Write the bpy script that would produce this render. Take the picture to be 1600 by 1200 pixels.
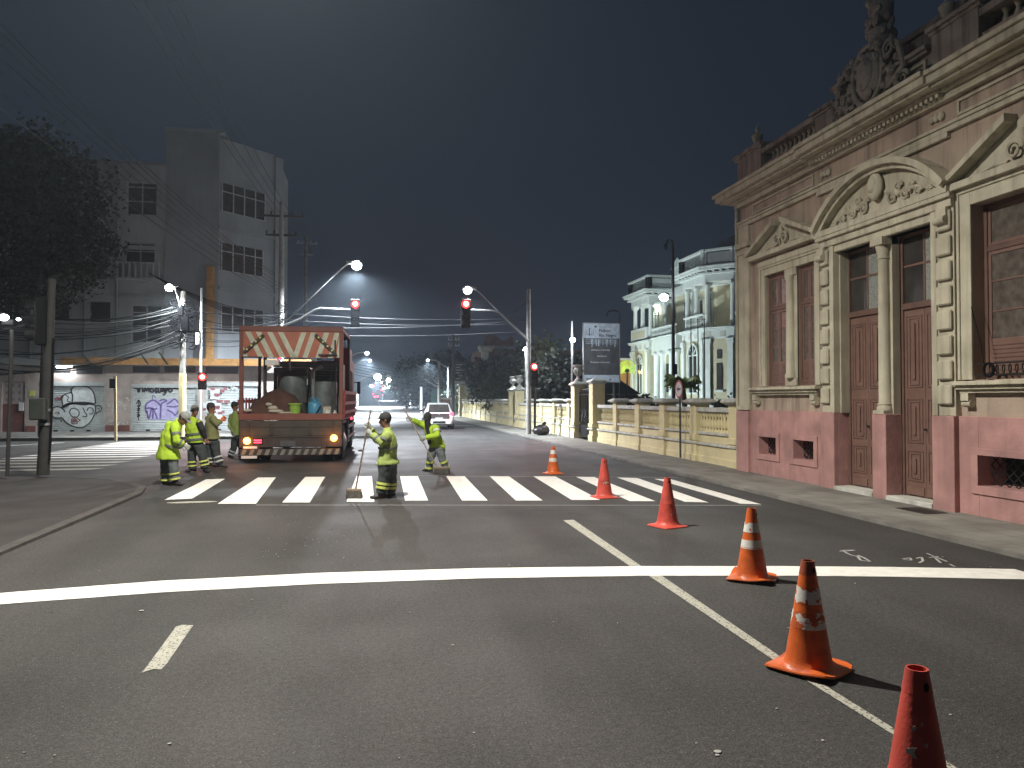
import bpy, bmesh, math, random
from mathutils import Vector, Matrix, noise
random.seed(7)
R = math.radians
for o in list(bpy.data.objects): bpy.data.objects.remove(o)
C = bpy.context.scene.collection
SC = bpy.context.scene
# ---------------------------------------------------------------- camera
F = 1150; HC = 1.7
th = math.atan(24/F); ps = math.atan(220/math.hypot(F, 24))
cam_d = bpy.data.cameras.new('camera'); cam = bpy.data.objects.new('camera', cam_d); C.objects.link(cam)
cam_d.sensor_width = 36; cam_d.lens = F/1600*36; cam_d.clip_start = .05; cam_d.clip_end = 3000
cam.location = (0, 0, HC); cam.rotation_euler = (math.pi/2+th, 0, -ps)
SC.camera = cam
# ---------------------------------------------------------------- world: night sky with town glow
W = bpy.data.worlds.new('World'); SC.world = W; W.use_nodes = True
nt = W.node_tree; bg = nt.nodes['Background']
tc = nt.nodes.new('ShaderNodeTexCoord'); sep = nt.nodes.new('ShaderNodeSeparateXYZ')
rmp = nt.nodes.new('ShaderNodeValToRGB')
nt.links.new(tc.outputs['Generated'], sep.inputs[0]); nt.links.new(sep.outputs['Z'], rmp.inputs[0])
e = rmp.color_ramp.elements
e[0].position = 0; e[0].color = (.020, .024, .036, 1)
e[1].position = .75; e[1].color = (.009, .013, .022, 1)
m_ = e.new(.3); m_.color = (.012, .018, .029, 1)
nt.links.new(rmp.outputs[0], bg.inputs[0]); bg.inputs[1].default_value = 1.0
# ---------------------------------------------------------------- exposure, render
SC.view_settings.view_transform = 'Standard'; SC.view_settings.look = 'None'
SC.view_settings.exposure = 0; SC.view_settings.gamma = 1; SC.view_settings.use_curve_mapping = False
cy = SC.cycles
cy.use_denoising = True
try: cy.denoiser = 'OPENIMAGEDENOISE'
except Exception: pass
cy.max_bounces = 4; cy.diffuse_bounces = 2; cy.glossy_bounces = 2; cy.transmission_bounces = 3; cy.transparent_max_bounces = 6
cy.volume_bounces = 0; cy.sample_clamp_indirect = 2.0; cy.sample_clamp_direct = 0
cy.caustics_reflective = False; cy.caustics_refractive = False
try: cy.use_light_tree = True
except Exception: pass
# ---------------------------------------------------------------- projection helpers (photo pixel -> place)
def ray(px, py):
    x = (px-800)/F; u = -(py-600)/F
    fy = math.cos(th)-u*math.sin(th); z = math.sin(th)+u*math.cos(th)
    return (x*math.cos(ps)+fy*math.sin(ps), -x*math.sin(ps)+fy*math.cos(ps), z)
def G(px, py, z=0.0):
    r = ray(px, py); t = (z-HC)/r[2]; return (r[0]*t, r[1]*t, z)
def PX(px, py, X):
    r = ray(px, py); t = X/r[0]; return (X, r[1]*t, HC+r[2]*t)
def PY(px, py, Y):
    r = ray(px, py); t = Y/r[1]; return (r[0]*t, Y, HC+r[2]*t)
# ---------------------------------------------------------------- things and parts
WORLD = {}
def _props(o, label, cat, group, kind):
    if label: o['label'] = label
    if cat: o['category'] = cat
    if group: o['group'] = group
    if kind: o['kind'] = kind
def thing(name, label, cat, loc=(0, 0, 0), rz=0, group=None, kind=None):
    o = bpy.data.objects.new(name, None); C.objects.link(o); o.empty_display_size = .2
    o.location = loc; o.rotation_euler = (0, 0, rz)
    WORLD[o] = Matrix.Translation(loc) @ Matrix.Rotation(rz, 4, 'Z')
    _props(o, label, cat, group, kind); return o
def copy_tree(o, parent=None):
    c = o.copy(); C.objects.link(c); WORLD[c] = WORLD.get(o, Matrix())
    if parent: c.parent = parent
    for ch in list(o.children): copy_tree(ch, c)
    return c
def dup(o, loc, rz, label, group=None):
    c = copy_tree(o); c.location = loc; c.rotation_euler = (0, 0, rz); c['label'] = label
    WORLD[c] = Matrix.Translation(loc) @ Matrix.Rotation(rz, 4, 'Z')
    if group: c['group'] = group
    return c
class MB:
    """collects vertices and faces; build() links them as one mesh object"""
    def __init__(s): s.v = []; s.f = []; s.mi = []; s.m = 0
    def mat(s, i): s.m = i; return s
    def add(s, vs, fs):
        b = len(s.v); s.v += [tuple(p) for p in vs]
        for f in fs: s.f.append([b+i for i in f]); s.mi.append(s.m)
        return s
    def box(s, x0, x1, y0, y1, z0, z1):
        if x0 > x1: x0, x1 = x1, x0
        if y0 > y1: y0, y1 = y1, y0
        if z0 > z1: z0, z1 = z1, z0
        return s.add([(x0,y0,z0),(x1,y0,z0),(x1,y1,z0),(x0,y1,z0),(x0,y0,z1),(x1,y0,z1),(x1,y1,z1),(x0,y1,z1)],
            [(3,2,1,0),(4,5,6,7),(0,1,5,4),(1,2,6,5),(2,3,7,6),(3,0,4,7)])
    def cbox(s, c, h, M=None):
        vs = [Vector((sx*h[0], sy*h[1], sz*h[2])) for sz in (-1,1) for sx, sy in ((-1,-1),(1,-1),(1,1),(-1,1))]
        if M is not None: vs = [M @ v for v in vs]
        vs = [v+Vector(c) for v in vs]
        return s.add(vs, [(3,2,1,0),(4,5,6,7),(0,1,5,4),(1,2,6,5),(2,3,7,6),(3,0,4,7)])
    def bar(s, p0, p1, w, h=None, up=(0,0,1)):
        """a square bar between two points"""
        h = h or w; p0 = Vector(p0); p1 = Vector(p1); d = (p1-p0)
        if d.length < 1e-6: return s
        d.normalize(); u = Vector(up)
        if abs(d.dot(u)) > .98: u = Vector((1,0,0))
        a = d.cross(u).normalized(); b = a.cross(d)
        r = [a*w/2+b*h/2, -a*w/2+b*h/2, -a*w/2-b*h/2, a*w/2-b*h/2]
        return s.add([p0+q for q in r]+[p1+q for q in r], [(0,1,2,3),(7,6,5,4),(4,5,1,0),(5,6,2,1),(6,7,3,2),(7,4,0,3)])
    def tube(s, pts, r, n=8, cap=True):
        """a round tube; r is a number or a list"""
        pts = [Vector(p) for p in pts]; k = len(pts)
        rs = r if isinstance(r, (list, tuple)) else [r]*k
        prev = None; rings = []
        for i, p in enumerate(pts):
            d = (pts[min(i+1,k-1)]-pts[max(i-1,0)])
            d = d.normalized() if d.length > 1e-9 else Vector((0,0,1))
            if prev is None:
                u = Vector((0,0,1)) if abs(d.z) < .9 else Vector((0,1,0))
                a = d.cross(u).normalized()
            else:
                a = (prev - d*prev.dot(d)); a = a.normalized() if a.length > 1e-6 else prev
            prev = a; b = d.cross(a)
            rings.append([p+(a*math.cos(2*math.pi*j/n)+b*math.sin(2*math.pi*j/n))*rs[i] for j in range(n)])
        return s.rings(rings, cap)
    def rings(s, rings, cap=True, closed=True):
        n = len(rings[0]); vs = [p for r in rings for p in r]; fs = []
        for i in range(len(rings)-1):
            for j in range(n if closed else n-1):
                a, b = i*n+j, i*n+(j+1) % n
                fs.append((a, b, b+n, a+n))
        if cap and closed:
            fs.append(tuple(range(n-1, -1, -1))); fs.append(tuple(range((len(rings)-1)*n, len(rings)*n)))
        return s.add(vs, fs)
    def lathe(s, prof, c=(0,0,0), n=16, sq=None):
        """profile of (radius, z) turned about the vertical through c; sq gives square rings"""
        rings = []
        for r, z in prof:
            if sq: rings.append([(c[0]+r*x, c[1]+r*y, c[2]+z) for x, y in ((-1,-1),(1,-1),(1,1),(-1,1))])
            else: rings.append([(c[0]+r*math.cos(2*math.pi*j/n), c[1]+r*math.sin(2*math.pi*j/n), c[2]+z) for j in range(n)])
        return s.rings(rings)
    def poly(s, pts, depth):
        """a flat outline (list of 3-D points) extruded by the vector depth"""
        n = len(pts); d = Vector(depth); a = [Vector(p) for p in pts]; b = [p+d for p in a]
        fs = [tuple(range(n-1,-1,-1)), tuple(range(n, 2*n))]+[(i, (i+1) % n, n+(i+1) % n, n+i) for i in range(n)]
        return s.add(a+b, fs)
    def quad(s, *p): return s.add(p, [tuple(range(len(p)))])
    def ball(s, c, r, n=12, m=8):
        rx, ry, rz = r if isinstance(r, (list, tuple)) else (r, r, r); rings = []
        for i in range(m+1):
            a = math.pi*i/m; q = max(math.sin(a), 1e-3)
            rings.append([(c[0]+rx*q*math.cos(2*math.pi*j/n), c[1]+ry*q*math.sin(2*math.pi*j/n), c[2]-rz*math.cos(a)) for j in range(n)])
        return s.rings(rings)
    def loft(s, secs, n=14):
        """secs: (centre, half width, half depth, side vector); ellipses along a path"""
        k = len(secs); rings = []
        for i, (c, rx, ry, side) in enumerate(secs):
            d = Vector(secs[min(i+1,k-1)][0])-Vector(secs[max(i-1,0)][0])
            d = d.normalized() if d.length > 1e-9 else Vector((0,0,1))
            a = Vector(side); a = (a-d*a.dot(d)).normalized(); b = d.cross(a)
            rings.append([Vector(c)+a*rx*math.cos(2*math.pi*j/n)+b*ry*math.sin(2*math.pi*j/n) for j in range(n)])
        return s.rings(rings)
    def build(s, name, mat, parent=None, smooth=False, bevel=0, wrinkle=0, remesh=0, label=None, kind=None, group=None, cat=None, wscale=9, fix=True):
        me = bpy.data.meshes.new(name); me.from_pydata([tuple(p) for p in s.v], [], s.f)
        mats = mat if isinstance(mat, (list, tuple)) else [mat]
        for q in mats: me.materials.append(q)
        for i, p in enumerate(me.polygons): p.material_index = min(s.mi[i], len(mats)-1)
        if fix:
            bm = bmesh.new(); bm.from_mesh(me); bmesh.ops.recalc_face_normals(bm, faces=bm.faces)
            if bevel: bmesh.ops.bevel(bm, geom=[q for q in bm.edges if q.is_manifold and q.calc_face_angle(0) > .6], offset=bevel, segments=1, affect='EDGES', clamp_overlap=True)
            bm.to_mesh(me); bm.free()
        o = bpy.data.objects.new(name, me)
        if remesh:
            C.objects.link(o); md = o.modifiers.new('r', 'REMESH'); md.mode = 'VOXEL'; md.voxel_size = remesh; md.use_smooth_shade = True
            sm = o.modifiers.new('s', 'SMOOTH'); sm.iterations = 4; sm.factor = .6
            dg = bpy.context.evaluated_depsgraph_get(); nm = bpy.data.meshes.new_from_object(o.evaluated_get(dg))
            o.modifiers.clear(); old = o.data; o.data = nm; nm.name = name; bpy.data.meshes.remove(old); me = nm
            C.objects.unlink(o)
            if not me.materials:
                for q in mats: me.materials.append(q)
        if wrinkle:
            me.update()
            for v in me.vertices:
                p = v.co*wscale; w = noise.noise(p)*.6+noise.noise(Vector((p.x*2.1, p.y*2.1, p.z*1.1)))*.5
                v.co += v.normal*(w*wrinkle)
        M = Matrix()
        if parent is not None: M = WORLD[parent].inverted(); o.parent = parent
        me.transform(M); WORLD[o] = WORLD[parent] if parent is not None else Matrix()
        if smooth or remesh:
            for p in me.polygons: p.use_smooth = True
            if not remesh:
                try: me.set_sharp_from_angle(angle=R(40))
                except Exception: pass
        me.update(); C.objects.link(o); _props(o, label, cat, group, kind)
        return o
def part_local(o): return o
def solo(mb, name, mat, label, cat, **k):
    return mb.build(name, mat, label=label, cat=cat, **k)
def struct(mb, name, mat, **k): return mb.build(name, mat, kind='structure', **k)
def text_mesh(body, size, origin, right, up, mat, name, parent, depth=.003, bold=False, align='LEFT', sx=1):
    cu = bpy.data.curves.new('t', 'FONT'); cu.body = body; cu.size = size; cu.extrude = depth/2; cu.align_x = align
    if bold: cu.offset = size*.02
    t = bpy.data.objects.new('t', cu); C.objects.link(t)
    dg = bpy.context.evaluated_depsgraph_get(); me = bpy.data.meshes.new_from_object(t.evaluated_get(dg))
    bpy.data.objects.remove(t); r = Vector(right).normalized(); u = Vector(up).normalized(); n = r.cross(u)
    M = Matrix(((r.x*sx,u.x,n.x,origin[0]),(r.y*sx,u.y,n.y,origin[1]),(r.z*sx,u.z,n.z,origin[2]),(0,0,0,1)))
    me.transform(M); me.materials.clear(); me.materials.append(mat); me.name = name
    o = bpy.data.objects.new(name, me); o.parent = parent; me.transform(WORLD[parent].inverted()); WORLD[o] = WORLD[parent]
    C.objects.link(o); return o
# ---------------------------------------------------------------- materials
def mk(name, col, rough=.7, metal=0, var=.18, scale=6, bump=.15, bscale=60, dirt=0, dirtcol=(.03,.028,.025), dscale=1.4, spec=.5, coat=0, streak=0):
    m = bpy.data.materials.new(name); m.use_nodes = True; n = m.node_tree; L = n.links; b = n.nodes['Principled BSDF']
    b.inputs['Roughness'].default_value = rough; b.inputs['Metallic'].default_value = metal
    b.inputs['Specular IOR Level'].default_value = spec; b.inputs['Coat Weight'].default_value = coat
    geo = n.nodes.new('ShaderNodeNewGeometry')
    def N(sc, det=4):
        t = n.nodes.new('ShaderNodeTexNoise'); t.inputs['Scale'].default_value = sc; t.inputs['Detail'].default_value = det
        L.new(geo.outputs['Position'], t.inputs['Vector']); return t
    t1 = N(scale); mr = n.nodes.new('ShaderNodeMapRange')
    mr.inputs[1].default_value = .3; mr.inputs[2].default_value = .7; mr.inputs[3].default_value = 1-var; mr.inputs[4].default_value = 1+var
    L.new(t1.outputs[0], mr.inputs[0])
    mx = n.nodes.new('ShaderNodeMix'); mx.data_type = 'RGBA'; mx.blend_type = 'MULTIPLY'; mx.inputs[0].default_value = 1
    mx.inputs[6].default_value = (*col, 1); L.new(mr.outputs[0], mx.inputs[7]); out = mx.outputs[2]
    if dirt:
        t2 = N(dscale, 6); r2 = n.nodes.new('ShaderNodeMapRange'); r2.inputs[1].default_value = .48; r2.inputs[2].default_value = .68
        r2.inputs[3].default_value = 0; r2.inputs[4].default_value = dirt; L.new(t2.outputs[0], r2.inputs[0])
        m2 = n.nodes.new('ShaderNodeMix'); m2.data_type = 'RGBA'; L.new(r2.outputs[0], m2.inputs[0]); L.new(out, m2.inputs[6]); m2.inputs[7].default_value = (*dirtcol, 1); out = m2.outputs[2]
    if streak:
        mp = n.nodes.new('ShaderNodeMapping'); L.new(geo.outputs['Position'], mp.inputs['Vector']); mp.inputs['Scale'].default_value = (7, 7, .45)
        t4 = n.nodes.new('ShaderNodeTexNoise'); t4.inputs['Scale'].default_value = 1; t4.inputs['Detail'].default_value = 5; L.new(mp.outputs[0], t4.inputs['Vector'])
        r4 = n.nodes.new('ShaderNodeMapRange'); r4.inputs[1].default_value = .5; r4.inputs[2].default_value = .72; r4.inputs[3].default_value = 0; r4.inputs[4].default_value = streak; L.new(t4.outputs[0], r4.inputs[0])
        m4 = n.nodes.new('ShaderNodeMix'); m4.data_type = 'RGBA'; L.new(r4.outputs[0], m4.inputs[0]); L.new(out, m4.inputs[6]); m4.inputs[7].default_value = (*[c*.35 for c in dirtcol], 1); out = m4.outputs[2]
    L.new(out, b.inputs['Base Color'])
    if bump:
        t3 = N(bscale, 3); bp = n.nodes.new('ShaderNodeBump'); bp.inputs['Strength'].default_value = bump; bp.inputs['Distance'].default_value = .02
        L.new(t3.outputs[0], bp.inputs['Height']); L.new(bp.outputs[0], b.inputs['Normal'])
    return m
def emit(name, col, st, base=(.8,.8,.8)):
    m = bpy.data.materials.new(name); m.use_nodes = True; b = m.node_tree.nodes['Principled BSDF']
    b.inputs['Base Color'].default_value = (*base, 1); b.inputs['Emission Color'].default_value = (*col, 1); b.inputs['Emission Strength'].default_value = st
    return m
def worn(name, col, under, amt=.5, scale=30, rough=.6):
    """paint that has come off in patches, showing what is under it"""
    m = mk(name, col, rough, var=.1, scale=8, bump=.1); n = m.node_tree; L = n.links; b = n.nodes['Principled BSDF']
    src = b.inputs['Base Color'].links[0].from_socket; geo = n.nodes.new('ShaderNodeNewGeometry')
    t = n.nodes.new('ShaderNodeTexNoise'); t.inputs['Scale'].default_value = scale; t.inputs['Detail'].default_value = 5; L.new(geo.outputs['Position'], t.inputs['Vector'])
    r = n.nodes.new('ShaderNodeMapRange'); r.inputs[1].default_value = amt; r.inputs[2].default_value = amt+.02; L.new(t.outputs[0], r.inputs[0])
    x = n.nodes.new('ShaderNodeMix'); x.data_type = 'RGBA'; L.new(r.outputs[0], x.inputs[0]); L.new(src, x.inputs[6]); x.inputs[7].default_value = (*under, 1)
    L.new(x.outputs[2], b.inputs['Base Color']); return m
M = {}
M['pink'] = mk('pink_plaster', (.44,.345,.27), .85, dirt=.45, streak=.6, dirtcol=(.2,.15,.12), var=.12, scale=2, bump=.25, bscale=25)
M['plinth'] = mk('rose_plinth_paint', (.47,.255,.235), .8, dirt=.6, streak=.2, dirtcol=(.24,.14,.13), var=.16, scale=2.5, bump=.3, bscale=18)
M['cream'] = mk('cream_stucco', (.55,.51,.39), .8, dirt=.5, streak=.45, dirtcol=(.30,.26,.18), var=.12, scale=3, bump=.2, bscale=30)
M['brown'] = mk('brown_door_paint', (.145,.082,.064), .5, var=.15, scale=5, bump=.1)
M['brown2'] = mk('brown_door_moulding', (.185,.105,.083), .5, var=.15, scale=5, bump=.1)
M['glass'] = mk('dusty_window_glass', (.045,.04,.037), .15, var=.3, scale=3, bump=.05, spec=.6)
M['glassp'] = mk('patterned_glass', (.30,.31,.28), .25, var=.5, scale=60, bump=.8, bscale=90, spec=.7)
M['glasswin'] = mk('brown_dusty_glass', (.12,.10,.085), .2, var=.35, scale=9, bump=.1, spec=.6)
M['t_board_lit'] = mk('lit_orange_board_paint', (.40,.125,.075), .5, dirt=.35, dirtcol=(.2,.07,.05), var=.12, scale=4, dscale=3)  # brighter copy of the truck orange; light the board catches is painted in
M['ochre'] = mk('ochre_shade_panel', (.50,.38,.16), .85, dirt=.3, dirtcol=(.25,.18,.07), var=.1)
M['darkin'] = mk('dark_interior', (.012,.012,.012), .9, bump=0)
M['yellow'] = mk('pale_yellow_paint', (.80,.70,.41), .75, dirt=.3, dirtcol=(.45,.38,.2), var=.08, scale=2, bump=.15)
M['white'] = mk('weathered_white_stone', (.62,.62,.56), .8, dirt=.55, dirtcol=(.25,.25,.22), var=.15, scale=4, bump=.3, dscale=3)
M['pal_w'] = mk('villa_white_trim', (.70,.75,.72), .75, var=.08, scale=1.5, bump=.1)
M['pal_y'] = mk('villa_pale_yellow_wall', (.60,.56,.40), .8, var=.08, scale=1.5, bump=.1)
M['iron'] = mk('black_wrought_iron', (.02,.022,.022), .5, bump=.05, metal=.3)
M['metal'] = mk('galvanised_steel', (.35,.36,.36), .45, metal=.6, var=.2, bump=.05)
M['greypole'] = mk('grey_painted_pole', (.065,.065,.062), .6, var=.25, scale=6, bump=.1, dirt=.4)
M['darkpole'] = mk('dark_pole', (.03,.029,.028), .8, var=.2, bump=.1)
M['concrete'] = mk('concrete_pole', (.30,.29,.27), .9, var=.2, scale=5, bump=.25, dirt=.4, dirtcol=(.1,.095,.09))
M['cable'] = mk('cable_sheath', (.008,.009,.01), .9, bump=0, var=.1, spec=.1)
M['bright_cable'] = mk('pale_cable', (.035,.037,.04), .8, bump=0, var=.1, spec=.2)
M['clutter'] = mk('shaded_cable', (.004,.004,.005), 1, bump=0, spec=0)  # shade put into the colour: near black to offset the lamp close by
M['black'] = mk('black_housing', (.008,.008,.008), .8, bump=0, spec=.1)
M['grey_wall'] = mk('stained_grey_render', (.42,.44,.44), .9, dirt=.6, dirtcol=(.22,.23,.23), streak=.12, var=.12, scale=.6, bump=.2, dscale=.5)
M['grey_wall2'] = mk('dull_grey_render', (.28,.30,.32), .9, dirt=.5, dirtcol=(.18,.19,.20), streak=.1, var=.12, scale=.6, bump=.2, dscale=.5)
M['shop_wall'] = mk('dirty_shopfront_plaster', (.42,.36,.33), .9, dirt=.6, dirtcol=(.2,.16,.14), var=.15, scale=2, bump=.2)
M['shop_red'] = mk('dark_red_skirting', (.2,.07,.055), .8, dirt=.4)
M['shutter'] = mk('grey_roller_shutter', (.44,.48,.48), .5, metal=.2, var=.12, scale=4, bump=.05, dirt=.25, dirtcol=(.2,.2,.19))
M['orange_band'] = mk('ochre_canopy_edge', (.42,.22,.07), .8, dirt=.6, dirtcol=(.16,.1,.05), dscale=4)
M['shopdark'] = mk('dark_shop_sign', (.03,.028,.03), .6, bump=0)
M['ink'] = mk('black_spray_paint', (.03,.03,.04), .8, bump=0, var=.3, scale=15)
M['ink_p'] = mk('purple_spray_paint', (.10,.08,.22), .8, bump=0, var=.2)
M['lilac'] = mk('lilac_spray_fill', (.36,.33,.52), .8, bump=0, var=.2)
M['ink_r'] = mk('dark_red_spray_paint', (.25,.09,.10), .8, bump=0)
M['ink_w'] = mk('white_spray_fill', (.55,.59,.59), .8, bump=0)
M['winframe'] = mk('pale_window_frame', (.42,.44,.45), .5, bump=0)
M['pinktile'] = mk('pale_pink_tile', (.5,.42,.42), .4, bump=0, var=.15, scale=10)
M['paint'] = worn('fresh_white_road_paint', (.82,.80,.74), (.3,.29,.27), amt=.72, scale=45)
M['paint2'] = worn('old_white_road_paint', (.42,.41,.34), (.10,.095,.085), amt=.57, scale=55)
M['chalk'] = mk('white_chalk', (.4,.39,.37), .9, bump=0)
M['cone_o'] = mk('orange_cone_plastic', (.62,.12,.02), .45, var=.15, scale=14, bump=.1, dirt=.35, dirtcol=(.25,.06,.02), dscale=6)
M['cone_r'] = mk('faded_red_cone_plastic', (.60,.08,.055), .5, var=.2, scale=14, bump=.1, dirt=.45, dirtcol=(.16,.03,.03), dscale=7)
M['cone_top'] = mk('worn_cone_tip', (.28,.06,.025), .6, var=.2, scale=20, dirt=.4)
M['cone_w'] = worn('white_reflective_tape', (.68,.67,.62), (.55,.11,.02), amt=.66, scale=14)
M['cone_wp'] = worn('peeling_reflective_tape', (.66,.65,.6), (.5,.10,.02), amt=.50, scale=11)
M['hv'] = mk('hi_vis_yellow_cloth', (.36,.53,.03), .8, var=.05, scale=9, bump=.15, bscale=40)
M['hv2'] = mk('soiled_hi_vis_green_cloth', (.30,.38,.10), .85, var=.06, scale=7, bump=.15, bscale=40, dirt=.12, dirtcol=(.16,.19,.05), dscale=5)
M['olive'] = mk('olive_cloth', (.20,.20,.08), .85, var=.2, scale=7, bump=.15)
M['trouser'] = mk('grey_work_trousers', (.12,.14,.145), .9, var=.2, scale=8, bump=.2)
M['trouser2'] = mk('dark_work_trousers', (.045,.055,.055), .9, var=.2, scale=8, bump=.2)
M['tape'] = mk('yellow_reflective_tape', (.62,.68,.16), .5, bump=0, var=.08)
M['tape_s'] = mk('silver_reflective_tape', (.6,.62,.6), .4, bump=0, var=.08)
M['tape_d'] = mk('dull_grey_tape', (.12,.13,.12), .6, bump=0, var=.1)
M['skin'] = mk('skin', (.24,.12,.075), .6, var=.08, scale=20, bump=.05)
M['hair'] = mk('black_hair', (.015,.012,.01), .7)
M['capdark'] = mk('dark_cap_cloth', (.03,.03,.03), .8)
M['capgrey'] = mk('grey_cap_cloth', (.22,.22,.21), .85)
M['cloth_b'] = mk('black_cloth', (.02,.02,.022), .85)
M['boot'] = mk('black_boot_leather', (.02,.02,.02), .6)
M['glove'] = mk('grey_glove_cloth', (.32,.33,.30), .85)
M['glove_o'] = mk('orange_glove', (.7,.16,.03), .8)
M['wood'] = mk('worn_broom_wood', (.22,.17,.12), .8, var=.25, scale=20)
M['bristle'] = mk('dirty_broom_bristle', (.10,.09,.08), .95, var=.35, scale=60, bump=.5)
M['t_or'] = mk('truck_orange_paint', (.18,.062,.045), .55, dirt=.55, dirtcol=(.16,.05,.035), var=.12, scale=4, dscale=3)
M['t_cr'] = mk('cream_stripe_paint', (.52,.54,.42), .5, dirt=.3, dirtcol=(.3,.3,.22), dscale=4)
M['t_dk'] = mk('truck_dark_metal', (.04,.03,.028), .6, var=.3, scale=5, dirt=.3)
M['t_gr'] = mk('truck_grey_green_panel', (.05,.042,.034), .65, var=.2, scale=5, dirt=.4, dirtcol=(.06,.045,.035))
M['t_tank'] = mk('sooty_tank_metal', (.14,.16,.16), .5, metal=.3, var=.3, scale=4, dirt=.5)
M['t_red'] = mk('truck_red_paint', (.34,.055,.055), .45, dirt=.3, dirtcol=(.12,.03,.03))
M['rubber'] = mk('tyre_rubber', (.018,.018,.018), .85, bump=.2)
M['tarp'] = mk('rust_brown_tarpaulin', (.065,.026,.016), .85, var=.25, scale=5, dirt=.4)
M['rag'] = mk('pale_rag_cloth', (.45,.4,.32), .9, var=.2, scale=12)
M['bucket'] = mk('lime_green_plastic', (.28,.46,.06), .4, dirt=.3, dirtcol=(.12,.16,.05), dscale=8)
M['blue'] = mk('blue_plastic', (.06,.24,.38), .4, dirt=.3, dirtcol=(.05,.1,.14), dscale=8)
M['whitep'] = mk('white_plastic', (.6,.62,.6), .5)
M['carw'] = mk('white_car_paint', (.7,.71,.7), .25, var=.03, bump=0, coat=.4)
M['card'] = mk('dark_car_body', (.05,.055,.065), .25, var=.05, bump=0, coat=.4)
M['signw'] = mk('white_sign_face', (.7,.7,.7), .4, bump=0, var=.03)
M['signr'] = mk('red_sign_ring', (.5,.03,.03), .4, bump=0)
M['bb_dark'] = mk('dark_billboard_print', (.065,.065,.07), .5, bump=0, var=.35, scale=3)
M['bb_lt'] = mk('pale_billboard_print', (.42,.48,.55), .5, bump=0, var=.2, scale=5)
M['bb_txt'] = mk('white_print', (.7,.7,.7), .5, bump=0)
M['bb_ink'] = mk('black_print', (.03,.03,.035), .5, bump=0)
M['brickred'] = mk('red_brown_brick_wall', (.17,.085,.07), .9, var=.2, scale=4, dirt=.4)
M['leaf'] = mk('dark_green_leaves', (.013,.022,.012), .7, var=.5, scale=2, bump=0)
M['leaf2'] = mk('olive_green_leaves', (.07,.085,.03), .7, var=.4, scale=2, bump=0)
M['leaf3'] = mk('yellow_green_leaves', (.2,.26,.04), .6, var=.4, scale=4, bump=0)
M['bark'] = mk('rough_bark', (.08,.065,.05), .95, var=.3, scale=10, bump=.6, bscale=20)
M['grass'] = mk('garden_lawn', (.03,.045,.018), .95, var=.4, scale=3, bump=.5)
M['green_hoard'] = mk('green_hoarding', (.06,.16,.11), .7, dirt=.3)
M['housewall'] = mk('plain_house_wall', (.28,.27,.25), .9, dirt=.4, dirtcol=(.15,.14,.13), dscale=.7)
M['rooftile'] = mk('dark_roof_tiles', (.12,.07,.05), .9, var=.3, scale=8)
M['goldwall'] = mk('ochre_annex_wall', (.6,.33,.08), .8)
M['bag'] = mk('dark_bin_bag', (.03,.022,.025), .35, bump=.4, bscale=20)
M['busred'] = mk('dark_red_bus_paint', (.2,.03,.05), .4)
# ================================================================ materials of the ground
def asphalt():
    m = bpy.data.materials.new('asphalt'); m.use_nodes = True; n = m.node_tree; L = n.links; b = n.nodes['Principled BSDF']
    geo = n.nodes.new('ShaderNodeNewGeometry')
    def N(sc, det=4, vec=None):
        t = n.nodes.new('ShaderNodeTexNoise'); t.inputs['Scale'].default_value = sc; t.inputs['Detail'].default_value = det
        L.new(vec or geo.outputs['Position'], t.inputs['Vector']); return t.outputs[0]
    def MRg(s, a, b_, c, d):
        r = n.nodes.new('ShaderNodeMapRange'); L.new(s, r.inputs[0])
        for i, v in zip((1,2,3,4), (a,b_,c,d)): r.inputs[i].default_value = v
        return r.outputs[0]
    def mul(a, b_):
        q = n.nodes.new('ShaderNodeMath'); q.operation = 'MULTIPLY'
        for i, v in ((0,a),(1,b_)):
            if isinstance(v, (int, float)): q.inputs[i].default_value = v
            else: L.new(v, q.inputs[i])
        return q.outputs[0]
    mp = n.nodes.new('ShaderNodeMapping'); L.new(geo.outputs['Position'], mp.inputs['Vector']); mp.inputs['Scale'].default_value = (1, .12, 1)
    big = MRg(N(.35, 6), .3, .7, .74, 1.26); tracks = MRg(N(1.3, 4, mp.outputs[0]), .32, .68, .80, 1.2)
    grain = mul(MRg(N(90, 2), .35, .65, .55, 1.5), MRg(N(28, 3), .35, .65, .8, 1.22))
    v = mul(mul(big, tracks), grain)
    vor = n.nodes.new('ShaderNodeTexVoronoi'); vor.inputs['Scale'].default_value = 42; L.new(geo.outputs['Position'], vor.inputs['Vector'])
    sepc = n.nodes.new('ShaderNodeSeparateColor'); L.new(vor.outputs['Color'], sepc.inputs[0])
    spk = mul(MRg(vor.outputs['Distance'], .12, .2, 1, 0), MRg(sepc.outputs[0], .80, .84, 0, 1))
    base = n.nodes.new('ShaderNodeMix'); base.data_type = 'RGBA'; base.blend_type = 'MULTIPLY'; base.inputs[0].default_value = 1
    base.inputs[6].default_value = (.050, .048, .046, 1); L.new(v, base.inputs[7])
    x = n.nodes.new('ShaderNodeMix'); x.data_type = 'RGBA'; L.new(spk, x.inputs[0]); L.new(base.outputs[2], x.inputs[6]); x.inputs[7].default_value = (.19,.18,.17,1)
    L.new(x.outputs[2], b.inputs['Base Color'])
    L.new(MRg(N(.8, 4), .3, .7, .62, .8), b.inputs['Roughness']); b.inputs['Specular IOR Level'].default_value = .3
    bp = n.nodes.new('ShaderNodeBump'); bp.inputs['Strength'].default_value = .45; bp.inputs['Distance'].default_value = .012
    L.new(N(110, 3), bp.inputs['Height']); L.new(bp.outputs[0], b.inputs['Normal'])
    return m
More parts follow.
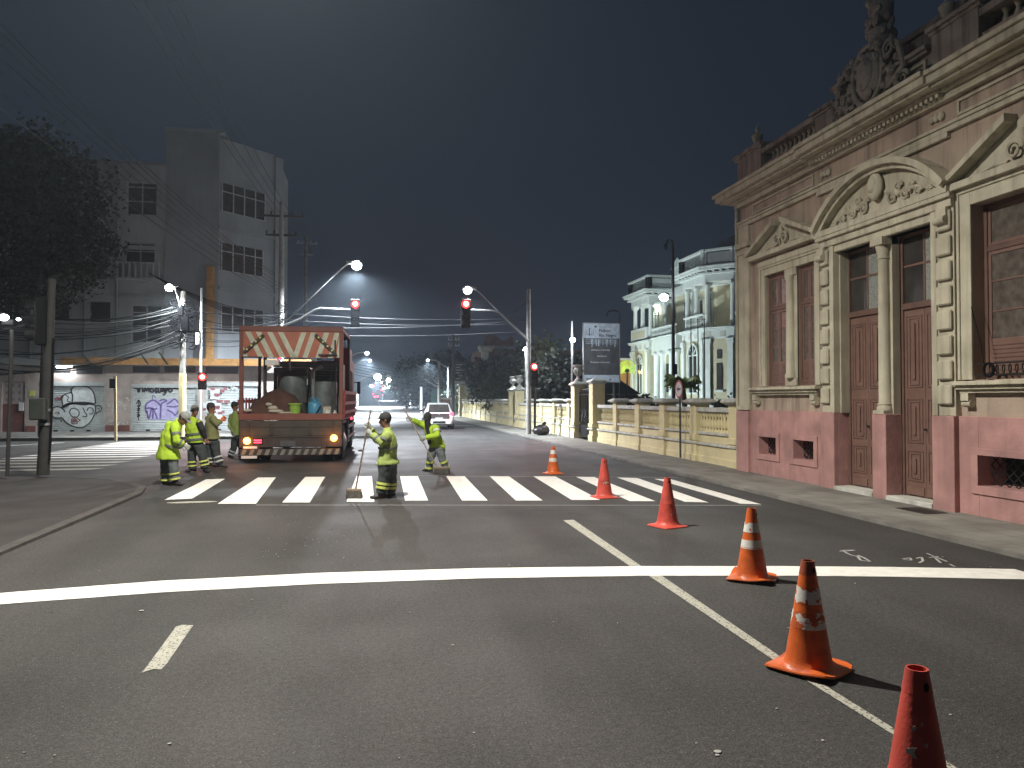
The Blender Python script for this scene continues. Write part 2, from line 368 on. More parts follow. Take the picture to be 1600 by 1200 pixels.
def paving(name, col, bx=.4, by=.4):
    m = mk(name, col, .85, var=.22, scale=1.5, bump=0, dirt=.5, dirtcol=tuple(c*.5 for c in col), dscale=.8)
    n = m.node_tree; L = n.links; b = n.nodes['Principled BSDF']; src = b.inputs['Base Color'].links[0].from_socket
    geo = n.nodes.new('ShaderNodeNewGeometry'); br = n.nodes.new('ShaderNodeTexBrick'); L.new(geo.outputs['Position'], br.inputs['Vector'])
    br.offset = 0; br.inputs['Scale'].default_value = 1; br.inputs['Brick Width'].default_value = bx; br.inputs['Row Height'].default_value = by
    br.inputs['Mortar Size'].default_value = .008; br.inputs['Color1'].default_value = (1,1,1,1); br.inputs['Color2'].default_value = (.8,.8,.8,1); br.inputs['Mortar'].default_value = (.55,.55,.55,1)
    x = n.nodes.new('ShaderNodeMix'); x.data_type = 'RGBA'; x.blend_type = 'MULTIPLY'; x.inputs[0].default_value = 1
    L.new(src, x.inputs[6]); L.new(br.outputs[0], x.inputs[7]); L.new(x.outputs[2], b.inputs['Base Color'])
    bp = n.nodes.new('ShaderNodeBump'); bp.inputs['Strength'].default_value = .4; bp.inputs['Distance'].default_value = .01
    L.new(br.outputs[0], bp.inputs['Height']); L.new(bp.outputs[0], b.inputs['Normal']); return m
M['asphalt'] = asphalt()
M['pave'] = paving('worn_pavement_slabs', (.255,.245,.215))
M['paveL'] = mk('dark_tarmac_pavement', (.038,.035,.033), .9, var=.25, scale=1.2, bump=.4, bscale=40)
M['paveF'] = paving('concrete_pavement', (.24,.23,.21), 1.2, 1.2)
M['kerbR'] = mk('flush_kerb_stone', (.20,.19,.17), .85, var=.25, scale=3, bump=.3, dirt=.6, dirtcol=(.09,.085,.08))
M['kerb'] = mk('kerb_stone', (.065,.06,.056), .85, var=.25, scale=5, bump=.3)
M['earth'] = mk('bare_earth', (.05,.045,.04), .95)
def hz(Y): return min(max(0, Y-75)*.02, 2.5)
YS = [-30, -10, 0, 10, 20, 30, 40, 50, 60, 75, 90, 110, 130, 150, 175, 200, 260, 340, 430]
def strip(x0, x1, ys, dz, mb=None):
    mb = mb or MB()
    for a, b in zip(ys[:-1], ys[1:]): mb.quad((x0, a, hz(a)+dz), (x1, a, hz(a)+dz), (x1, b, hz(b)+dz), (x0, b, hz(b)+dz))
    return mb
struct(strip(-300, 300, YS, -.012), 'ground', M['earth'])
XL, XR, XW = -3.95, 6.8, 8.5
r_ = strip(XL-.01, XR+.01, YS[:-2], 0)
r_.quad((-90, 17.55, 0), (XL-.01, 17.55, 0), (XL-.01, 33.1, 0), (-90, 33.1, 0))
r_.quad((-5.3, 15.5, 0), (XL-.01, 14, 0), (XL-.01, 17.55, 0), (-7, 17.55, 0))
struct(r_, 'road', M['asphalt'])
# pavements, solid slabs 12 cm high with a kerb stone
def slab(poly, z0, z1): return MB().poly([(x, y, z0) for x, y in poly], (0, 0, z1-z0))
def rslab(x0, x1, ys, h, mb=None):
    mb = mb or MB()
    for a, b in zip(ys[:-1], ys[1:]):
        za, zb = hz(a), hz(b)
        mb.add([(x0,a,za-.01),(x1,a,za-.01),(x1,b,zb-.01),(x0,b,zb-.01),(x0,a,za+h),(x1,a,za+h),(x1,b,zb+h),(x0,b,zb+h)],
               [(4,5,6,7),(0,1,5,4),(1,2,6,5),(2,3,7,6),(3,0,4,7)])
    return mb
YR = [-12, 0, 15, 30, 45, 60, 75, 90, 110, 150, 200, 260]
struct(rslab(XR+.15, 8.62, YR, .05), 'pavement', M['pave'], fix=False)
struct(rslab(XR, XR+.148, YR, .053), 'kerb', M['kerbR'], fix=False)
YL = [33.25, 45, 60, 75, 90, 110, 150, 200, 260]
struct(rslab(-8.6, XL-.15, YL, .12), 'pavement', M['paveF'], fix=False)
struct(rslab(XL-.148, XL, YL, .123), 'kerb', M['kerb'], fix=False)
struct(slab([(-60,33.25),(-8.601,33.25),(-8.601,39.4),(-60,39.4)], -.01, .12), 'pavement', M['paveF'])
struct(slab([(-60,33.1),(XL-.15,33.1),(XL-.15,33.249),(-60,33.249)], -.01, .123), 'kerb', M['kerb'])
# near left corner pavement
kl = [(-3.97,-12),(-3.95,8.8),(-3.98,11.0),(-4.0,13.0),(-4.02,14.2),(-4.2,15.1),(-4.62,15.9),(-5.3,16.8),(-6.2,17.35),(-7.8,17.55),(-60,17.6)]
inn = [(x-.15 if i < 5 else x-.11, y-(0 if i < 5 else .11)) for i, (x, y) in enumerate(kl)]
struct(slab(inn+[(-60,-12)], -.01, .035), 'pavement', M['paveL'])
kb = MB()
for i in range(len(kl)-1):
    a, b, c, d = kl[i], kl[i+1], inn[i+1], inn[i]
    kb.add([(*a,-.01),(*b,-.01),(*b,.038),(*a,.038),(*d,.038),(*c,.038)], [(0,1,2,3),(3,2,5,4)])
struct(kb, 'kerb', M['kerb'])
# ---------------------------------------------------------------- painted markings
near = [(257,781,300,779),(340,787,400,787),(441,785,484,785),(541,784,585,784),(633,782,669,782),(722,782,762,782),(806,782,848,782),(893,781,938,781),(984,783,1024,783),(1070,784,1107,785),(1157,787,1190,788)]
far = [(322,749,352,748),(403,746,431,746),(477,745,508,745),(557,744,581,744),(625,744,653,744),(697,744,726,744),(765,744,795,744),(833,744,867,744),(900,745,928,745),(964,746,996,747),(1022,748,1049,749)]
for i, (a, b) in enumerate(zip(near, far)):
    mb = MB(); q = [G(a[0],a[1],.004), G(a[2],a[3],.004), G(b[2],b[3],.004), G(b[0],b[1],.004)]
    mb.quad(*q); struct(mb, 'crosswalk_stripe', M['paint'])
mb = MB(); p = [G(150,783,.004), G(1160,789,.004), G(1160,790.4,.004), G(150,784.3,.004)]
for a, b in (((400,789),(1190,789.5)), ((640,743.2),(1060,746))):
    A = Vector(G(*a,.004)); B = Vector(G(*b,.004)); n_ = Vector((0,.017,0)); mb.quad(A-n_, B-n_, B+n_, A+n_)
struct(mb, 'chalk_guide_lines', M['chalk'])
# stop line, gently curved
top = [(-60,929),(0,926.5),(250,907.5),(500,895),(750,887.5),(1000,884.5),(1250,884.5),(1400,886),(1585,889),(1640,905)]
bot = [(-60,948),(0,944),(250,925.5),(500,912),(750,903.5),(1000,899.5),(1250,899.5),(1400,901),(1585,905),(1640,906)]
mb = MB(); T = [G(*p,.004) for p in top]; B = [G(*p,.004) for p in bot]
def dens(P, n=8):
    out = []
    for a, b in zip(P[:-1], P[1:]):
        for k in range(n): out.append(Vector(a).lerp(Vector(b), k/n))
    return out+[Vector(P[-1])]
T = dens(T); B = dens(B)
for i in range(len(T)): T[i].y += noise.noise(T[i]*9)*.008; B[i].y += noise.noise(B[i]*9)*.008
for i in range(len(T)-1): mb.quad(B[i], B[i+1], T[i+1], T[i])
struct(mb, 'stop_line', M['paint'])
mb = MB()
for (pts) in (((880,813),(896,812),(1003,885),(985,885)), ((1014,899.5),(1034,899.5),(1240,1040),(1210,1032)), ((1210,1032),(1240,1040),(1560,1240),(1480,1200))):
    mb.quad(*[G(x, y, .0035) for x, y in pts])
struct(mb, 'lane_line', M['paint2'])
mb = MB(); out = [(275,979),(284,976),(302,977),(296,985),(262,1035),(252,1046),(240,1045),(221,1051),(228,1043)]
mb.add([G(x, y, .0035) for x, y in out], [tuple(range(len(out)))]); struct(mb, 'lane_dash', M['paint2'])
# crosswalk over the side street: bars run along the side street
r0, r1 = G(128,737), G(262,703); l0, l1 = G(-60,726), G(165,693)
for k in range(13):
    t = k/12; Y = 19.6+k*1.0
    def xi(a, b): return a[0]+(b[0]-a[0])*(Y-a[1])/(b[1]-a[1])
    xr = xi(r0, r1); xl = max(xi(l0, l1), -24)
    MB_ = MB(); MB_.quad((xl, Y-.2, .004), (xr, Y-.2, .004), (xr+.25, Y+.2, .004), (xl+.25, Y+.2, .004)); struct(MB_, 'crosswalk_stripe', M['paint2'] if k < 4 else M['paint'])
mb = MB(); a, b = G(-80,702), G(100,691.5)
mb.quad((a[0],a[1]-.12,.004),(b[0],b[1]-.12,.004),(b[0],b[1]+.12,.004),(a[0],a[1]+.12,.004)); struct(mb, 'edge_line', M['paint'])
# far road markings
mb = MB()
for y0 in (47, 62): mb.quad((-3.6,y0,.004),(6.5,y0,.004),(6.5,y0+.5,.004),(-3.6,y0+.5,.004))
for k in range(14):
    y0 = 85+k*8; mb.quad((1.2,y0,hz(y0)+.006),(1.35,y0,hz(y0)+.006),(1.35,y0+3,hz(y0+3)+.006),(1.2,y0+3,hz(y0+3)+.006))
struct(mb, 'road_markings', M['paint2'])
# chalk scrawls on the road by the right kerb
def ribbon3(mb, pts, w, z):
    pts = [Vector((p[0], p[1], 0)) for p in pts]
    for a, b in zip(pts[:-1], pts[1:]):
        d = (b-a)
        if d.length < 1e-5: continue
        n_ = Vector((-d.y, d.x, 0)).normalized()*w/2; q = [a-n_, b-n_, b+n_, a+n_]
        mb.quad(*[(p.x, p.y, z) for p in q])
mb = MB()
for L_ in ([(1312,862),(1320,860),(1338,860),(1318,862),(1330,868),(1340,870),(1345,876),(1360,878),(1350,872),(1340,868)],
           [(1410,874),(1422,872),(1424,876),(1412,875)], [(1432,873),(1440,871),(1442,877),(1436,880)], [(1448,865),(1480,878)], [(1452,872),(1466,870)], [(1456,868),(1470,880)], [(1484,882),(1492,886)]):
    ribbon3(mb, [G(*p) for p in L_], .025, .0042)
struct(mb, 'chalk_scrawl', M['chalk'])
rnd = random.Random(3); mb = MB()
for k in range(80):
    px, py = (rnd.uniform(400,560), rnd.uniform(805,872)) if k < 45 else (rnd.uniform(0,1600), rnd.uniform(800,1190))
    g = G(px, py); s_ = rnd.uniform(.004,.011)
    mb.poly([(g[0]+s_*math.cos(a)*rnd.uniform(.6,1.3), g[1]+s_*math.sin(a)*rnd.uniform(.6,1.3), .001) for a in (0,1.2,2.4,3.7,5)], (0,0,.004))
for (px, py, s_) in ((1121,1176,.022),(221,955,.02),(440,1240,.02),(640,958,.01),(795,884,.012)):
    g = G(px, py); mb.poly([(g[0]+s_*math.cos(a), g[1]+s_*.7*math.sin(a), .001) for a in (0,.9,1.8,2.9,4,5.2)], (0,0,.006))
mb.build('paint_crumbs', M['chalk'], kind='stuff', label='small white paint crumbs scattered on the dark asphalt', cat='debris')
# garden behind the fence
mb = MB(); mb.quad((8.9,16.2,.02),(60,16.2,.02),(60,100,.02),(8.9,100,.02)); struct(mb, 'garden_lawn', M['grass'])
# ================================================================ pink mansion on the right
def holed(mb, axis, p0, p1, a0, a1, z0, z1, holes):
    """a wall slab between p0..p1 through its thickness; holes are (a0,a1,z0,z1); axis 'x' = wall normal along X"""
    As = sorted({a0, a1, *[h[0] for h in holes], *[h[1] for h in holes]}); Zs = sorted({z0, z1, *[h[2] for h in holes], *[h[3] for h in holes]})
    As = [a for a in As if a0 <= a <= a1]; Zs = [z for z in Zs if z0 <= z <= z1]
    for a, b in zip(As[:-1], As[1:]):
        run = None
        for c, d in list(zip(Zs[:-1], Zs[1:]))+[(None, None)]:
            inside = c is None or any(h[0] <= (a+b)/2 <= h[1] and h[2] <= (c+d)/2 <= h[3] for h in holes)
            if not inside: run = [run[0], d] if run else [c, d]
            elif run:
                if axis == 'x': mb.box(p0, p1, a, b, run[0], run[1])
                else: mb.box(a, b, p0, p1, run[0], run[1])
                run = None
    return mb
X0 = 8.50
man = thing('pink_mansion', 'old pink and cream mansion with tall brown double doors and balustraded roof on the right', 'mansion', (X0, 10, 0))
YE = 15.9; PT = 1.455
def P_(mb, name, mat, parent=man, **k): return mb.build(name, M[mat] if isinstance(mat, str) else mat, parent, **k)
XB = X0+.0
# openings
win = [(13.97,14.75,1.98,4.40), (12.92,13.56,1.98,4.40), (7.35,9.11,1.98,4.50)]
drs = [(11.15,12.20,.12,4.42), (9.79,10.81,.12,4.42)]
vents = [(14.30,14.99,.50,.88), (12.95,13.64,.50,.88), (7.7,9.01,.48,.91)]
mw2 = [(3.2,5.0,1.98,4.5), (-.6,1.2,1.98,4.5)]
m = MB()
holed(m, 'x', X0, X0+.45, -4, YE, PT, 6.9, [(h[0],h[1],h[2],h[3]) for h in win+mw2]+[(9.79,12.20,PT,4.42)])
m.box(X0+.45, X0+14, YE-.4, YE, PT, 6.9)
m.box(X0+.45, X0+14, -4, -3.6, PT, 6.9)
wall = P_(m, 'wall', 'pink')
m = MB()
holed(m, 'x', X0-.05, X0+.46, -4, YE+.03, .0, PT, vents+[(9.79,12.20,.0,PT)])
m.box(X0+.46, X0+14, YE-.4, YE+.03, 0, PT)
P_(m, 'plinth', 'plinth', bevel=.006)
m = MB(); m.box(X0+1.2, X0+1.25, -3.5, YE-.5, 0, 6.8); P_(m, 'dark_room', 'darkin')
m = MB(); m.box(X0+.3, X0+14, -4, YE, 6.9, 7.0); P_(m, 'roof', 'housewall')
# vents: recessed frame, grille
for k, (a, b, z0, z1) in enumerate(vents):
    f = MB()
    for q in ((a-.12,b+.12,z1,z1+.10),(a-.12,b+.12,z0-.12,z0),(a-.12,a,z0,z1),(b,b+.12,z0,z1)): f.box(X0-.075, X0-.051, q[0], q[1], q[2], q[3])
    fr = P_(f, 'vent_surround', 'plinth', bevel=.004)
    g = MB(); n = 9 if k == 2 else 6
    for i in range(-n, n*2):
        y = a+(b-a)*i/n; h = z1-z0
        for s in (1, -1):
            p0 = [X0+.16, y, z0 if s > 0 else z1]; p1 = [X0+.16, y+h, z1 if s > 0 else z0]
            if p0[1] < a: t = (a-p0[1])/h; p0 = [p0[0], a, p0[2]+(p1[2]-p0[2])*t]
            if p1[1] > b: t = (b-p0[1])/max(p1[1]-p0[1], 1e-6); p1 = [p1[0], b, p0[2]+(p1[2]-p0[2])*t] if p0[1] < b else p0
            if p0[1] < b and p1[1] > a and abs(p1[1]-p0[1]) > .01: g.bar(p0, p1, .012)
    g.build('vent_grille', M['iron'], fr)
    d = MB(); d.box(X0+.4, X0+.42, a, b, z0, z1); d.build('vent_shaft', M['darkin'], fr)
# corner pilaster
m = MB(); m.box(X0-.06, X0-.0, 15.44, 15.9, PT, 5.7); m.box(X0-.10, X0-.0, 15.40, 15.93, PT, PT+.1); m.box(X0-.12, X0-.0, 15.38, 15.95, 5.2, 5.32); m.box(X0-.09, X0-.0, 15.42, 15.92, 5.05, 5.1)
P_(m, 'corner_pilaster', 'cream', bevel=.008)
m = MB(); m.box(X0-.11, X0-.051, 15.40, 15.94, 0, PT-.02); P_(m, 'pilaster_base', 'plinth', bevel=.006)
# window surrounds, column, sill
def surround(a, b, z0, z1, w=.17, name='window_surround'):
    f = MB()
    f.box(X0-.05, X0-.0, a-w, a, z0, z1+w); f.box(X0-.05, X0-.0, b, b+w, z0, z1+w); f.box(X0-.05, X0-.0, a, b, z1, z1+w)
    f.box(X0-.075, X0-.05, a-w, a-w+.05, z0, z1+w); f.box(X0-.075, X0-.05, b+w-.05, b+w, z0, z1+w); f.box(X0-.075, X0-.05, a-w+.05, b+w-.05, z1+w-.05, z1+w)
    f.box(X0-.09, X0-.0, a-w-.02, b+w+.02, z1+w, z1+w+.12)
    return P_(f, name, 'cream', bevel=.006)
surround(12.92, 14.75, 1.98, 4.40, .20)
m = MB(); m.box(X0-.01, X0+.02, 13.56, 13.97, 1.98, 4.4)
m.box(X0-.04, X0-.01, 13.56, 13.97, 1.98, 2.14); m.box(X0-.04, X0-.01, 13.56, 13.97, 4.25, 4.4)
m.lathe([(.12,0),(.12,.06),(.1,.1),(.095,1.0),(.085,2.0),(.11,2.04),(.11,2.1)], (X0-.03, 13.765, 2.14), 14)
P_(m, 'window_column', 'cream', smooth=True)
def sill(a, b, zt=1.96):
    f = MB(); f.box(X0-.20, X0-.0, a, b, zt-.06, zt+.0); f.box(X0-.14, X0-.0, a+.03, b-.03, zt-.12, zt-.06); f.box(X0-.09, X0-.0, a+.06, b-.06, zt-.17, zt-.12)
    s_ = P_(f, 'window_sill', 'cream', bevel=.006)
    for y in (a+.2, b-.2):
        c = MB(); c.box(X0-.13, X0-.0, y-.07, y+.07, zt-.28, zt-.17); c.tube([(X0-.06, y-.075, zt-.32), (X0-.06, y+.075, zt-.32)], .055, 10); c.build('bracket', M['cream'], s_, smooth=True)
sill(12.70, 15.30)
# window leaves
def casement(a, b, z0, z1, leaves=2, transom=None, x=X0+.05, shutlow=True):
    tz = transom or z0+(z1-z0)*.74
    f = MB(); w = .06
    f.box(x, x+.07, a, a+w, z0, z1); f.box(x, x+.07, b-w, b, z0, z1); f.box(x, x+.07, a+w, b-w, z1-w, z1); f.box(x, x+.07, a+w, b-w, z0, z0+w); f.box(x, x+.07, a+w, b-w, tz-.035, tz+.035)
    fr = P_(f, 'window_frame', 'brown', bevel=.004)
    L_ = (b-a-2*w)/leaves
    for k in range(leaves):
        l0, l1 = a+w+k*L_+.004, a+w+(k+1)*L_-.004
        g = MB(); q = .05
        for (z_0, z_1, low) in ((z0+w+.004, tz-.04, True), (tz+.04, z1-w-.004, False)):
            g.box(x+.015, x+.055, l0, l0+q, z_0, z_1); g.box(x+.015, x+.055, l1-q, l1, z_0, z_1); g.box(x+.015, x+.055, l0+q, l1-q, z_1-q, z_1); g.box(x+.015, x+.055, l0+q, l1-q, z_0, z_0+q)
            if low:
                pz = z_0+(z_1-z_0)*.27
                g.box(x+.015, x+.055, l0+q, l1-q, pz, pz+.04); g.box(x+.012, x+.016, l0+q, l1-q, z_0+q, pz)
                n = 7
                for i in range(n): zz = z_0+q+.02+(pz-z_0-q-.02)*i/n; g.box(x+.002, x+.012, l0+q+.01, l1-q-.01, zz, zz+(pz-z_0)/n*.5)
                for i in (1, 2): zz = pz+(z_1-pz)*i/3; g.box(x+.02, x+.05, l0+q, l1-q, zz-.012, zz+.012)
        lf = g.build('window_leaf', M['brown2'], fr, bevel=.003)
        gl = MB(); gl.box(x+.03, x+.036, l0+q, l1-q, z0+w, z1-w); 
        gl.build('pane', M['glasswin'], fr)
        if k == leaves-1 and False: pass
    return fr
casement(13.97, 14.75, 1.98, 4.40, 2, 3.65); casement(12.92, 13.56, 1.98, 4.40, 2, 3.65)
casement(7.35, 9.11, 1.98, 4.50, 2, 3.85, X0+.17)
surround(7.35, 9.11, 1.98, 4.50, .24); sill(6.9, 9.37)
for a, b, z0, z1 in mw2: casement(a, b, z0, z1, 2, 3.85); surround(a, b, z0, z1, .3); sill(a-.4, b+.4)
# iron balcony scroll at the right window
m = MB()
for i in range(14):
    y = 7.45+i*.105; m.tube([(X0-.02+.03*math.cos(t), y+.05*math.cos(t), 2.12+.06*math.sin(t)) for t in [q*.7 for q in range(10)]], .009, 5)
m.tube([(X0-.02, 7.36, 2.04), (X0-.02, 9.09, 2.04)], .012, 6); m.tube([(X0-.02, 7.36, 2.2), (X0-.02, 9.09, 2.2)], .012, 6)
P_(m, 'window_guard_rail', 'iron')
m = MB(); m.tube([(X0-.04, 8.83+.085*math.cos(t), 2.11+.095*math.sin(t)) for t in [q*.5 for q in range(40)]], .018, 6)
o = solo(m, 'coiled_cable', M['cable'], 'black coil of cable hung at the lower corner of the right window', 'cable')
m = MB(); m.tube([(X0-.03, 9.48, 5.0), (X0-.05, 9.42, 4.2), (X0-.04, 9.2, 3.3), (X0-.05, 8.95, 2.5), (X0-.05, 8.9, 2.2)], .006, 5)
solo(m, 'loose_wire', M['cable'], 'thin loose wire hanging down beside the right mansion window', 'wire')
# pediments
def scroll(mb, y, z, s, r=.13, w=.035, x=X0-.10):
    pts = []
    for i in range(26):
        t = i/25*math.pi*3.2; q = r*(1-i/32); pts.append((x, y+s*(q*math.cos(t)), z+q*math.sin(t)))
    mb.tube(pts, [w*(1-i/40) for i in range(26)], 6)
def tri_ped(a, b, z0, za, deep=.22, broken=True, name='pediment'):
    f = MB(); c = (a+b)/2; th_ = .11
    f.box(X0-.16, X0-.0, a, b, z0-.10, z0)
    for s, e_ in ((1, a), (-1, b)):
        lim = .16 if broken else .0
        y1 = c-s*lim if s > 0 else c-s*lim; t = (abs(y1-e_))/(abs(c-e_)); z1 = z0+(za-z0)*t
        pts = [(X0-deep, e_, z0), (X0-deep, y1, z1), (X0-deep, y1, z1+th_), (X0-deep, e_-s*.06, z0+th_*.5)]
        f.poly(pts, (deep, 0, 0))
    f.poly([(X0-.03, a+.05, z0), (X0-.03, b-.05, z0), (X0-.03, c, za)], (.03, 0, 0))
    o = P_(f, name, 'cream')
    s_ = MB(); scroll(s_, c-.13, z0+.17, 1); scroll(s_, c+.13, z0+.17, -1); s_.ball((X0-.09, c, z0+.30), (.05,.07,.13), 8, 6)
    s_.tube([(X0-.06, c-.25, z0+.04), (X0-.06, c-.5, z0+.07), (X0-.06, c-.75, z0+.03)], [.035,.025,.012], 6); s_.tube([(X0-.06, c+.25, z0+.04), (X0-.06, c+.5, z0+.07), (X0-.06, c+.75, z0+.03)], [.035,.025,.012], 6)
    s_.build('scroll_ornament', M['cream'], o, smooth=True)
tri_ped(12.72, 15.32, 4.90, 5.45)
tri_ped(6.95, 9.42, 4.86, 5.5); tri_ped(2.7, 5.5, 4.86, 5.5); tri_ped(-1.1, 1.7, 4.86, 5.5)
# entrance block, slightly proud of the wall
XE = X0-.14
m = MB()
m.box(XE, X0-.051, 12.20, 12.60, 0, PT); P_(m, 'entrance_base', 'plinth', bevel=.008); m = MB(); m.box(XE, X0-.051, 9.36, 9.79, 0, PT); P_(m, 'entrance_base', 'plinth', bevel=.008)
m = MB(); m.box(XE, X0+.17, 10.81, 11.15, 0, PT)
P_(m, 'door_pier_base', 'plinth', bevel=.008)
m = MB(); m.box(X0-.10, X0-.0, 12.20, 12.60, PT, 4.75); m.box(X0-.13, X0-.10, 12.20, 12.32, PT, 4.55); P_(m, 'entrance_jamb', 'cream', bevel=.006)
m = MB(); m.box(X0-.10, X0-.0, 9.36, 9.79, PT, 4.75); m.box(X0-.13, X0-.10, 9.68, 9.79, PT, 4.55); P_(m, 'entrance_jamb', 'cream', bevel=.006)
m = MB(); m.box(X0-.0, X0+.17, 12.17, 12.201, PT, 4.42); P_(m, 'door_reveal', 'cream')
for (a, b) in ((12.34, 12.58), (9.38, 9.66)):
    m = MB()
    for k in range(8): z = 1.62+k*.37; m.box(X0-.165, X0-.101, a, b, z, z+.29)
    P_(m, 'quoins', 'cream', bevel=.02)
m = MB(); m.box(X0-.10, X0+.17, 9.79, 12.20, 4.42, 4.75); m.box(X0-.15, X0-.10, 9.36, 12.60, 4.55, 4.75); m.box(X0-.21, X0-.15, 9.32, 12.64, 4.68, 4.75)
P_(m, 'door_lintel', 'cream', bevel=.008)
m = MB(); m.box(X0+.03, X0+.17, 10.83, 11.13, PT, 4.42); P_(m, 'door_pier', 'cream')
m = MB(); c_ = (X0-.01, 10.98, PT)
m.lathe([(.135,0),(.135,.06)], c_, 16, sq=True); m.lathe([(.132,.06),(.132,.10),(.112,.14),(.12,.17),(.10,.2),(.097,1.2),(.088,2.6),(.105,2.62),(.09,2.66),(.135,2.84)], c_, 18); m.lathe([(.15,2.84),(.15,2.965)], c_, 16, sq=True)
P_(m, 'entrance_column', 'cream', smooth=True)
# doors with panelled leaves
def panel_door(a, b, z0, z1, tz):
    x = X0+.17; f = MB(); w = .05
    f.box(x, x+.09, a, a+w, z0, z1); f.box(x, x+.09, b-w, b, z0, z1); f.box(x, x+.09, a+w, b-w, z1-w, z1); f.box(x-.02, x+.09, a+w, b-w, tz-.05, tz+.05)
    fr = P_(f, 'entrance_door', 'brown', bevel=.004)
    half = (b-a-2*w)/2
    for k in range(2):
        l0 = a+w+k*half+.003; l1 = l0+half-.006
        g = MB(); g.box(x+.02, x+.06, l0, l1, z0+.01, tz-.052)
        spans = ((.22,.78),(.84,1.62),(1.74,2.98)) if True else ()
        for (p0, p1) in spans:
            for ins, dx in ((.05, .014), (.085, .0), (.12, .014)):
                pa, pb, qa, qb = l0+ins, l1-ins, z0+p0+ins*.6, z0+p1-ins*.6
                if pb-pa < .04: continue
                t = .018
                if ins == .085: continue
                g.box(x+.02-dx, x+.02, pa, pa+t, qa, qb); g.box(x+.02-dx, x+.02, pb-t, pb, qa, qb); g.box(x+.02-dx, x+.02, pa+t, pb-t, qb-t, qb); g.box(x+.02-dx, x+.02, pa+t, pb-t, qa, qa+t)
            mid = (l0+l1)/2; g.box(x-.004, x+.02, mid-.03, mid+.03, z0+p0+.16, z0+p1-.16)
        g.box(x+.0, x+.02, l0+.03, l1-.03, z0+.03, z0+.16)
        lf = g.build('door_leaf', M['brown2'], fr, bevel=.003)
        if k == 0:
            h = MB(); h.ball((x-.02, l1-.03, z0+1.1), .022, 8, 6); h.bar((x-.02, l1-.03, z0+1.1), (x+.03, l1-.03, z0+1.1), .014)
            h.build('door_knob', M['iron'], fr)
    t = MB(); zt = tz+.05; q = .035; mid = (a+b)/2
    t.box(x+.02, x+.06, mid-q/2, mid+q/2, zt, z1-w)
    zz = zt+(z1-w-zt)*.55
    t.box(x+.02, x+.06, a+w, mid-q/2, zz, zz+q); t.box(x+.02, x+.06, mid+q/2, b-w, zz, zz+q)
    t.build('transom_bars', M['brown2'], fr)
    p = MB(); p.box(x+.035, x+.04, a+w, mid-q/2, zt, z1-w); p.build('pane', M['glassp'], fr)
    p = MB(); p.box(x+.035, x+.04, mid+q/2, b-w, zt, z1-w); p.build('pane', M['glass'], fr)
panel_door(11.15, 12.20, .12, 4.42, 3.25); panel_door(9.79, 10.81, .12, 4.42, 3.23)
m = MB(); m.box(X0-.16, X0+.5, 11.153, 12.197, .0, .12); P_(m, 'door_step', 'white', bevel=.01); m = MB(); m.box(X0-.16, X0+.5, 9.793, 10.807, .0, .12); P_(m, 'door_step', 'white', bevel=.01)
# arched pediment over the entrance
m = MB(); ya, yb, z0, za = 9.40, 12.62, 4.86, 5.62; c = (ya+yb)/2; hw = (yb-ya)/2; rise = za-z0; Rr = (hw*hw+rise*rise)/(2*rise); zc = za-Rr
def arc(r, n=22):
    a0 = math.asin(hw/Rr)
    return [(c+r*math.sin(-a0+2*a0*i/n), zc+r*math.cos(-a0+2*a0*i/n)) for i in range(n+1)]
for r0_, r1_, d in ((Rr-.02, Rr+.08, .30), (Rr-.10, Rr-.02, .2)):
    A = arc(r0_); B = arc(r1_)
    for i in range(len(A)-1):
        m.poly([(X0-d, *A[i]), (X0-d, *A[i+1]), (X0-d, *B[i+1]), (X0-d, *B[i])], (d, 0, 0))
m.box(X0-.22, X0-.0, ya-.04, yb+.04, z0-.11, z0)
m.poly([(X0-.06, y, z) for y, z in arc(Rr-.1)], (.06, 0, 0))
arp = P_(m, 'arched_pediment', 'cream')
m = MB()
m.ball((X0-.14, c, 5.3), (.09,.17,.24), 12, 8); m.ball((X0-.2, c, 5.32), (.06,.10,.14), 10, 8)
for s in (1,-1):
    for (dy, dz, r) in ((.36,.16,.12), (.66,.14,.11), (.94,.10,.085), (1.18,.06,.06), (.5,.30,.09), (.8,.24,.06)):
        scroll(m, c+s*dy, z0+dz, s, r, .028)
        m.ball((X0-.08, c+s*dy, z0+dz), (.04, r*.35, r*.35), 8, 5)
    m.tube([(X0-.09, c+s*.2, z0+.3), (X0-.09, c+s*.5, z0+.2), (X0-.09, c+s*.9, z0+.2), (X0-.09, c+s*1.3, z0+.04)], [.04,.035,.03,.015], 6)
m.build('carved_foliage', M['cream'], arp, smooth=True)
for y in (9.50, 12.50):
    m = MB(); m.box(X0-.2, X0-.101, y-.1, y+.1, 4.3, 4.54); m.tube([(X0-.2, y-.105, 4.36), (X0-.2, y+.105, 4.36)], .06, 10); m.build('corbel', M['cream'], arp, smooth=True)
# entablature: architrave, frieze, dentils, cornice
m = MB(); m.box(X0-.07, X0, -4, YE+.06, 5.70, 5.78); m.box(X0-.10, X0, -4, YE+.09, 5.78, 5.83); m.box(X0-.07, X0, 9.5, 12.8, 5.62, 5.70)
m.box(X0, X0+14, YE, YE+.07, 5.70, 5.82)
P_(m, 'architrave', 'cream', bevel=.006)
m = MB(); z = 6.17
for d0, z_0, z_1 in ((.10,6.17,6.22),(.18,6.28,6.33),(.34,6.33,6.38),(.43,6.38,6.50),(.48,6.50,6.57)):
    m.box(X0-d0, X0+.3, -4.3, YE+d0, z_0, z_1)
m.box(X0-.10, X0+.3, -4.2, YE+.1, 6.22, 6.28)
m.box(X0+.3, X0+14, YE-.05, YE+.5, 6.38, 6.56)
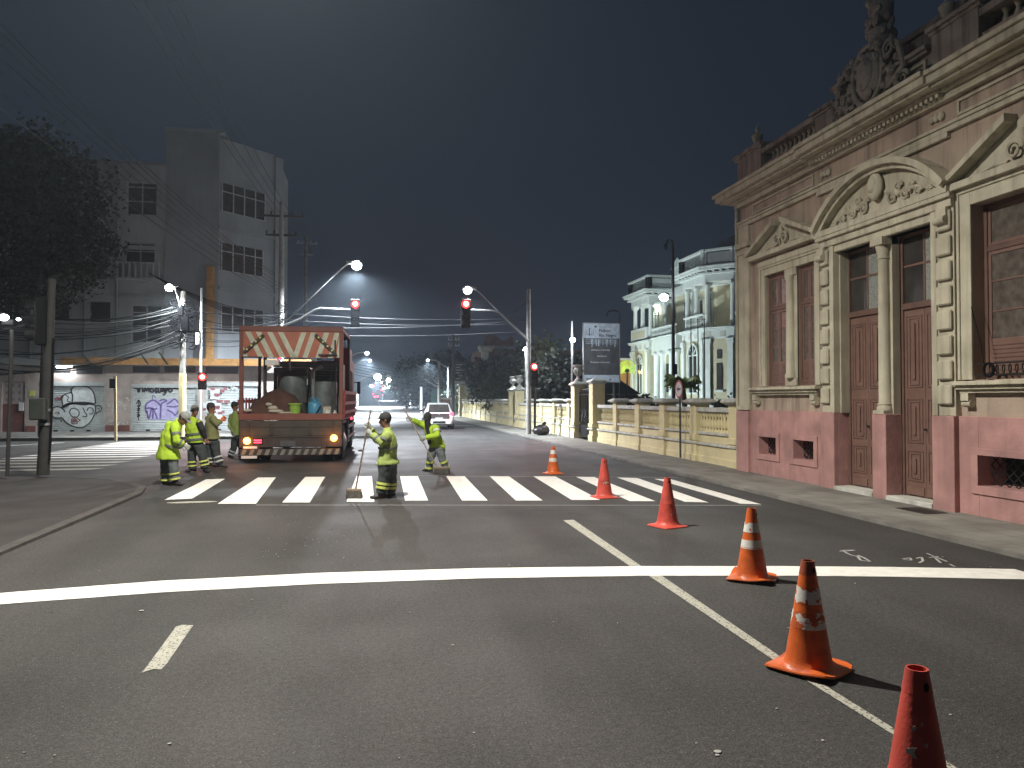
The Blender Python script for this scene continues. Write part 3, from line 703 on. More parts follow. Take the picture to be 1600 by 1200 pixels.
# the entrance bay steps forward
for d0, z_0, z_1 in ((.24,6.283,6.333),(.40,6.333,6.383),(.49,6.383,6.503),(.54,6.503,6.573)): m.box(X0-d0, X0-.05, 9.48, 12.84, z_0, z_1)
P_(m, 'cornice', 'cream', bevel=.008)
m = MB(); y = 9.52
while y < 12.78: m.box(X0-.2, X0-.11, y, y+.06, 6.222, 6.283); y += .105
P_(m, 'dentils', 'cream')
m = MB()
for y0, y1 in ((12.95,15.3),(7.0,9.35),(3,6.6),(-1,2.6)):
    m = MB(); m.box(X0-.03, X0, y0, y1, 5.88, 5.92); m.box(X0-.03, X0, y0, y1, 6.08, 6.12); m.box(X0-.03, X0, y0, y0+.04, 5.92, 6.08); m.box(X0-.03, X0, y1-.04, y1, 5.92, 6.08); P_(m, 'frieze_panel', 'cream')
for y in (9.75, 12.55): 
    m = MB()
    for dy in (-.1, 0, .1): m.ball((X0-.03, y+dy, 6.0+.03*math.sin(dy*30)), (.04,.055,.07), 8, 6)
    P_(m, 'frieze_rosette', 'cream')
# parapet
m = MB()
XPp = X0-.02
for (a, b, zt) in ((14.86,15.9,7.33),(12.25,12.83,7.2),(8.91,9.8,7.33)): m.box(XPp-.04, XPp+.38, a, b, 6.57, zt)
m.box(XPp+.02, XPp+.32, 9.8, 12.25, 6.57, 7.12)
for a, b in ((12.83,14.86),(5.9,8.91),(1.2,4.6)): m.box(XPp, XPp+.34, a, b, 6.57, 6.74); m.box(XPp-.03, XPp+.37, a, b, 7.14, 7.25)
m.box(XPp-.04, XPp+.38, 4.6, 5.9, 6.57, 7.33); m.box(XPp-.04, XPp+.38, -4, 1.2, 6.57, 7.33)
for a, b, zt in ((14.78,16.0,7.33),(12.17,12.91,7.2),(8.83,9.85,7.33),(9.85,12.17,7.12),(4.55,5.95,7.33)): m.box(XPp-.12, XPp+.42, a, b, zt, zt+.07); m.box(XPp-.07, XPp+.40, a+.02, b-.02, zt-.05, zt)
m.box(XPp+.38, X0+14, YE-.35, YE, 6.57, 7.25)
par = P_(m, 'parapet', mk('dimmed_sooty_stucco', (.36,.32,.27), .85, dirt=.6, streak=.7, dirtcol=(.12,.10,.09), var=.15, scale=2, bump=.2), bevel=.008)  # sooty streaks are dirt; base colour also darkened for the dim light up here
m = MB(); m.box(XPp-.02, XPp+.02, 10.1, 10.7, 6.72, 6.76); 
for (a, b) in ((9.95,10.6),(11.5,12.1)):
    for q in ((a,b,6.95,7.0),(a,b,6.7,6.74),(a,a+.05,6.74,6.95),(b-.05,b,6.74,6.95)): m.box(XPp-.02, XPp+.02, *q)
m.build('parapet_panels', M['cream'], par)
bp_ = [(.055,0),(.055,.04),(.03,.07),(.065,.16),(.05,.24),(.028,.32),(.05,.37),(.055,.40)]
for rng in (list(13.0+.165*i for i in range(11)), list(6.05+.2*i for i in range(14))):
    for y in rng:
        b_ = MB(); b_.lathe(bp_, (XPp+.17, y, 6.74), 10); b_.build('baluster', M['cream'], par, smooth=True)
# attic behind with carved cartouche and a seated figure finial
m = MB(); m.box(X0+.25, X0+.7, 9.5, 12.6, 7.19, 7.62); m.box(X0+.18, X0+.75, 9.4, 12.7, 7.62, 7.72); m.box(X0+.7, X0+5, 9.5, 12.6, 7.0, 7.62)
P_(m, 'attic', mk('dark_sooty_pink', (.30,.25,.21), .9, dirt=.6, streak=.6, dirtcol=(.1,.09,.08)), bevel=.01)
m = MB(); c = 11.15; x = X0-.14
m.ball((x, c, 7.25), (.10,.30,.42), 14, 10); m.ball((x-.08, c, 7.27), (.07,.20,.28), 12, 8)
m.tube([(x-.02, c+.36*math.cos(t)*1.05, 7.25+.5*math.sin(t)) for t in [i*math.pi/14 for i in range(29)]], .045, 7)
for s in (1,-1):
    scroll(m, c+s*.48, 7.0, s, .2, .045, x); scroll(m, c+s*.5, 7.5, s, .15, .04, x); scroll(m, c+s*.82, 6.86, s, .13, .035, x)
    m.tube([(x, c+s*.5, 6.85), (x, c+s*.85, 7.05), (x, c+s*.75, 7.45), (x, c+s*.55, 7.7)], [.05,.06,.05,.02], 7)
m.lathe([(.24,0),(.27,.06),(.2,.1),(.22,.35),(.17,.4),(.13,.46),(.2,.62),(.21,.8),(.15,.92),(.05,1.0),(.09,1.06),(.02,1.15)], (X0+.12, c, 7.7), 14)
rc = random.Random(12)
for k in range(60):
    a = rc.uniform(0, 6.28); q = rc.uniform(.3, .95); m.ball((x-rc.uniform(-.06,.08), c+q*math.cos(a), 7.2+.62*q*math.sin(a)), (rc.uniform(.03,.08), rc.uniform(.03,.09), rc.uniform(.03,.10)), 7, 5)
for k in range(24): a = rc.uniform(0,6.28); m.ball((X0+.12+.2*math.cos(a), c+.2*math.sin(a), 7.85+rc.uniform(0,.75)), (.06,.06,rc.uniform(.05,.1)), 7, 5)
P_(m, 'carved_cartouche', mk('sooty_carved_stucco', (.34,.31,.26), .9, dirt=.7, dirtcol=(.10,.09,.08), dscale=6), smooth=True)
for y, zb in ((15.35, 7.40), (12.35, 7.27), (9.7, 7.4)):
    m = MB(); m.lathe([(.09,0),(.09,.05),(.04,.1),(.1,.2),(.13,.32),(.1,.36),(.03,.4),(.05,.46),(.01,.58)], (XPp+.17, y, zb), 12); m.build('finial', M['cream'], par, smooth=True)
# down pipe and meter bits
m = MB(); m.tube([(X0-.05, 15.98, 0.1), (X0-.05, 15.98, 6.3)], .04, 8); P_(m, 'drain_pipe', 'cream', smooth=True)
# drain grate in pavement
m = MB(); g = G(1440, 798, .05); m.box(g[0]-.2, g[0]+.2, g[1]-.3, g[1]+.3, .0505, .056); solo(m, 'drain_cover', M['iron'], 'dark square drain cover in the pavement by the mansion doors', 'drain cover')
# ================================================================ yellow balustrade wall, gate, urns
FX = 8.6
def fy(px, py=640): return PX(px, py, FX)[1]
def fence(name, label, y0, y1, piers, bal=True, group='yellow balustraded street walls'):
    t = thing(name, label, 'garden wall', (FX, y0, 0), group=group)
    m = MB(); m.box(FX, FX+.30, y0, y1, 0, .50); m.box(FX-.03, FX+.0, y0, y1, 0, .22); m.box(FX+.03, FX+.27, y0, y1, .57, .78)
    m.build('wall', M['yellow'], t, bevel=.008)
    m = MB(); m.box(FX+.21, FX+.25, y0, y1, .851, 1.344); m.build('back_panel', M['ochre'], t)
    m = MB(); m.box(FX-.05, FX+.35, y0, y1, .50, .57); m.box(FX-.02, FX+.32, y0, y1, .78, .85); m.box(FX-.02, FX+.32, y0, y1, 1.37, 1.49); m.box(FX+.02, FX+.28, y0, y1, 1.345, 1.37)
    m.build('coping', M['white'], t, bevel=.015)
    ys = sorted(piers)
    for y in ys:
        m = MB(); m.box(FX-.05, FX+.35, y-.19, y+.19, 0, 1.56); m.box(FX-.08, FX+.38, y-.22, y+.22, 0, .22); m.box(FX-.075, FX+.375, y-.21, y+.21, .60, .75)
        p = m.build('pier', M['yellow'], t, bevel=.008)
        m = MB(); m.lathe([(.25,0),(.27,.02),(.34,.06),(.34,.11),(.26,.15),(.2,.17)], (FX+.15, y, 1.56), sq=True)
        m.lathe([(.23,0),(.235,.06)], (FX+.15, y, .505), sq=True); m.build('pier_cap', M['white'], p, bevel=.01)
    return t
BAL = [(.055,0),(.055,.05),(.028,.09),(.066,.20),(.045,.29),(.026,.38),(.055,.44),(.055,.50)]
def balusters(t, y0, y1, step=.15, n=10, mx=100):
    me = None; k = 0; y = y0
    while y < y1 and k < mx:
        if me is None:
            b = MB(); b.lathe(BAL, (FX+.09, y, .848), n); me = b.build('baluster', M['yellow'], t, smooth=True); yb = y
        else:
            c = me.copy(); C.objects.link(c); c.location = (0, y-yb, 0)
        k += 1; y += step
ynear = 16.12
pp = [fy(1085), fy(1036), fy(997), fy(962)]
f1 = fence('balustrade_wall', 'yellow balustraded garden wall with stone caps between the pink mansion and the iron gate', ynear, fy(934), pp+[16.45])
edges = [16.45]+sorted(pp)+[fy(934)]
cnt = 0
for a, b in zip(edges[:-1], edges[1:]):
    n = int((b-a-.5)/.145)
    balusters(f1, a+.30, b-.26, .165 if a < 20 else .18)
YG0, YG1 = fy(930)-.0, fy(901)
def gatepier(y, label, h=2.25, w=.25):
    t = thing('gate_pier', label, 'gate pier', (FX+.15, y, 0), group='tall yellow gate piers')
    m = MB(); m.box(FX+.15-w, FX+.15+w, y-w, y+w, .3, h); m.box(FX+.11-w, FX+.19+w, y-w-.04, y+w+.04, 0, .3); m.box(FX+.11-w, FX+.19+w, y-w-.04, y+w+.04, .60, .75)
    m.build('shaft', M['yellow'], t, bevel=.01)
    m = MB(); m.lathe([(w+.02,0),(w+.03,.03),(w+.09,.07),(w+.09,.11),(w,.17),(w-.1,.22)], (FX+.15, y, h), sq=True); m.lathe([(w+.07,0),(w+.07,.05)], (FX+.15, y, .51), sq=True)
    m.build('cap', M['white'], t, bevel=.01); return h+.22
def urn(x, y, z, label):
    m = MB(); m.lathe([(.17,0),(.17,.05),(.08,.14),(.06,.2),(.13,.28),(.21,.42),(.2,.52),(.15,.58),(.22,.66),(.23,.70),(.14,.71)], (x, y, z), 16)
    t = thing('stone_urn', label, 'urn', (x, y, z), group='stone urns on the gate piers')
    m.build('bowl', M['white'], t, smooth=True)
    m = MB()
    for k in range(10):
        a = k*.628; m.tube([(x+.14*math.cos(a), y+.14*math.sin(a), z+.29), (x+.22*math.cos(a), y+.22*math.sin(a), z+.42), (x+.2*math.cos(a), y+.2*math.sin(a), z+.52)], [.015,.025,.012], 5)
    m.build('gadroons', M['white'], t, smooth=True)
yA = YG0+.25; yB = YG1+.28
hA = gatepier(yA, 'tall yellow gate pier on the near side of the large iron gate, without an urn', 2.3)
hB = gatepier(yB, 'tall yellow gate pier on the far side of the large iron gate, carrying an urn', 2.25)
urn(FX+.15, yB, hB, 'white stone urn on the pier beside the large iron gate')
# gate
def gate(y0, y1, label, nbar, scroll_=True):
    t = thing('iron_gate', label, 'gate', (FX+.15, y0, 0)); x = FX+.15
    for k, (a, b) in enumerate(((y0, (y0+y1)/2-.01), ((y0+y1)/2+.01, y1))):
        m = MB(); m.bar((x,a,.1),(x,a,2.0),.05); m.bar((x,b,.1),(x,b,2.0),.05)
        for z in (.15,.62,1.25,1.9): m.bar((x,a,z),(x,b,z),.035)
        n = nbar
        for i in range(1, n): y = a+(b-a)*i/n; m.bar((x,y,.15),(x,y,2.08),.018); m.lathe([(.012,0),(.028,.03),(.001,.11)], (x,y,2.06), 6)
        if scroll_:
            for s, cz in ((1,.9),(-1,1.05)):
                for i in range(2):
                    cy_ = a+(b-a)*(.3+.4*i); m.tube([(x, cy_+s*.12*(1-q/30)*math.cos(q*.5), cz+.16*(1-q/30)*math.sin(q*.5)) for q in range(24)], .012, 5)
        m.box(x-.008, x+.008, a, b, .15, .6)
        m.build('gate_leaf', M['iron'], t)
gate(yA+.26, yB-.26, 'black wrought iron double gate with scrolls set in the yellow wall', 9)
pp2 = [fy(889), fy(866), fy(846), fy(826)]
yC = fy(808); 
f2 = fence('balustrade_wall', 'yellow balustraded garden wall between the large iron gate and the narrow gate', yB+.25, yC-.3, [y for y in pp2 if y > yB+.6])
balusters(f2, yB+.5, yC-.5, .2, 8, 70)
hC = gatepier(yC, 'yellow pier with an urn on the near side of the narrow gate', 2.2); urn(FX+.15, yC, hC, 'right one of the close pair of white stone urns by the narrow gate')
yD = fy(802)+.9; gate(yC+.27, yD-.27, 'narrow dark iron gate between two yellow piers with urns', 6, False)
hD = gatepier(yD, 'yellow pier with an urn on the far side of the narrow gate', 2.2); urn(FX+.15, yD, hD, 'left one of the close pair of white stone urns by the narrow gate')
pp3 = [yD+2.6*(i+1) for i in range(9)]
f3 = fence('balustrade_wall', 'long far stretch of yellow balustraded wall running away beyond the narrow gate', yD+.25, 71, pp3)
balusters(f3, yD+.6, 71, .27, 7, 95)
gatepier(71.3, 'tall yellow pier at the far end of the balustraded wall', 3.0, .35)
# round sign on the thin post
g = G(1063, 720, .1)
t = thing('road_sign', 'round red rimmed sign with a black arrow on a thin post by the fence', 'road sign', (8.35, fy(1063)-.2, .1))
sx, sy = 8.35, PX(1063, 700, 8.35)[1]
t.location = (sx, sy, .1); WORLD[t] = Matrix.Translation((sx, sy, .1))
m = MB(); m.tube([(sx,sy,.1),(sx,sy,2.12)], .03, 8); m.build('post', M['greypole'], t, smooth=True)
def disc(mb, c, r, n_, thick, n=24, inner=0):
    n_ = Vector(n_).normalized(); a = n_.cross(Vector((0,0,1))).normalized(); b = a.cross(n_); c = Vector(c)
    if inner:
        for i in range(n):
            t0, t1 = 2*math.pi*i/n, 2*math.pi*(i+1)/n; f_ = lambda t, q: c+(a*math.cos(t)+b*math.sin(t))*q
            mb.poly([f_(t0,inner), f_(t0,r), f_(t1,r), f_(t1,inner)], n_*thick)
    else: mb.poly([c+(a*math.cos(2*math.pi*i/n)+b*math.sin(2*math.pi*i/n))*r for i in range(n)], n_*thick)
    return mb
nv = Vector((-1, .02, 0)).normalized(); cz = 1.98; cc = Vector((sx, sy, cz))+nv*.035
disc(MB(), cc, .25, nv, .004).build('sign_plate', M['signw'], t)
disc(MB(), cc+nv*.005, .25, nv, .003, inner=.205).build('red_ring', M['signr'], t)
rt = Vector((0,0,1)).cross(nv); rt = -rt
def P2(u, v): return cc+nv*.006+rt*u+Vector((0,0,v))
m = MB()
m.poly([P2(-.13,-.03), P2(-.13,.03), P2(.03,.03), P2(.03,.075), P2(.14,0), P2(.03,-.075), P2(.03,-.03)], nv*.003)
m.build('black_arrow', M['bb_ink'], t)
# signal pole with wires etc is built with the street lights; bin bag at its foot
g = PX(842, 672, 7.6); m = MB()
m.ball((7.75, 33.2, .28), (.38,.34,.26), 14, 10); m.ball((7.55, 33.0, .26), (.28,.3,.18), 12, 8); m.tube([(7.85,33.2,.5),(7.9,33.15,.66)], [.1,.05], 7)
m.build('bin_bag', M['bag'], smooth=True, wrinkle=.05, wscale=5, label='dark tied bin bag lying at the foot of the signal pole', cat='bin bag')
# ================================================================ white villa behind the wall
PXX = 22.8
pal = thing('white_villa', 'floodlit two storey white villa with columned loggias and balustraded roof behind the yellow wall', 'villa', (PXX, 52, 0))
def V(mb, name, mat, **k): return mb.build(name, M[mat], pal, **k)
PB = [(.06,0),(.06,.05),(.03,.1),(.075,.25),(.05,.4),(.03,.5),(.06,.58),(.06,.62)]
def balu_row(p0, p1, z, step=.28, par=pal, mat='pal_w'):
    p0 = Vector(p0); p1 = Vector(p1); n = max(2, int((p1-p0).length/step))
    for i in range(n):
        q = p0.lerp(p1, (i+.5)/n); b = MB(); b.lathe(PB, (q.x, q.y, z), 6); b.build('baluster', M[mat], par)
def col(mb, x, y, z0, z1, r=.2):
    h = z1-z0; mb.lathe([(r*1.35,0),(r*1.35,.15)], (x,y,z0), sq=True); mb.lathe([(r*1.2,.15),(r*1.15,.25),(r,.32),(r*.88,h-.4),(r*1.0,h-.36),(r*1.15,h-.2)], (x,y,z0), 12); mb.lathe([(r*1.35,h-.2),(r*1.35,h)], (x,y,z0), sq=True)
def arch_win(x, y, z, w, h, nrm='x', sgn=-1, door=False):
    """arched opening: dark glass, white surround and bars; nrm axis, on face at x or y"""
    def P(u, v, d): return (x+sgn*d, y+u, z+v) if nrm == 'x' else (x+u, y+sgn*d, z+v)
    out = [(-w/2,0),(w/2,0)]+[(w/2*math.cos(t), h-w/2+w/2*math.sin(t)) for t in [math.pi*i/10 for i in range(11)]]
    m = MB(); m.poly([P(u,v,.0) for u,v in out], Vector(P(0,0,.02))-Vector(P(0,0,0))); f = V(m, 'window', 'glass')
    m = MB(); k = 1.22
    inn = [(-w/2,0)]+[(-w/2*math.cos(t), h-w/2+w/2*math.sin(t)) for t in [math.pi*i/12 for i in range(13)]]+[(w/2,0)]
    ou = [(-w/2*k,0)]+[(-w/2*k*math.cos(t), h-w/2+w/2*k*math.sin(t)) for t in [math.pi*i/12 for i in range(13)]]+[(w/2*k,0)]
    for i in range(len(inn)-1):
        m.poly([P(*inn[i],.0), P(*inn[i+1],.0), P(*ou[i+1],.0), P(*ou[i],.0)], Vector(P(0,0,.12))-Vector(P(0,0,0)))
    def bx(u0,u1,v0,v1,d=.07):
        a = P(u0,v0,.02); b = P(u1,v1,d); m.box(a[0],b[0],a[1],b[1],a[2],b[2])
    if not door:
        bx(-.04,.04,0,h-.05); bx(-w/2+.02,w/2-.02,h-w/2-.05,h-w/2+.05); bx(-w/2,-w/2+.1,0,h-w/2-.06); bx(w/2-.1,w/2,0,h-w/2-.06)
        for s in (-1,1): a = P(0,h-w/2,.045); b = P(s*w/2*.7,h-w/2+w/2*.7,.045); m.bar(a,b,.05)
        bx(-w/2-.1,w/2+.1,-.14,-.005,.16)
    m.build('window_frame', M['pal_w'], f)
def ring_plan(pts, z0, z1, mb): return mb.poly([(x, y, z0) for x, y in pts], (0, 0, z1-z0))
def grow(pts, d):
    # outwards offset of a convex plan, listed counter-clockwise
    out = []; n = len(pts)
    for i in range(n):
        p0, p1, p2 = Vector(pts[i-1]), Vector(pts[i]), Vector(pts[(i+1) % n])
        e1 = (p1-p0).normalized(); e2 = (p2-p1).normalized(); n1 = Vector((e1.y,-e1.x)); n2 = Vector((e2.y,-e2.x))
        b = (n1+n2).normalized(); out.append(tuple(p1+b*d/max(b.dot(n1), .3)))
    return out
Z1F, Z2F, ZC, ZP = 1.3, 6.7, 10.2, 12.0
def wing(pts, mass, open_top=True, cols=(), name=''):
    """one wing: ground floor block, frieze, balcony slab, loggia with columns, entablature, parapet; pts = ccw plan"""
    m = MB(); ring_plan(pts, 0, Z1F, m); ring_plan(grow(pts,.12), Z1F-.15, Z1F, m); V(m, 'base', 'pal_w', bevel=.02)
    m = MB(); ring_plan(grow(pts,-.02), Z1F, 6.0, m); V(m, 'wall', 'pal_y')
    m = MB(); ring_plan(grow(pts,.06), 5.9, 6.5, m); ring_plan(grow(pts,.22), 6.5, 6.62, m); ring_plan(grow(pts,.30), 6.62, Z2F, m); V(m, 'belt_course', 'pal_w', bevel=.02)
    m = MB(); ring_plan(mass, Z2F, ZC, m); V(m, 'upper_wall', 'pal_y')
    m = MB(); ring_plan(grow(pts,.02), ZC-.35, ZC+.15, m); ring_plan(grow(pts,.3), ZC+.15, ZC+.3, m); ring_plan(grow(pts,.55), ZC+.42, ZC+.6, m); ring_plan(grow(pts,.65), ZC+.6, ZC+.72, m); V(m, 'cornice', 'pal_w', bevel=.02)
    # brackets under the cornice and square panels in the belt course
    m = MB(); q = MB(); n = len(pts)
    for i in range(n):
        a, b = Vector(pts[i]), Vector(pts[(i+1) % n]); L_ = (b-a).length; d = (b-a)/L_; nn = Vector((d.y,-d.x))
        k = max(1, int(L_/.5))
        for j in range(k):
            c = a+d*(L_*(j+.5)/k); cv = Vector((c.x, c.y, 0))
            Mx = Matrix(((nn.x, d.x, 0),(nn.y, d.y, 0),(0,0,1)))
            m.cbox((c.x+nn.x*.22, c.y+nn.y*.22, ZC+.36), (.24,.08,.06), Mx)
            if j % 2 == 0: q.cbox((c.x+nn.x*.065, c.y+nn.y*.065, 6.2), (.03,.17,.17), Mx)
    V(m, 'brackets', 'pal_w'); V(q, 'panel_blocks', 'glass' if False else 'white')
    m = MB(); ring_plan(grow(pts,.05), ZC+.72, ZC+.95, m); V(m, 'parapet_plinth', 'pal_w')
    for i in range(n):
        a, b = Vector(pts[i]), Vector(pts[(i+1) % n]); L_ = (b-a).length; d = (b-a)/L_; nnn = Vector((d.y,-d.x))
        if a.x > PXX+6 and b.x > PXX+6: continue
        m = MB(); ang = math.atan2(d.y, d.x); Mx = Matrix.Rotation(ang, 3, 'Z')
        for e_ in (a, b): m.cbox((e_.x, e_.y, ZC+1.3), (.22,.22,.45), Mx)
        mid = (a+b)/2
        m.cbox((mid.x, mid.y, ZC+1.83), (L_/2+.28,.25,.09), Mx); 
        if i in (1,): m.cbox((mid.x, mid.y, ZC+1.3), (L_/2-.2,.13,.35), Mx)
        V(m, 'parapet', 'pal_w', bevel=.02)
        m = MB(); m.cbox((mid.x-nnn.x*.12, mid.y-nnn.y*.12, ZC+1.36), (L_/2-.15,.03,.42), Mx); V(m, 'parapet_back', 'pal_w')
        if i not in (1,): balu_row((a+d*.35).to_3d(), (b-d*.35).to_3d(), ZC+.98, .35)
    for (x, y) in cols:
        m = MB(); col(m, x, y, Z2F+.0, ZC-.35, .19); V(m, 'column', 'pal_w', smooth=True)
# near wing (right in the picture): faces street at x=22.8 from y=47.7 to 51.4, and faces us at y=47.7 (canted)
wingA = [(29,46.2),(29,54),(PXX,54),(PXX,47.7),(24.3,46.2)][::-1]
wingA = [(PXX,51.4),(PXX,47.7),(24.2,46.2),(33,46.2),(33,51.4)]
massA = [(PXX+1.6,51.39),(PXX+1.6,49.0),(26.0,47.9),(32.9,47.9),(32.9,51.39)]
wing(wingA, massA, cols=[(PXX+.25,51.1),(PXX+.25,49.5),(PXX+.25,47.8),(24.25,46.45),(26.4,46.45),(28.6,46.45)])
wingB = [(PXX,62.4),(PXX,58.2),(26.3,58.2),(26.3,62.4)]
massB = [(PXX+1.8,62.39),(PXX+1.8,59.6),(26.29,59.6),(26.29,62.39)]
wing(wingB, massB, cols=[(PXX+.25,62.1),(PXX+.25,60.3),(PXX+.25,58.45),(24.3,58.45),(25.9,58.45)])
# middle block set back
m = MB(); m.box(25.2, 38, 51.41, 58.19, 0, 10.9); m.box(26.31, 38, 58.21, 62.3, 0, 10.9); V(m, 'middle_wall', 'pal_y')
m = MB(); m.box(24.9, 25.19, 51.41, 58.19, 5.9, 6.7); m.box(24.6, 25.19, 51.41, 58.19, 10.3, 10.95); m.box(24.95, 25.19, 51.45, 51.8, .8, 5.9); m.box(24.95, 25.19, 57.8, 58.18, .8, 5.9); m.box(24.95,25.19,54.5,54.8,6.7,10.3); V(m, 'middle_cornice', 'pal_w', bevel=.02)
# portico projecting between the wings
m = MB(); m.box(23.0, 25.18, 53.2, 58.18, 5.55, 6.68); m.box(22.8, 25.18, 53.0, 58.18, 6.68, 6.8); m.box(22.9,25.18,53.1,58.18,0,1.2); V(m, 'portico_slab', 'pal_w', bevel=.03)
for y in (53.4, 54.4, 56.2, 57.5):
    m = MB(); col(m, 23.2, y, 1.2, 5.55, .26); V(m, 'portico_column', 'pal_w', smooth=True)
m = MB(); m.box(22.9,23.1,53.1,58.1,7.42,7.55); V(m, 'balcony_rail', 'pal_w'); balu_row((23,53.2,0),(23,58,0),6.8,.3)
arch_win(25.18, 55.4, 1.3, 1.7, 4.0, 'x', -1, door=True)
arch_win(PXX+.0, 49.6, 2.2, 1.5, 3.4, 'x', -1); arch_win(PXX+.0, 60.3, 2.2, 1.3, 3.2, 'x', -1)
arch_win(PXX+1.6, 50.2, 7.0, .9, 2.6, 'x', -1); arch_win(28.2, 47.9, 7.2, 1.1, 2.6, 'y', -1); arch_win(PXX+1.8, 61, 7.0, .9, 2.6, 'x', -1)
for (x, y, z, w, h) in ((25.18, 52.4, 1.6, .55, 2.0), (25.18, 52.4, 4.2, .45, .9), (25.18, 53.2, 7.2, .6, 2.2), (25.18, 56, 7.2, .7, 2.4)):
    m = MB(); m.box(x-.03, x, y-w/2, y+w/2, z, z+h); f = V(m, 'window', 'glass'); m = MB()
    for q in ((y-w/2-.1,y-w/2,z,z+h),(y+w/2,y+w/2+.1,z,z+h),(y-w/2-.1,y+w/2+.1,z+h,z+h+.12)): m.box(x-.08, x, *q)
    m.build('window_frame', M['pal_w'], f)
for (x, y, z, w, h) in ((26.2, 46.22, 2.3, .55, 2.4), (28.8, 46.22, 2.3, .55, 2.4), (26.2, 46.22, 5.0, .5, .6), (24.5, 58.22, 2.3, .6, 2.4)):
    m = MB(); m.box(x-w/2, x+w/2, y-.04, y, z, z+h); V(m, 'window', 'glass')
for x in (25.2, 27.5, 30.0):
    m = MB(); m.box(x-.22, x+.22, 46.02, 46.19, Z1F, 5.9); V(m, 'pilaster', 'pal_w')
ca, cb_ = Vector((22.8,47.7)), Vector((24.2,46.2)); cd = (cb_-ca).normalized(); cn = Vector((cd.y,-cd.x)); cn = cn if cn.y < 0 else -cn
CM = Matrix(((cd.x,-cn.x,0),(cd.y,-cn.y,0),(0,0,1)))
def canted(s0, half, z0, z1, d, name, mat):
    c = ca+cd*s0+cn*d/2; m = MB(); m.cbox((c.x,c.y,(z0+z1)/2), (half,d/2,(z1-z0)/2), CM); return V(m, name, mat, bevel=.01)
for s0 in (.22, 1.82): canted(s0, .2, Z1F, 5.55, .16, 'pilaster', 'pal_w'); canted(s0, .26, 5.55, 5.9, .22, 'pilaster_capital', 'pal_w')
canted(1.02, .2, 2.4, 4.2, .05, 'slit_window', 'glass'); canted(1.02, .16, 4.5, 5.1, .05, 'slit_window', 'glass'); canted(1.02, .32, 2.2, 2.35, .12, 'slit_sill', 'pal_w')
for y in (51.15, 48.0): m = MB(); m.box(PXX-.16, PXX-.0, y-.2, y+.2, Z1F, 5.55); m.box(PXX-.22, PXX, y-.26, y+.26, 5.55, 5.9); V(m, 'pilaster', 'pal_w', bevel=.01)
for y in (62.1, 58.5): m = MB(); m.box(PXX-.16, PXX-.0, y-.2, y+.2, Z1F, 5.55); m.box(PXX-.22, PXX, y-.26, y+.26, 5.55, 5.9); V(m, 'pilaster', 'pal_w', bevel=.01)
# balcony parapets of the two loggias
for (p0, p1) in (((PXX+.05,51.1),(PXX+.05,47.9)), ((24.3,46.3),(30,46.3)), ((PXX+.2,58.3),(26,58.3))):
    a = Vector(p0); b = Vector(p1); d = (b-a).normalized(); mid = (a+b)/2; Mx = Matrix.Rotation(math.atan2(d.y,d.x),3,'Z'); m = MB()
    m.cbox((mid.x,mid.y,Z2F+.95), ((b-a).length/2,.14,.07), Mx); m.cbox((mid.x,mid.y,Z2F+.06), ((b-a).length/2,.12,.06), Mx); V(m, 'loggia_rail', 'pal_w', bevel=.01)
    balu_row(a.to_3d(), b.to_3d(), Z2F+.18, .32)
m = MB(); m.box(PXX-.1,PXX+.12,58.5,62.3,Z2F,Z2F+1.1); V(m, 'loggia_parapet', 'pal_w'); m = MB(); m.box(PXX-.13,PXX-.105,58.9,61.9,Z2F+.25,Z2F+.85); V(m, 'yellow_panel', 'pal_y')
# central pedimented parapet and roof lantern
m = MB(); m.box(24.9,25.2,51.45,58.15,10.96,11.3); m.box(24.85,25.3,55.6,58.0,11.3,12.6); m.poly([(24.7,55.3,12.6),(24.7,58.3,12.6),(24.7,56.8,13.4)], (.7,0,0)); m.box(24.85,25.2,51.45,55.5,12.0,12.2); V(m, 'centre_parapet', 'pal_w', bevel=.02)
balu_row((25.0,51.7,0),(25.0,55.4,0),11.35,.32)
m = MB(); m.box(28,36,49,57,10.9,13.9); m.box(27.7,36.3,48.7,57.3,13.9,14.2); m.box(28.3,35.7,49.3,56.7,14.2,14.8); V(m, 'roof_lantern', 'grey_wall2', bevel=.05)
# stairs
m = MB()
for i in range(7): m.box(21.2+i*.28, 22.88, 54.4, 57.2, .02+i*.17, .19+i*.17)
V(m, 'entrance_stair', 'pal_w')
for y in (54.2, 57.3):
    m = MB(); m.bar((20.9,y,.75),(22.9,y,1.9),.16); m.bar((20.9,y,.1),(20.9,y,.9),.3); V(m, 'stair_rail', 'pal_w')
# ochre annex far left of the villa with a lime lit fan ornament
def at(px, py, Y): return PY(px, py, Y)
a = at(972, 563, 66); b = at(990, 612, 66)
t = thing('garden_annex', 'low ochre annex wall glowing left of the white villa', 'annex', (a[0], 66, 0))
m = MB(); m.box(a[0]-.6, 27, 66, 70, 0, a[2]); m.build('wall', M['goldwall'], t); m = MB(); m.box(a[0]-.8, 27.2, 65.8, 70.2, a[2], a[2]+.2); m.build('roof', M['pal_w'], t)
c = at(980, 577, 60); m = MB(); t = thing('fan_ornament', 'lime green lit round fan ornament standing by the ochre annex', 'ornament', (c[0], 60, 0))
for i in range(13):
    a0 = -math.pi*.15+math.pi*1.3*i/12; p = (c[0], 60, c[2]-.2); m.bar(p, (c[0]+.75*math.cos(a0), 60, c[2]+.75*math.sin(a0)), .1, .03, up=(0,1,0))
m.tube([(c[0]+.75*math.cos(q), 60, c[2]+.75*math.sin(q)) for q in [-math.pi*.2+math.pi*1.4*i/16 for i in range(17)]], .06, 6)
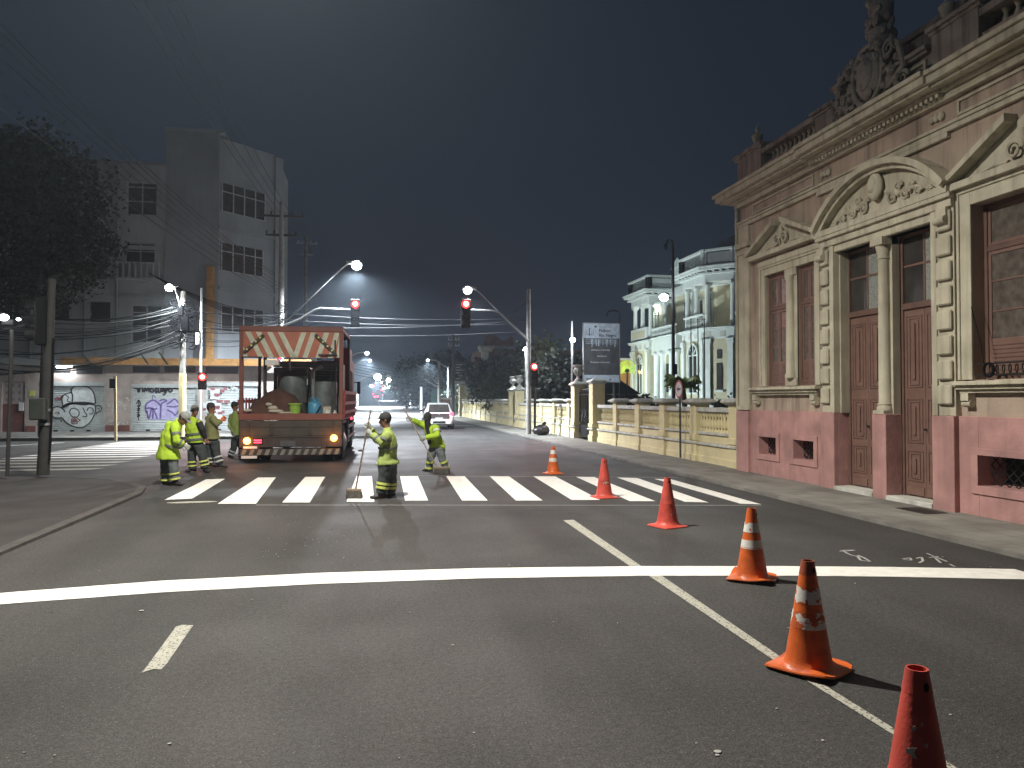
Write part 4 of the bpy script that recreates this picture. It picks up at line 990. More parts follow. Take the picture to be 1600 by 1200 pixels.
m.build('fan', mk('lime_painted_metal', (.42,.55,.08), .6), t); m = MB(); m.bar((c[0],60,0),(c[0],60,c[2]-.2),.12); m.build('stem', M['iron'], t)
# dark kiosk roof by the gate
g = at(950, 602, 44); t = thing('garden_kiosk', 'small dark roofed kiosk with glazed sides behind the iron gate', 'kiosk', (g[0], 44, 0))
m = MB(); m.poly([(g[0]-1.2,43.2,2.1),(g[0]+1.9,43.2,2.0),(g[0]+.2,43.2,3.1)], (0,3,0)); m.build('roof', M['iron'], t)
m = MB()
for x in (-1.0,-.35,.3,.95,1.6): m.bar((g[0]+x,43.4,0),(g[0]+x,43.4,2.05),.08)
for z in (1.0,1.55): m.bar((g[0]-1,43.4,z),(g[0]+1.6,43.4,z),.06)
m.build('frame', M['iron'], t); m = MB(); m.box(g[0]-1,g[0]+1.6,43.43,43.44,0,2); m.build('glazing', M['glass'], t)
# three slim flag poles before the villa
for i, px in enumerate((1080, 1091, 1101)):
    p = at(px, 600, 44); q = at(px+.3, 500, 44)
    m = MB(); m.tube([(p[0],44,0),(p[0],44,q[2])], [.05,.03], 7); m.ball((p[0],44,q[2]+.05), .06, 8, 6)
    m.build('flag_pole', M['darkpole'], smooth=True, label=['left of three slim dark flag poles in front of the villa', 'middle one of three slim dark flag poles in front of the villa', 'right of three slim dark flag poles in front of the villa'][i], cat='flag pole', group='slim flag poles before the villa')
# billboard
B0 = at(912, 505, 36); B1 = at(968, 597, 36)
bx0, bx1, bz0, bz1 = B0[0], B1[0], B1[2], B0[2]
bb = thing('billboard', 'tall dark banner board reading Palácio Rio Negro above the yellow wall', 'billboard', ((bx0+bx1)/2, 36, 0))
m = MB(); m.box(bx0, bx1, 36, 36.08, bz0, bz1); m.build('panel', M['bb_dark'], bb)
m = MB(); hh = bz1-bz0; m.box(bx0+.01, bx1-.01, 35.99, 35.998, bz1-hh*.25, bz1-.01); m.build('pale_band', M['bb_lt'], bb); m = MB(); m.box(bx0+.01, bx1-.01, 35.99, 35.998, bz0+.01, bz0+hh*.12); m.build('pale_band', M['bb_lt'], bb)
m = MB()
for q in ((bx0-.03,bx0,bz0-.03,bz1+.03),(bx1,bx1+.03,bz0-.03,bz1+.03),(bx0,bx1,bz1,bz1+.03),(bx0,bx1,bz0-.03,bz0)): m.box(q[0],q[1],35.97,36.1,q[2],q[3])
m.build('frame', M['metal'], bb)
m = MB(); m.bar((bx0+.25,36.15,0),(bx0+.25,36.15,bz1),.09); m.bar((bx1-.25,36.15,0),(bx1-.25,36.15,bz1),.09); m.build('posts', M['greypole'], bb)
bw = bx1-bx0
def T_(s, u, v, size, mat, bold=False, nm='lettering'): text_mesh(s, size, (bx0+bw*u, 35.985, bz0+hh*v), (1,0,0), (0,0,1), M[mat], nm, bb, .004, bold)
T_('Governo do Amazonas', .42, .935, .07, 'bb_ink'); T_('Palácio', .42, .855, .22, 'bb_ink', True); T_('Rio Negro', .42, .775, .22, 'bb_ink', True)
T_('Literatura e Quintais', .2, .535, .12, 'bb_txt'); T_('Vila Boemia', .36, .43, .11, 'bb_txt'); T_('Descanso e Convívio', .18, .325, .12, 'bb_txt'); T_('■■■■', .06, .04, .09, 'bb_ink'); T_('▲', .7, .03, .14, 'leaf')
rnd = random.Random(5); m = MB()
for i in range(22):
    u = .2+.7*rnd.random(); w_ = .008+.015*rnd.random(); h_ = .05+.09*rnd.random(); m.box(bx0+bw*u, bx0+bw*(u+w_), 35.988, 35.996, bz0+hh*(.73-h_), bz0+hh*.73)
for v in (.745,.715,.68,.65): m.box(bx0+bw*.05, bx0+bw*.95, 35.989, 35.995, bz0+hh*v, bz0+hh*(v+.006))
m.build('printed_streaks', M['bb_lt'], bb)
m = MB()
for (u0,u1,v0,v1) in ((.06,.07,.79,.9),(.1,.2,.8,.81),(.15,.17,.78,.92),(.22,.235,.78,.86),(.27,.28,.8,.9),(.3,.36,.93,.96)): m.box(bx0+bw*u0, bx0+bw*u1, 35.984, 35.989, bz0+hh*v0, bz0+hh*v1)
m.build('printed_figures', M['bb_ink'], bb)
# red brick church-like building beyond the wall
YC_ = 75; a = at(750, 540, YC_); c = at(850, 625, YC_)
ch = thing('brick_building', 'dark red brick building with arched windows and a lit white corner pilaster beyond the fence', 'building', (a[0]+4, YC_, 0))
hC_ = a[2]; x0c = a[0]+.35
m = MB(); m.box(x0c, x0c+10.5, YC_, YC_+9, 0, hC_-.3); m.build('wall', M['brickred'], ch)
m = MB(); m.box(x0c-.12, x0c+.55, YC_-.12, YC_+.6, 0, hC_-.6); m.box(x0c-.3, x0c+.9, YC_-.3, YC_+.9, hC_-.6, hC_-.35); m.box(x0c-.45, x0c+1.1, YC_-.45, YC_+1, hC_-.35, hC_); m.build('corner_pilaster', M['white'], ch, bevel=.03)
m = MB(); out = [(0,0),(3.2,0),(3.2,.8),(2.9,.95),(2.5,.7),(2.0,.55),(1.5,.9),(1.0,1.15),(.3,1.15),(.2,.9),(0,.9)]
m.poly([(x0c+u, YC_, hC_+v) for u, v in out], (0,.5,0)); m.build('gable_parapet', M['brickred'], ch)
for px in (775, 806, 836):
    q = at(px, 605, YC_); 
    def PP(u, v, d): return (q[0]+u, YC_-d, 2.2+v)
    w, h = 1.15, 3.9; inn = [(-w/2,0)]+[(-w/2*math.cos(t), h-w/2+w/2*math.sin(t)) for t in [math.pi*i/12 for i in range(13)]]+[(w/2,0)]
    m = MB(); m.poly([PP(u,v,0) for u, v in inn], (0,-.03,0)); f = m.build('window', M['glass'], ch); m = MB()
    for i in range(len(inn)-1):
        A, B = inn[i], inn[i+1]; k = 1.28; s_ = lambda p: (p[0]*k, h-w/2+(p[1]-h+w/2)*k if p[1] > h-w/2 else p[1])
        m.poly([PP(*A,0), PP(*B,0), PP(*s_(B),0), PP(*s_(A),0)], (0,-.12,0))
    m.box(q[0]-.04,q[0]+.04,YC_-.08,YC_-.031,2.2,5.9); m.build('window_surround', M['housewall'], f)
a = at(722, 604, 72); b = at(752, 604, 72); m = MB(); m.box(a[0]+.4, b[0]+1, 72.2, 72.5, 0, a[2]); m.box(a[0]+.35, b[0]+1.05, 72.15, 72.55, a[2], a[2]+.1)
solo(m, 'boundary_wall', M['shop_wall'], 'plain brown boundary wall behind the far end of the yellow fence', 'wall', bevel=.01)
# ================================================================ corner building on the left, over the side street
YF = 39.4
cb = thing('corner_building', 'grey four storey corner building over graffitied shop shutters', 'building', (-12, YF, .12))
def Bp(mb, name, mat, **k): return mb.build(name, M[mat], cb, **k)
def L(px, py, Y=YF): return PY(px, py, Y)
zs = 3.66
XC = L(340, 500)[0]
holes = []
def hpx(x0, y0, x1, y1, Y=YF): a = L(x0,y0,Y); b = L(x1,y1,Y); return (a[0], b[0], b[2], a[2])
shut = [hpx(62,597,163,678), hpx(205,600,309,678), hpx(323,640,372,678)]
shut = [(h[0], h[1], .13, h[3]) for h in shut]; shut[2] = (-8.2, -5.6, .13, 2.55)
door = hpx(3,596,38,676); door = (door[0], door[1], .13, door[3])
tr = [hpx(-20,565,34,581)]
m = MB(); holed(m, 'y', YF, YF+.35, -40, -1.5, 0, 3.35, shut+[door]+tr+[(-22.5,-19.2,.13,2.6)]); Bp(m, 'shopfront_wall', 'shop_wall')
m = MB(); m.box(-40, -5.0, YF-.75, YF+.3, 3.36, 3.68); Bp(m, 'canopy_slab', 'grey_wall')
m = MB(); m.box(-14.6, -3.0, YF-.8, YF-.751, 3.38, 3.72); Bp(m, 'canopy_edge', 'orange_band')
# upper walls: left block, tall block, chamfer
xA = L(150,253)[0]; xB = L(258,253)[0]
wl = dict(top=hpx(196,281,243,335), mid=hpx(193,377,240,411), low=hpx(203,475,250,535), d1=hpx(137,470,170,503), far=hpx(0,467,30,505), d2=hpx(76,470,105,500))
m = MB(); holed(m, 'y', YF+.2, YF+.5, -40, xB, 3.68, 13.5, [wl['top'], wl['mid'], wl['low'], wl['d1'], wl['far'], wl['d2']]); Bp(m, 'front_wall', 'grey_wall')
m = MB(); m.box(xB, XC, YF+.1, YF+.6, 3.68, 15.3); m.box(xB-.02, XC+.2, YF+.6, YF+18, 3.68, 15.3); m.box(-40, xB-.02, YF+8, YF+9, 3.68, 15.3); Bp(m, 'tall_wall', 'grey_wall2')
m = MB(); m.box(-40, xB, YF+.15, YF+8, 13.5, 13.65); m.box(xB-.05, XC+.25, YF+.05, YF+18, 15.3, 15.45); Bp(m, 'roof_coping', 'grey_wall2')
m = MB(); m.box(xA-2, xB, YF+.12, YF+.2, 9.2, 9.4); m.box(xA-2, xB, YF+.12, YF+.2, 7.55, 7.68); m.box(-40, xB, YF+.14, YF+.2, 6.75, 6.9); Bp(m, 'floor_bands', 'grey_wall')
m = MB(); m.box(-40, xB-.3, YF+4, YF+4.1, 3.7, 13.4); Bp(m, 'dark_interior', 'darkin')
for x in (-16.3, -13.9, -12.45): m = MB(); m.tube([(x,YF+.12,3.7),(x,YF+.12,13.4)], .05, 6); Bp(m, 'drain_pipe', 'grey_wall2')
def win_grid(h, cols, rows, y=YF+.32, name='window', glass='glass'):
    a, b, z0, z1 = h; m = MB(); w = .05
    m.box(a, a+w, y, y+.06, z0, z1); m.box(b-w, b, y, y+.06, z0, z1); m.box(a+w, b-w, y, y+.06, z0, z0+w); m.box(a+w, b-w, y, y+.06, z1-w, z1)
    for i in range(1, cols): x = a+(b-a)*i/cols; m.box(x-.025, x+.025, y+.005, y+.055, z0+w, z1-w)
    for r_ in rows: z = z0+(z1-z0)*r_; m.box(a+w, b-w, y+.01, y+.05, z-.025, z+.025)
    f = m.build(name, M['winframe'], cb); m = MB(); m.box(a+w, b-w, y+.03, y+.036, z0+w, z1-w); m.build('pane', M[glass], f); return f
win_grid(wl['top'], 2, (.42,.85)); win_grid(wl['mid'], 2, (.6,)); win_grid(wl['low'], 2, (.45,.8)); win_grid(wl['far'], 2, (.5,))
for k in ('d1','d2'):
    a, b, z0, z1 = wl[k]; m = MB()
    n = 9
    for i in range(n): z = z0+(z1-z0)*i/n; m.box(a, b, YF+.3, YF+.34, z+.02, z+(z1-z0)/n*.8)
    Bp(m, 'louvre_window', 'shopdark')
# balcony with white balusters
a = hpx(185,410,252,436); m = MB()
m.box(a[0], a[1], YF-.35, YF+.19, a[2]-.12, a[2]); m.box(a[0], a[1], YF-.35, YF-.25, a[3]-.08, a[3])
n = 7
for i in range(n+1): x = a[0]+(a[1]-a[0]-.08)*i/n; m.box(x, x+.08, YF-.34, YF-.26, a[2], a[3]-.08)
Bp(m, 'balcony', 'grey_wall')
# chamfered corner with strip windows
dx = Vector((1,1,0)).normalized(); nn = Vector((1,-1,0)).normalized(); O = Vector((XC, YF+.1, 0))
def CP(s, z, d=0): p = O+dx*s*math.sqrt(2)+nn*d; return (p.x, p.y, z)
def cbx(mb, s0, s1, z0, z1, d0, d1): 
    return mb.add([CP(s0,z0,d0),CP(s1,z0,d0),CP(s1,z0,d1),CP(s0,z0,d1),CP(s0,z1,d0),CP(s1,z1,d0),CP(s1,z1,d1),CP(s0,z1,d1)], [(3,2,1,0),(4,5,6,7),(0,1,5,4),(1,2,6,5),(2,3,7,6),(3,0,4,7)])
m = MB(); cbx(m, 0, 2.4, 3.68, 15.1, -.4, 0); cbx(m, 2.4, 2.75, 0, 15.0, -.4, .12); Bp(m, 'chamfer_wall', 'grey_wall2')
for z0, z1, s1 in ((11.35,12.8,1.98),(8.3,9.72,1.9),(5.2,6.45,1.95)):
    m = MB(); cbx(m, .08, s1, z0, z1, .003, .03); f = Bp(m, 'strip_window', 'glass'); m = MB()
    for q in (.08,.55,1.02,1.5,s1-.05): cbx(m, q, q+.04, z0, z1, .031, .07)
    cbx(m, .08, s1, z0+(z1-z0)*.68, z0+(z1-z0)*.68+.05, .032, .068); cbx(m, .08, s1, z0-.03, z0, .031, .1); m.build('window_bars', M['winframe'], f)
m = MB(); cbx(m, 0, 2.4, 7.3, 7.5, 0, .08); cbx(m, 0, 2.4, 10.4, 10.6, 0, .08); Bp(m, 'chamfer_bands', 'grey_wall2')
c = CP(2.75, 0); m = MB(); m.box(c[0]-6, c[0]-.1, c[1], c[1]+4, 0, 14.9); Bp(m, 'street_side_wall', 'grey_wall2')
m = MB(); m.box(-8.15, -7.85, YF-.35, YF+.09, 3.75, 8.4); Bp(m, 'orange_downpipe_box', 'orange_band')
# ground floor details
def slats(mb, a, b, z0, z1, y, pitch=.085):
    z = z0
    while z < z1-.01:
        zt = min(z+pitch, z1); mb.quad((a,y,z),(b,y,z),(b,y-.018,z+(zt-z)*.4),(a,y-.018,z+(zt-z)*.4)); mb.quad((a,y-.018,z+(zt-z)*.4),(b,y-.018,z+(zt-z)*.4),(b,y,zt),(a,y,zt)); z += pitch
def shutter(h, label=None):
    a, b, z0, z1 = h; m = MB(); slats(m, a, b, z0+.06, z1-.18, YF+.08); m.box(a, b, YF+.05, YF+.1, z0, z0+.06); m.box(a, b, YF-.02, YF+.3, z1-.18, z1)
    m.box(a, a+.07, YF+.02, YF+.061, z0+.06, z1-.18); m.box(b-.07, b, YF+.02, YF+.061, z0+.06, z1-.18)
    s = Bp(m, 'roller_shutter', 'shutter')
    k = MB()
    for u in (.25,.5,.75): x = a+(b-a)*u; k.box(x-.09, x+.09, YF+.0, YF+.049, z0+.0, z0+.07)
    k.build('padlock_box', M['black'], s); return s
s1, s2 = shutter(shut[0]), shutter(shut[1]); s3 = shutter(shut[2]); shutter((-22.5,-19.2,.13,2.6))
GY = YF+.055
def gp(px, py, Y=GY): p = PY(px, py, Y); return Vector((p[0], Y, p[2]))
def stroke(mb, pts, w, dy=0, src=None, closed=False, taper=False):
    P = [gp(*(src(*p) if src else p)) for p in pts]
    # smooth by Catmull-Rom
    Q = []; n = len(P); rng = range(n if closed else n-1)
    for i in rng:
        p0, p1, p2, p3 = P[(i-1) % n] if closed or i else P[i], P[i], P[(i+1) % n], P[(i+2) % n] if closed or i+2 < n else P[(i+1) % n]
        for k in range(5):
            t = k/5; Q.append(.5*((2*p1)+(p2-p0)*t+(2*p0-5*p1+4*p2-p3)*t*t+(3*p1-p0-3*p2+p3)*t**3))
    Q.append(P[0] if closed else P[-1]); N_ = len(Q)
    L_ = []; R_ = []
    for i, q in enumerate(Q):
        d = Q[min(i+1,N_-1)]-Q[max(i-1,0)]; nrm = Vector((-d.z,0,d.x)); nrm = nrm.normalized() if nrm.length else Vector((0,0,1)); ww = w/2*(1 if not taper else (.4+.9*math.sin(math.pi*i/(N_-1))))
        L_.append(q+nrm*ww+Vector((0,-dy,0))); R_.append(q-nrm*ww+Vector((0,-dy,0)))
    for i in range(N_-1): mb.quad(L_[i], R_[i], R_[i+1], L_[i+1])
z8 = lambda X, Y: (X*300/1600, 570+Y*130/693)          # zoomed picture of the shutters
ink = MB(); fill = MB(); red = MB()
def fillpoly(mb, pts, dy=0):
    mb.add([gp(*z8(*p))+Vector((0,-dy,0)) for p in pts], [tuple(range(len(pts)))])
fillpoly(fill, [(540,380),(600,320),(780,320),(795,380),(770,440),(740,490),(680,520),(620,515),(560,480),(520,440),(440,430),(430,390),(450,360),(500,350)])
fillpoly(fill, [(520,350),(515,270),(560,235),(600,235),(610,190),(640,178),(720,180),(770,215),(790,260),(790,325),(700,315),(600,320)])
S = lambda pts, w=.06, **k: stroke(ink, pts, w, .004, z8, **k)
S([(600,320),(605,260),(592,210),(620,182),(680,178),(740,188),(775,225),(790,270),(795,325)])
S([(600,232),(560,238),(520,262),(517,300),(525,345)]); S([(545,250),(570,270),(560,300),(590,310)], .04)
S([(515,360),(560,330),(640,318),(720,318),(790,330)], .12); S([(530,350),(600,322),(690,330),(760,322)], .10)
S([(795,335),(795,380),(780,430),(750,480),(700,517),(650,522),(590,505),(545,475),(515,440),(470,450),(435,425),(428,385),(450,355),(495,352),(530,375),(540,395)], .055)
S([(455,405),(480,395),(495,405),(480,412)], .04); S([(500,455),(515,465),(505,475)], .04)
S([(580,400),(590,370),(620,362),(650,378),(660,410),(640,435),(600,430),(580,400)], .05); S([(690,355),(705,390),(722,415),(720,432),(688,428)], .05)
S([(725,385),(735,362),(760,358),(778,380),(770,405),(745,410)], .05); S([(800,345),(830,338),(845,360),(838,385),(815,395),(798,400)], .05); S([(812,365),(828,362),(826,378)], .03); S([(800,405),(806,412)], .06)
S([(600,450),(625,432),(650,450),(670,462),(645,475),(640,490),(600,488),(596,465),(600,450)], .04)
fillpoly(red, [(600,460),(622,440),(645,458),(640,480),(602,484)], .003)
stroke(red, [(455,285),(480,275),(500,285),(515,262),(525,275)], .07, .004, z8); stroke(red, [(460,292),(490,290),(510,280)], .05, .004, z8)
fill.build('spray_fill', M['ink_w'], s1, fix=False); ink.build('graffiti_outline', M['ink'], s1, fix=False); red.build('graffiti_red', M['ink_r'], s1, fix=False)
zz = lambda X, Y: (180+X*200/1091, 420+Y*220/1200)      # upper zoom
ink = MB(); lil = MB()
TG = lambda pts, w=.10, **k: stroke(ink, pts, w, .004, zz, **k)
TG([(165,1012),(190,1020),(200,1050),(212,1015),(225,1015)], .11); TG([(232,1012),(236,1050)], .09); TG([(248,1052),(255,1015),(268,1040),(284,1012),(290,1052)], .09)
TG([(312,1018),(298,1035),(312,1050),(330,1040),(318,1022)], .09); TG([(340,1015),(352,1022),(342,1035),(356,1050),(340,1054)], .09); TG([(366,1015),(370,1050),(388,1045),(390,1015)], .09)
TG([(398,1050),(410,1015),(422,1052),(420,1036),(402,1036)], .09); TG([(428,1018),(440,1035),(452,1015),(440,1035),(420,1072),(405,1070)], .09); TG([(470,1018),(455,1035),(470,1050),(486,1035),(472,1018)], .09); TG([(488,1020),(520,1018),(545,1022)], .08, taper=True)
vl = lambda pts: stroke(ink, pts, .045, .004, zz)
for q in ([(182,1150),(200,1118),(216,1150),(200,1180)], [(184,1170),(214,1168)], [(200,1118),(200,1290)], [(184,1190),(212,1190),(186,1205),(214,1205)], [(184,1225),(214,1222)], [(186,1240),(212,1255)], [(212,1240),(186,1262)]): vl([(x, min(y,1330)) for x, y in q])
lilp = [(1215,330),(1260,290),(1300,280),(1340,300),(1390,290),(1450,280),(1495,300),(1490,420),(1450,450),(1350,455),(1240,455),(1215,400)]
fillpoly(lil, lilp, .001)
PU = MB(); pq = lambda pts, w=.075: stroke(PU, pts, w, .005, z8)
pq([(1225,320),(1260,300),(1290,298),(1330,330),(1340,360),(1335,450)]); pq([(1340,355),(1350,320),(1390,300),(1360,290),(1330,300)]); pq([(1215,365),(1250,360),(1290,370),(1310,360)]); pq([(1225,380),(1240,450),(1262,370),(1275,375),(1272,450)]); pq([(1285,380),(1300,420),(1312,450)]); pq([(1390,330),(1420,310),(1455,285),(1480,310),(1495,325)]); pq([(1390,345),(1450,350),(1492,340)]); pq([(1395,375),(1440,400),(1460,420),(1490,380)]); pq([(1225,320),(1212,350),(1220,400)])
pq([(1270,290),(1275,250),(1300,275)], .03)
lil.build('lilac_fill', M['lilac'], s2, fix=False); ink.build('graffiti_tag', M['ink'], s2, fix=False); PU.build('graffiti_letters', M['ink_p'], s2, fix=False)
# pale marker scribbles on the pillar and posters right of the second shutter
mk_ = MB(); rnd = random.Random(11)
for k in range(22):
    x, y = rnd.uniform(885,1070), rnd.choice((rnd.uniform(290,380), rnd.uniform(460,530)))
    pts = [(x+rnd.uniform(-22,22), y+rnd.uniform(-18,18)) for _ in range(4)]
    P = MB(); stroke(mk_, pts, .03, .062+.0005*k, z8)
for px, py, n in ((330,595,5),(350,600,5),(362,606,4)):
    for k in range(n): stroke(mk_, [(px+k*2.4, py+rnd.uniform(-3,3)), (px+k*2.4+2, py+rnd.uniform(-4,4))], .05, .07)
mk_.build('pale_scribbles', M['ink_w'], cb, fix=False)
pm = MB(); 
for k in range(7):
    x = 313+rnd.uniform(0,22); y = 600+rnd.uniform(0,40); a = gp(x, y, YF-.012-.002*k); pm.box(a.x, a.x+.45, a.y-.001, a.y+.0, a.z-.5, a.z)
pm.build('torn_posters', M['ink_w'], cb)
pm = MB()
for k in range(14): x = 317+rnd.uniform(0,34); y = 602+rnd.uniform(0,44); a = gp(x, y, YF-.03); pm.box(a.x, a.x+.12+.2*rnd.random(), YF-.034-.001*k, YF-.033-.001*k, a.z-.12, a.z)
pm.build('poster_blots', M['ink_r'], cb)
# skirtings, sign boards, door, lit transom, lamp
m = MB(); m.box(shut[0][1]+.05, shut[1][0]-.05, YF-.03, YF-.0, .12, .42); m.box(door[1]+.05, shut[0][0]-.15, YF-.03, YF, .12, .42); m.box(shut[1][1]+.1, shut[2][0]-.1, YF-.03, YF, .12, .4); m.box(-40,-22.6,YF-.03,YF,.12,.42); Bp(m, 'skirting', 'shop_red')
m = MB()
for q in ((80,569,110,582),(120,569,160,584),(208,568,250,582),(258,568,305,582),(322,570,372,584)):
    h = hpx(*q); m.box(h[0], h[1], YF-.04, YF, h[2], h[3])
Bp(m, 'shop_sign', 'shopdark')
a, b, z0, z1 = door; m = MB(); m.box(a, b, YF+.1, YF+.14, z0, z0+1.35); d_ = Bp(m, 'shop_door', 'shop_red'); m = MB(); m.box(a, b, YF+.1, YF+.14, z0+1.352, z1)
d2_ = m.build('tiled_panel', M['pinktile'], d_); m = MB()
for i in range(4):
    for j in range(3): x = a+.13+i*.27; z = z0+1.5+j*.33; m.box(x, x+.12, YF+.09, YF+.099, z, z+.14)
m.build('tile_motifs', mk('grey_tile_motif', (.3,.25,.26), .5, bump=0), d_)
h = tr[0]; m = MB(); m.box(h[0]-.0, h[1], YF+.05, YF+.08, h[2], h[3]); Bp(m, 'lit_transom', 'lamp_soft' if 'lamp_soft' in M else 'signw')
h = hpx(92,563,116,569); zlf = h[2]
m = MB(); m.box(h[0], h[1], YF-.34, YF-.2, 3.22, 3.34); t = thing('strip_light', 'white fluorescent strip light glowing under the canopy above the face graffiti shutter', 'light', ((h[0]+h[1])/2, YF-.3, 3.34))
m.build('diffuser', emit('fluorescent_tube', (.92,.97,1), 14), t); m = MB(); m.box(h[0]-.05, h[1]+.05, YF-.36, YF-.18, 3.341, 3.36); m.build('casing', M['metal'], t)
def area(name, loc, sx, sy, power, col, parent, rot=(0,0,0)):
    l = bpy.data.lights.new(name, 'AREA'); l.shape = 'RECTANGLE'; l.size = sx; l.size_y = sy; l.energy = power; l.color = col
    o = bpy.data.objects.new(name, l); o.location = loc; o.rotation_euler = rot; C.objects.link(o); return o
l = area('strip_light_lamp', (0,-.0,-.16), .9, .15, 26, (.9,.95,1), t); l.parent = t
m = MB(); x = gp(34.5, 655).x; m.box(x-.1, x+.1, YF-.06, YF, 1.15, 1.55); Bp(m, 'intercom_box', 'signw')
m = MB(); x = gp(51, 615).x; m.box(x-.12, x+.12, YF-.02, YF, 1.85, 2.12); Bp(m, 'yellow_notice', 'tape')
# bent awning hooks sticking out over the canopy
for px in (142, 232, 262):
    p = L(px, 562, YF-.8); m = MB(); m.bar((p[0], YF-.78, 3.4), (p[0]-.35, YF-1.0, 4.0), .05); Bp(m, 'awning_bracket', 'iron')
# yellow pedestrian signal post
g = G(181, 689, .12); t = thing('crossing_post', 'thin pale yellow pedestrian signal post at the far kerb before the shutters', 'post', (g[0], g[1], .12))
m = MB(); zt = PY(180, 588, g[1])[2]; m.tube([(g[0],g[1],.12),(g[0]-.05,g[1],zt)], .055, 8); m.build('post', M['yellow'], t, smooth=True)
m = MB(); m.box(g[0]-.22, g[0]-.02, g[1]-.1, g[1]+.1, zt-.45, zt-.1); m.build('signal_box', M['black'], t)
# houses further up the left side of the street
def house(name, x0, x1, y0, y1, h, mat, lab, side=1, win=3):
    z = hz(y0); t = thing(name, lab, 'house', ((x0+x1)/2, y0, z))
    m = MB(); m.box(x0, x1, y0, y1, z-.1, z+h); m.build('wall', mat, t); m = MB(); m.box(x0-.25, x1+.25, y0-.25, y1+.25, z+h, z+h+.18)
    m.poly([(x0-.2,y0-.2,z+h+.18),(x0-.2,y1+.2,z+h+.18),((x0+x1)/2,(y0+y1)/2,z+h+1.3)], (.01,0,0)); m.poly([(x0,y0,z+h+.18),(x1,y0,z+h+.18),((x0+x1)/2,y0,z+h+1.1)], (0,y1-y0,0)); m.build('roof', M['rooftile'], t)
    xf = x1 if side > 0 else x0
    for i in range(win):
        yy = y0+(y1-y0)*(i+.5)/win; m = MB(); d = .03 if side > 0 else -.03; m.box(xf, xf+d, yy-.6, yy+.6, z+1.2, z+2.5); w_ = m.build('window', M['glass'], t)
        m = MB(); m.box(xf, xf+d*2, yy-.7, yy+.7, z+1.08, z+1.2); m.build('sill', M['winframe'], w_)
        xx = x0+(x1-x0)*(i+.5)/win; m = MB(); m.box(xx-.5, xx+.5, y0-.03, y0, z+1.2, z+2.5); m.build('window', M['glass'], t)
house('row_house', -15, -5.2, 62.5, 74, 6.5, M['housewall'], 'two storey plain house past the corner building on the left side of the street')
house('row_house', -14, -5.4, 76, 92, 4.2, M['grey_wall'], 'low grey house further up the left side of the street')
house('row_house', -14, -5.2, 96, 118, 5.5, M['shop_wall'], 'brown house far up the left side of the street')
house('row_house', -15, -5.2, 122, 160, 6.5, M['housewall'], 'farthest pale house on the left side of the street')
# ================================================================ lamps, signals, poles, cables
M['led'] = emit('led_lens', (.93,.97,1), 90); M['led_dim'] = emit('led_lens_dim', (.93,.97,1), 14)
M['red_lit'] = emit('lit_red_lens', (1,.035,.03), 5, (.6,.05,.05)); M['red_glare'] = emit('glare_core_of_red_lens', (1,.62,.45), 30, (.6,.05,.05)); M['red_dim'] = emit('dim_red_lens', (1,.03,.04), .7, (.3,.02,.02))
M['amber_lit'] = emit('lit_amber_lens', (1,.33,.05), 16, (.7,.3,.05)); M['tail_lit'] = emit('lit_tail_lens', (1,.04,.08), 6, (.6,.02,.03))
M['lens_off'] = mk('unlit_lens', (.03,.035,.03), .2, bump=0)
def spot(name, parent, loc, power, col=(.9,.95,1), size=150, blend=.7, rad=.12, rot=(0,0,0)):
    l = bpy.data.lights.new(name, 'SPOT'); l.energy = power; l.color = col; l.spot_size = R(size); l.spot_blend = blend; l.shadow_soft_size = rad
    o = bpy.data.objects.new(name, l); C.objects.link(o); o.rotation_euler = rot
    o.parent = parent; o.location = WORLD[parent].inverted() @ Vector(loc); return o
def point(name, parent, loc, power, col, rad=.08):
    l = bpy.data.lights.new(name, 'POINT'); l.energy = power; l.color = col; l.shadow_soft_size = rad
    o = bpy.data.objects.new(name, l); C.objects.link(o); o.parent = parent; o.location = WORLD[parent].inverted() @ Vector(loc); return o
def head(t, p, d, lit='led', s=1.0, power=0, col=(.9,.95,1), size=150, blend=.7):
    """LED street luminaire at p pointing outwards along d (horizontal)"""
    d = Vector((d[0], d[1], 0)).normalized(); sd = Vector((-d.y, d.x, 0)); p = Vector(p); Mx = Matrix(((d.x,sd.x,0),(d.y,sd.y,0),(0,0,1)))
    m = MB(); c = p+d*.3*s; m.cbox(c, (.26*s,.12*s,.03*s), Mx); m.cbox(c-d*.22*s+Vector((0,0,.03*s)), (.12*s,.11*s,.05*s), Mx); h = m.build('lamp_head', M['metal'], t, bevel=.01)
    m = MB(); m.cbox(c+d*.06*s-Vector((0,0,.05*s)), (.18*s,.10*s,.012), Mx); m.ball(c+d*.06*s-Vector((0,0,.09*s)), (.19*s,.19*s,.17*s), 14, 10); m.build('lens', M[lit], h)  # glowing ball oversized to imitate the bloom of the lamp
    if power: spot('lamp_light', t, c-Vector((0,0,.32*s)), power, col, size, blend)
    return c
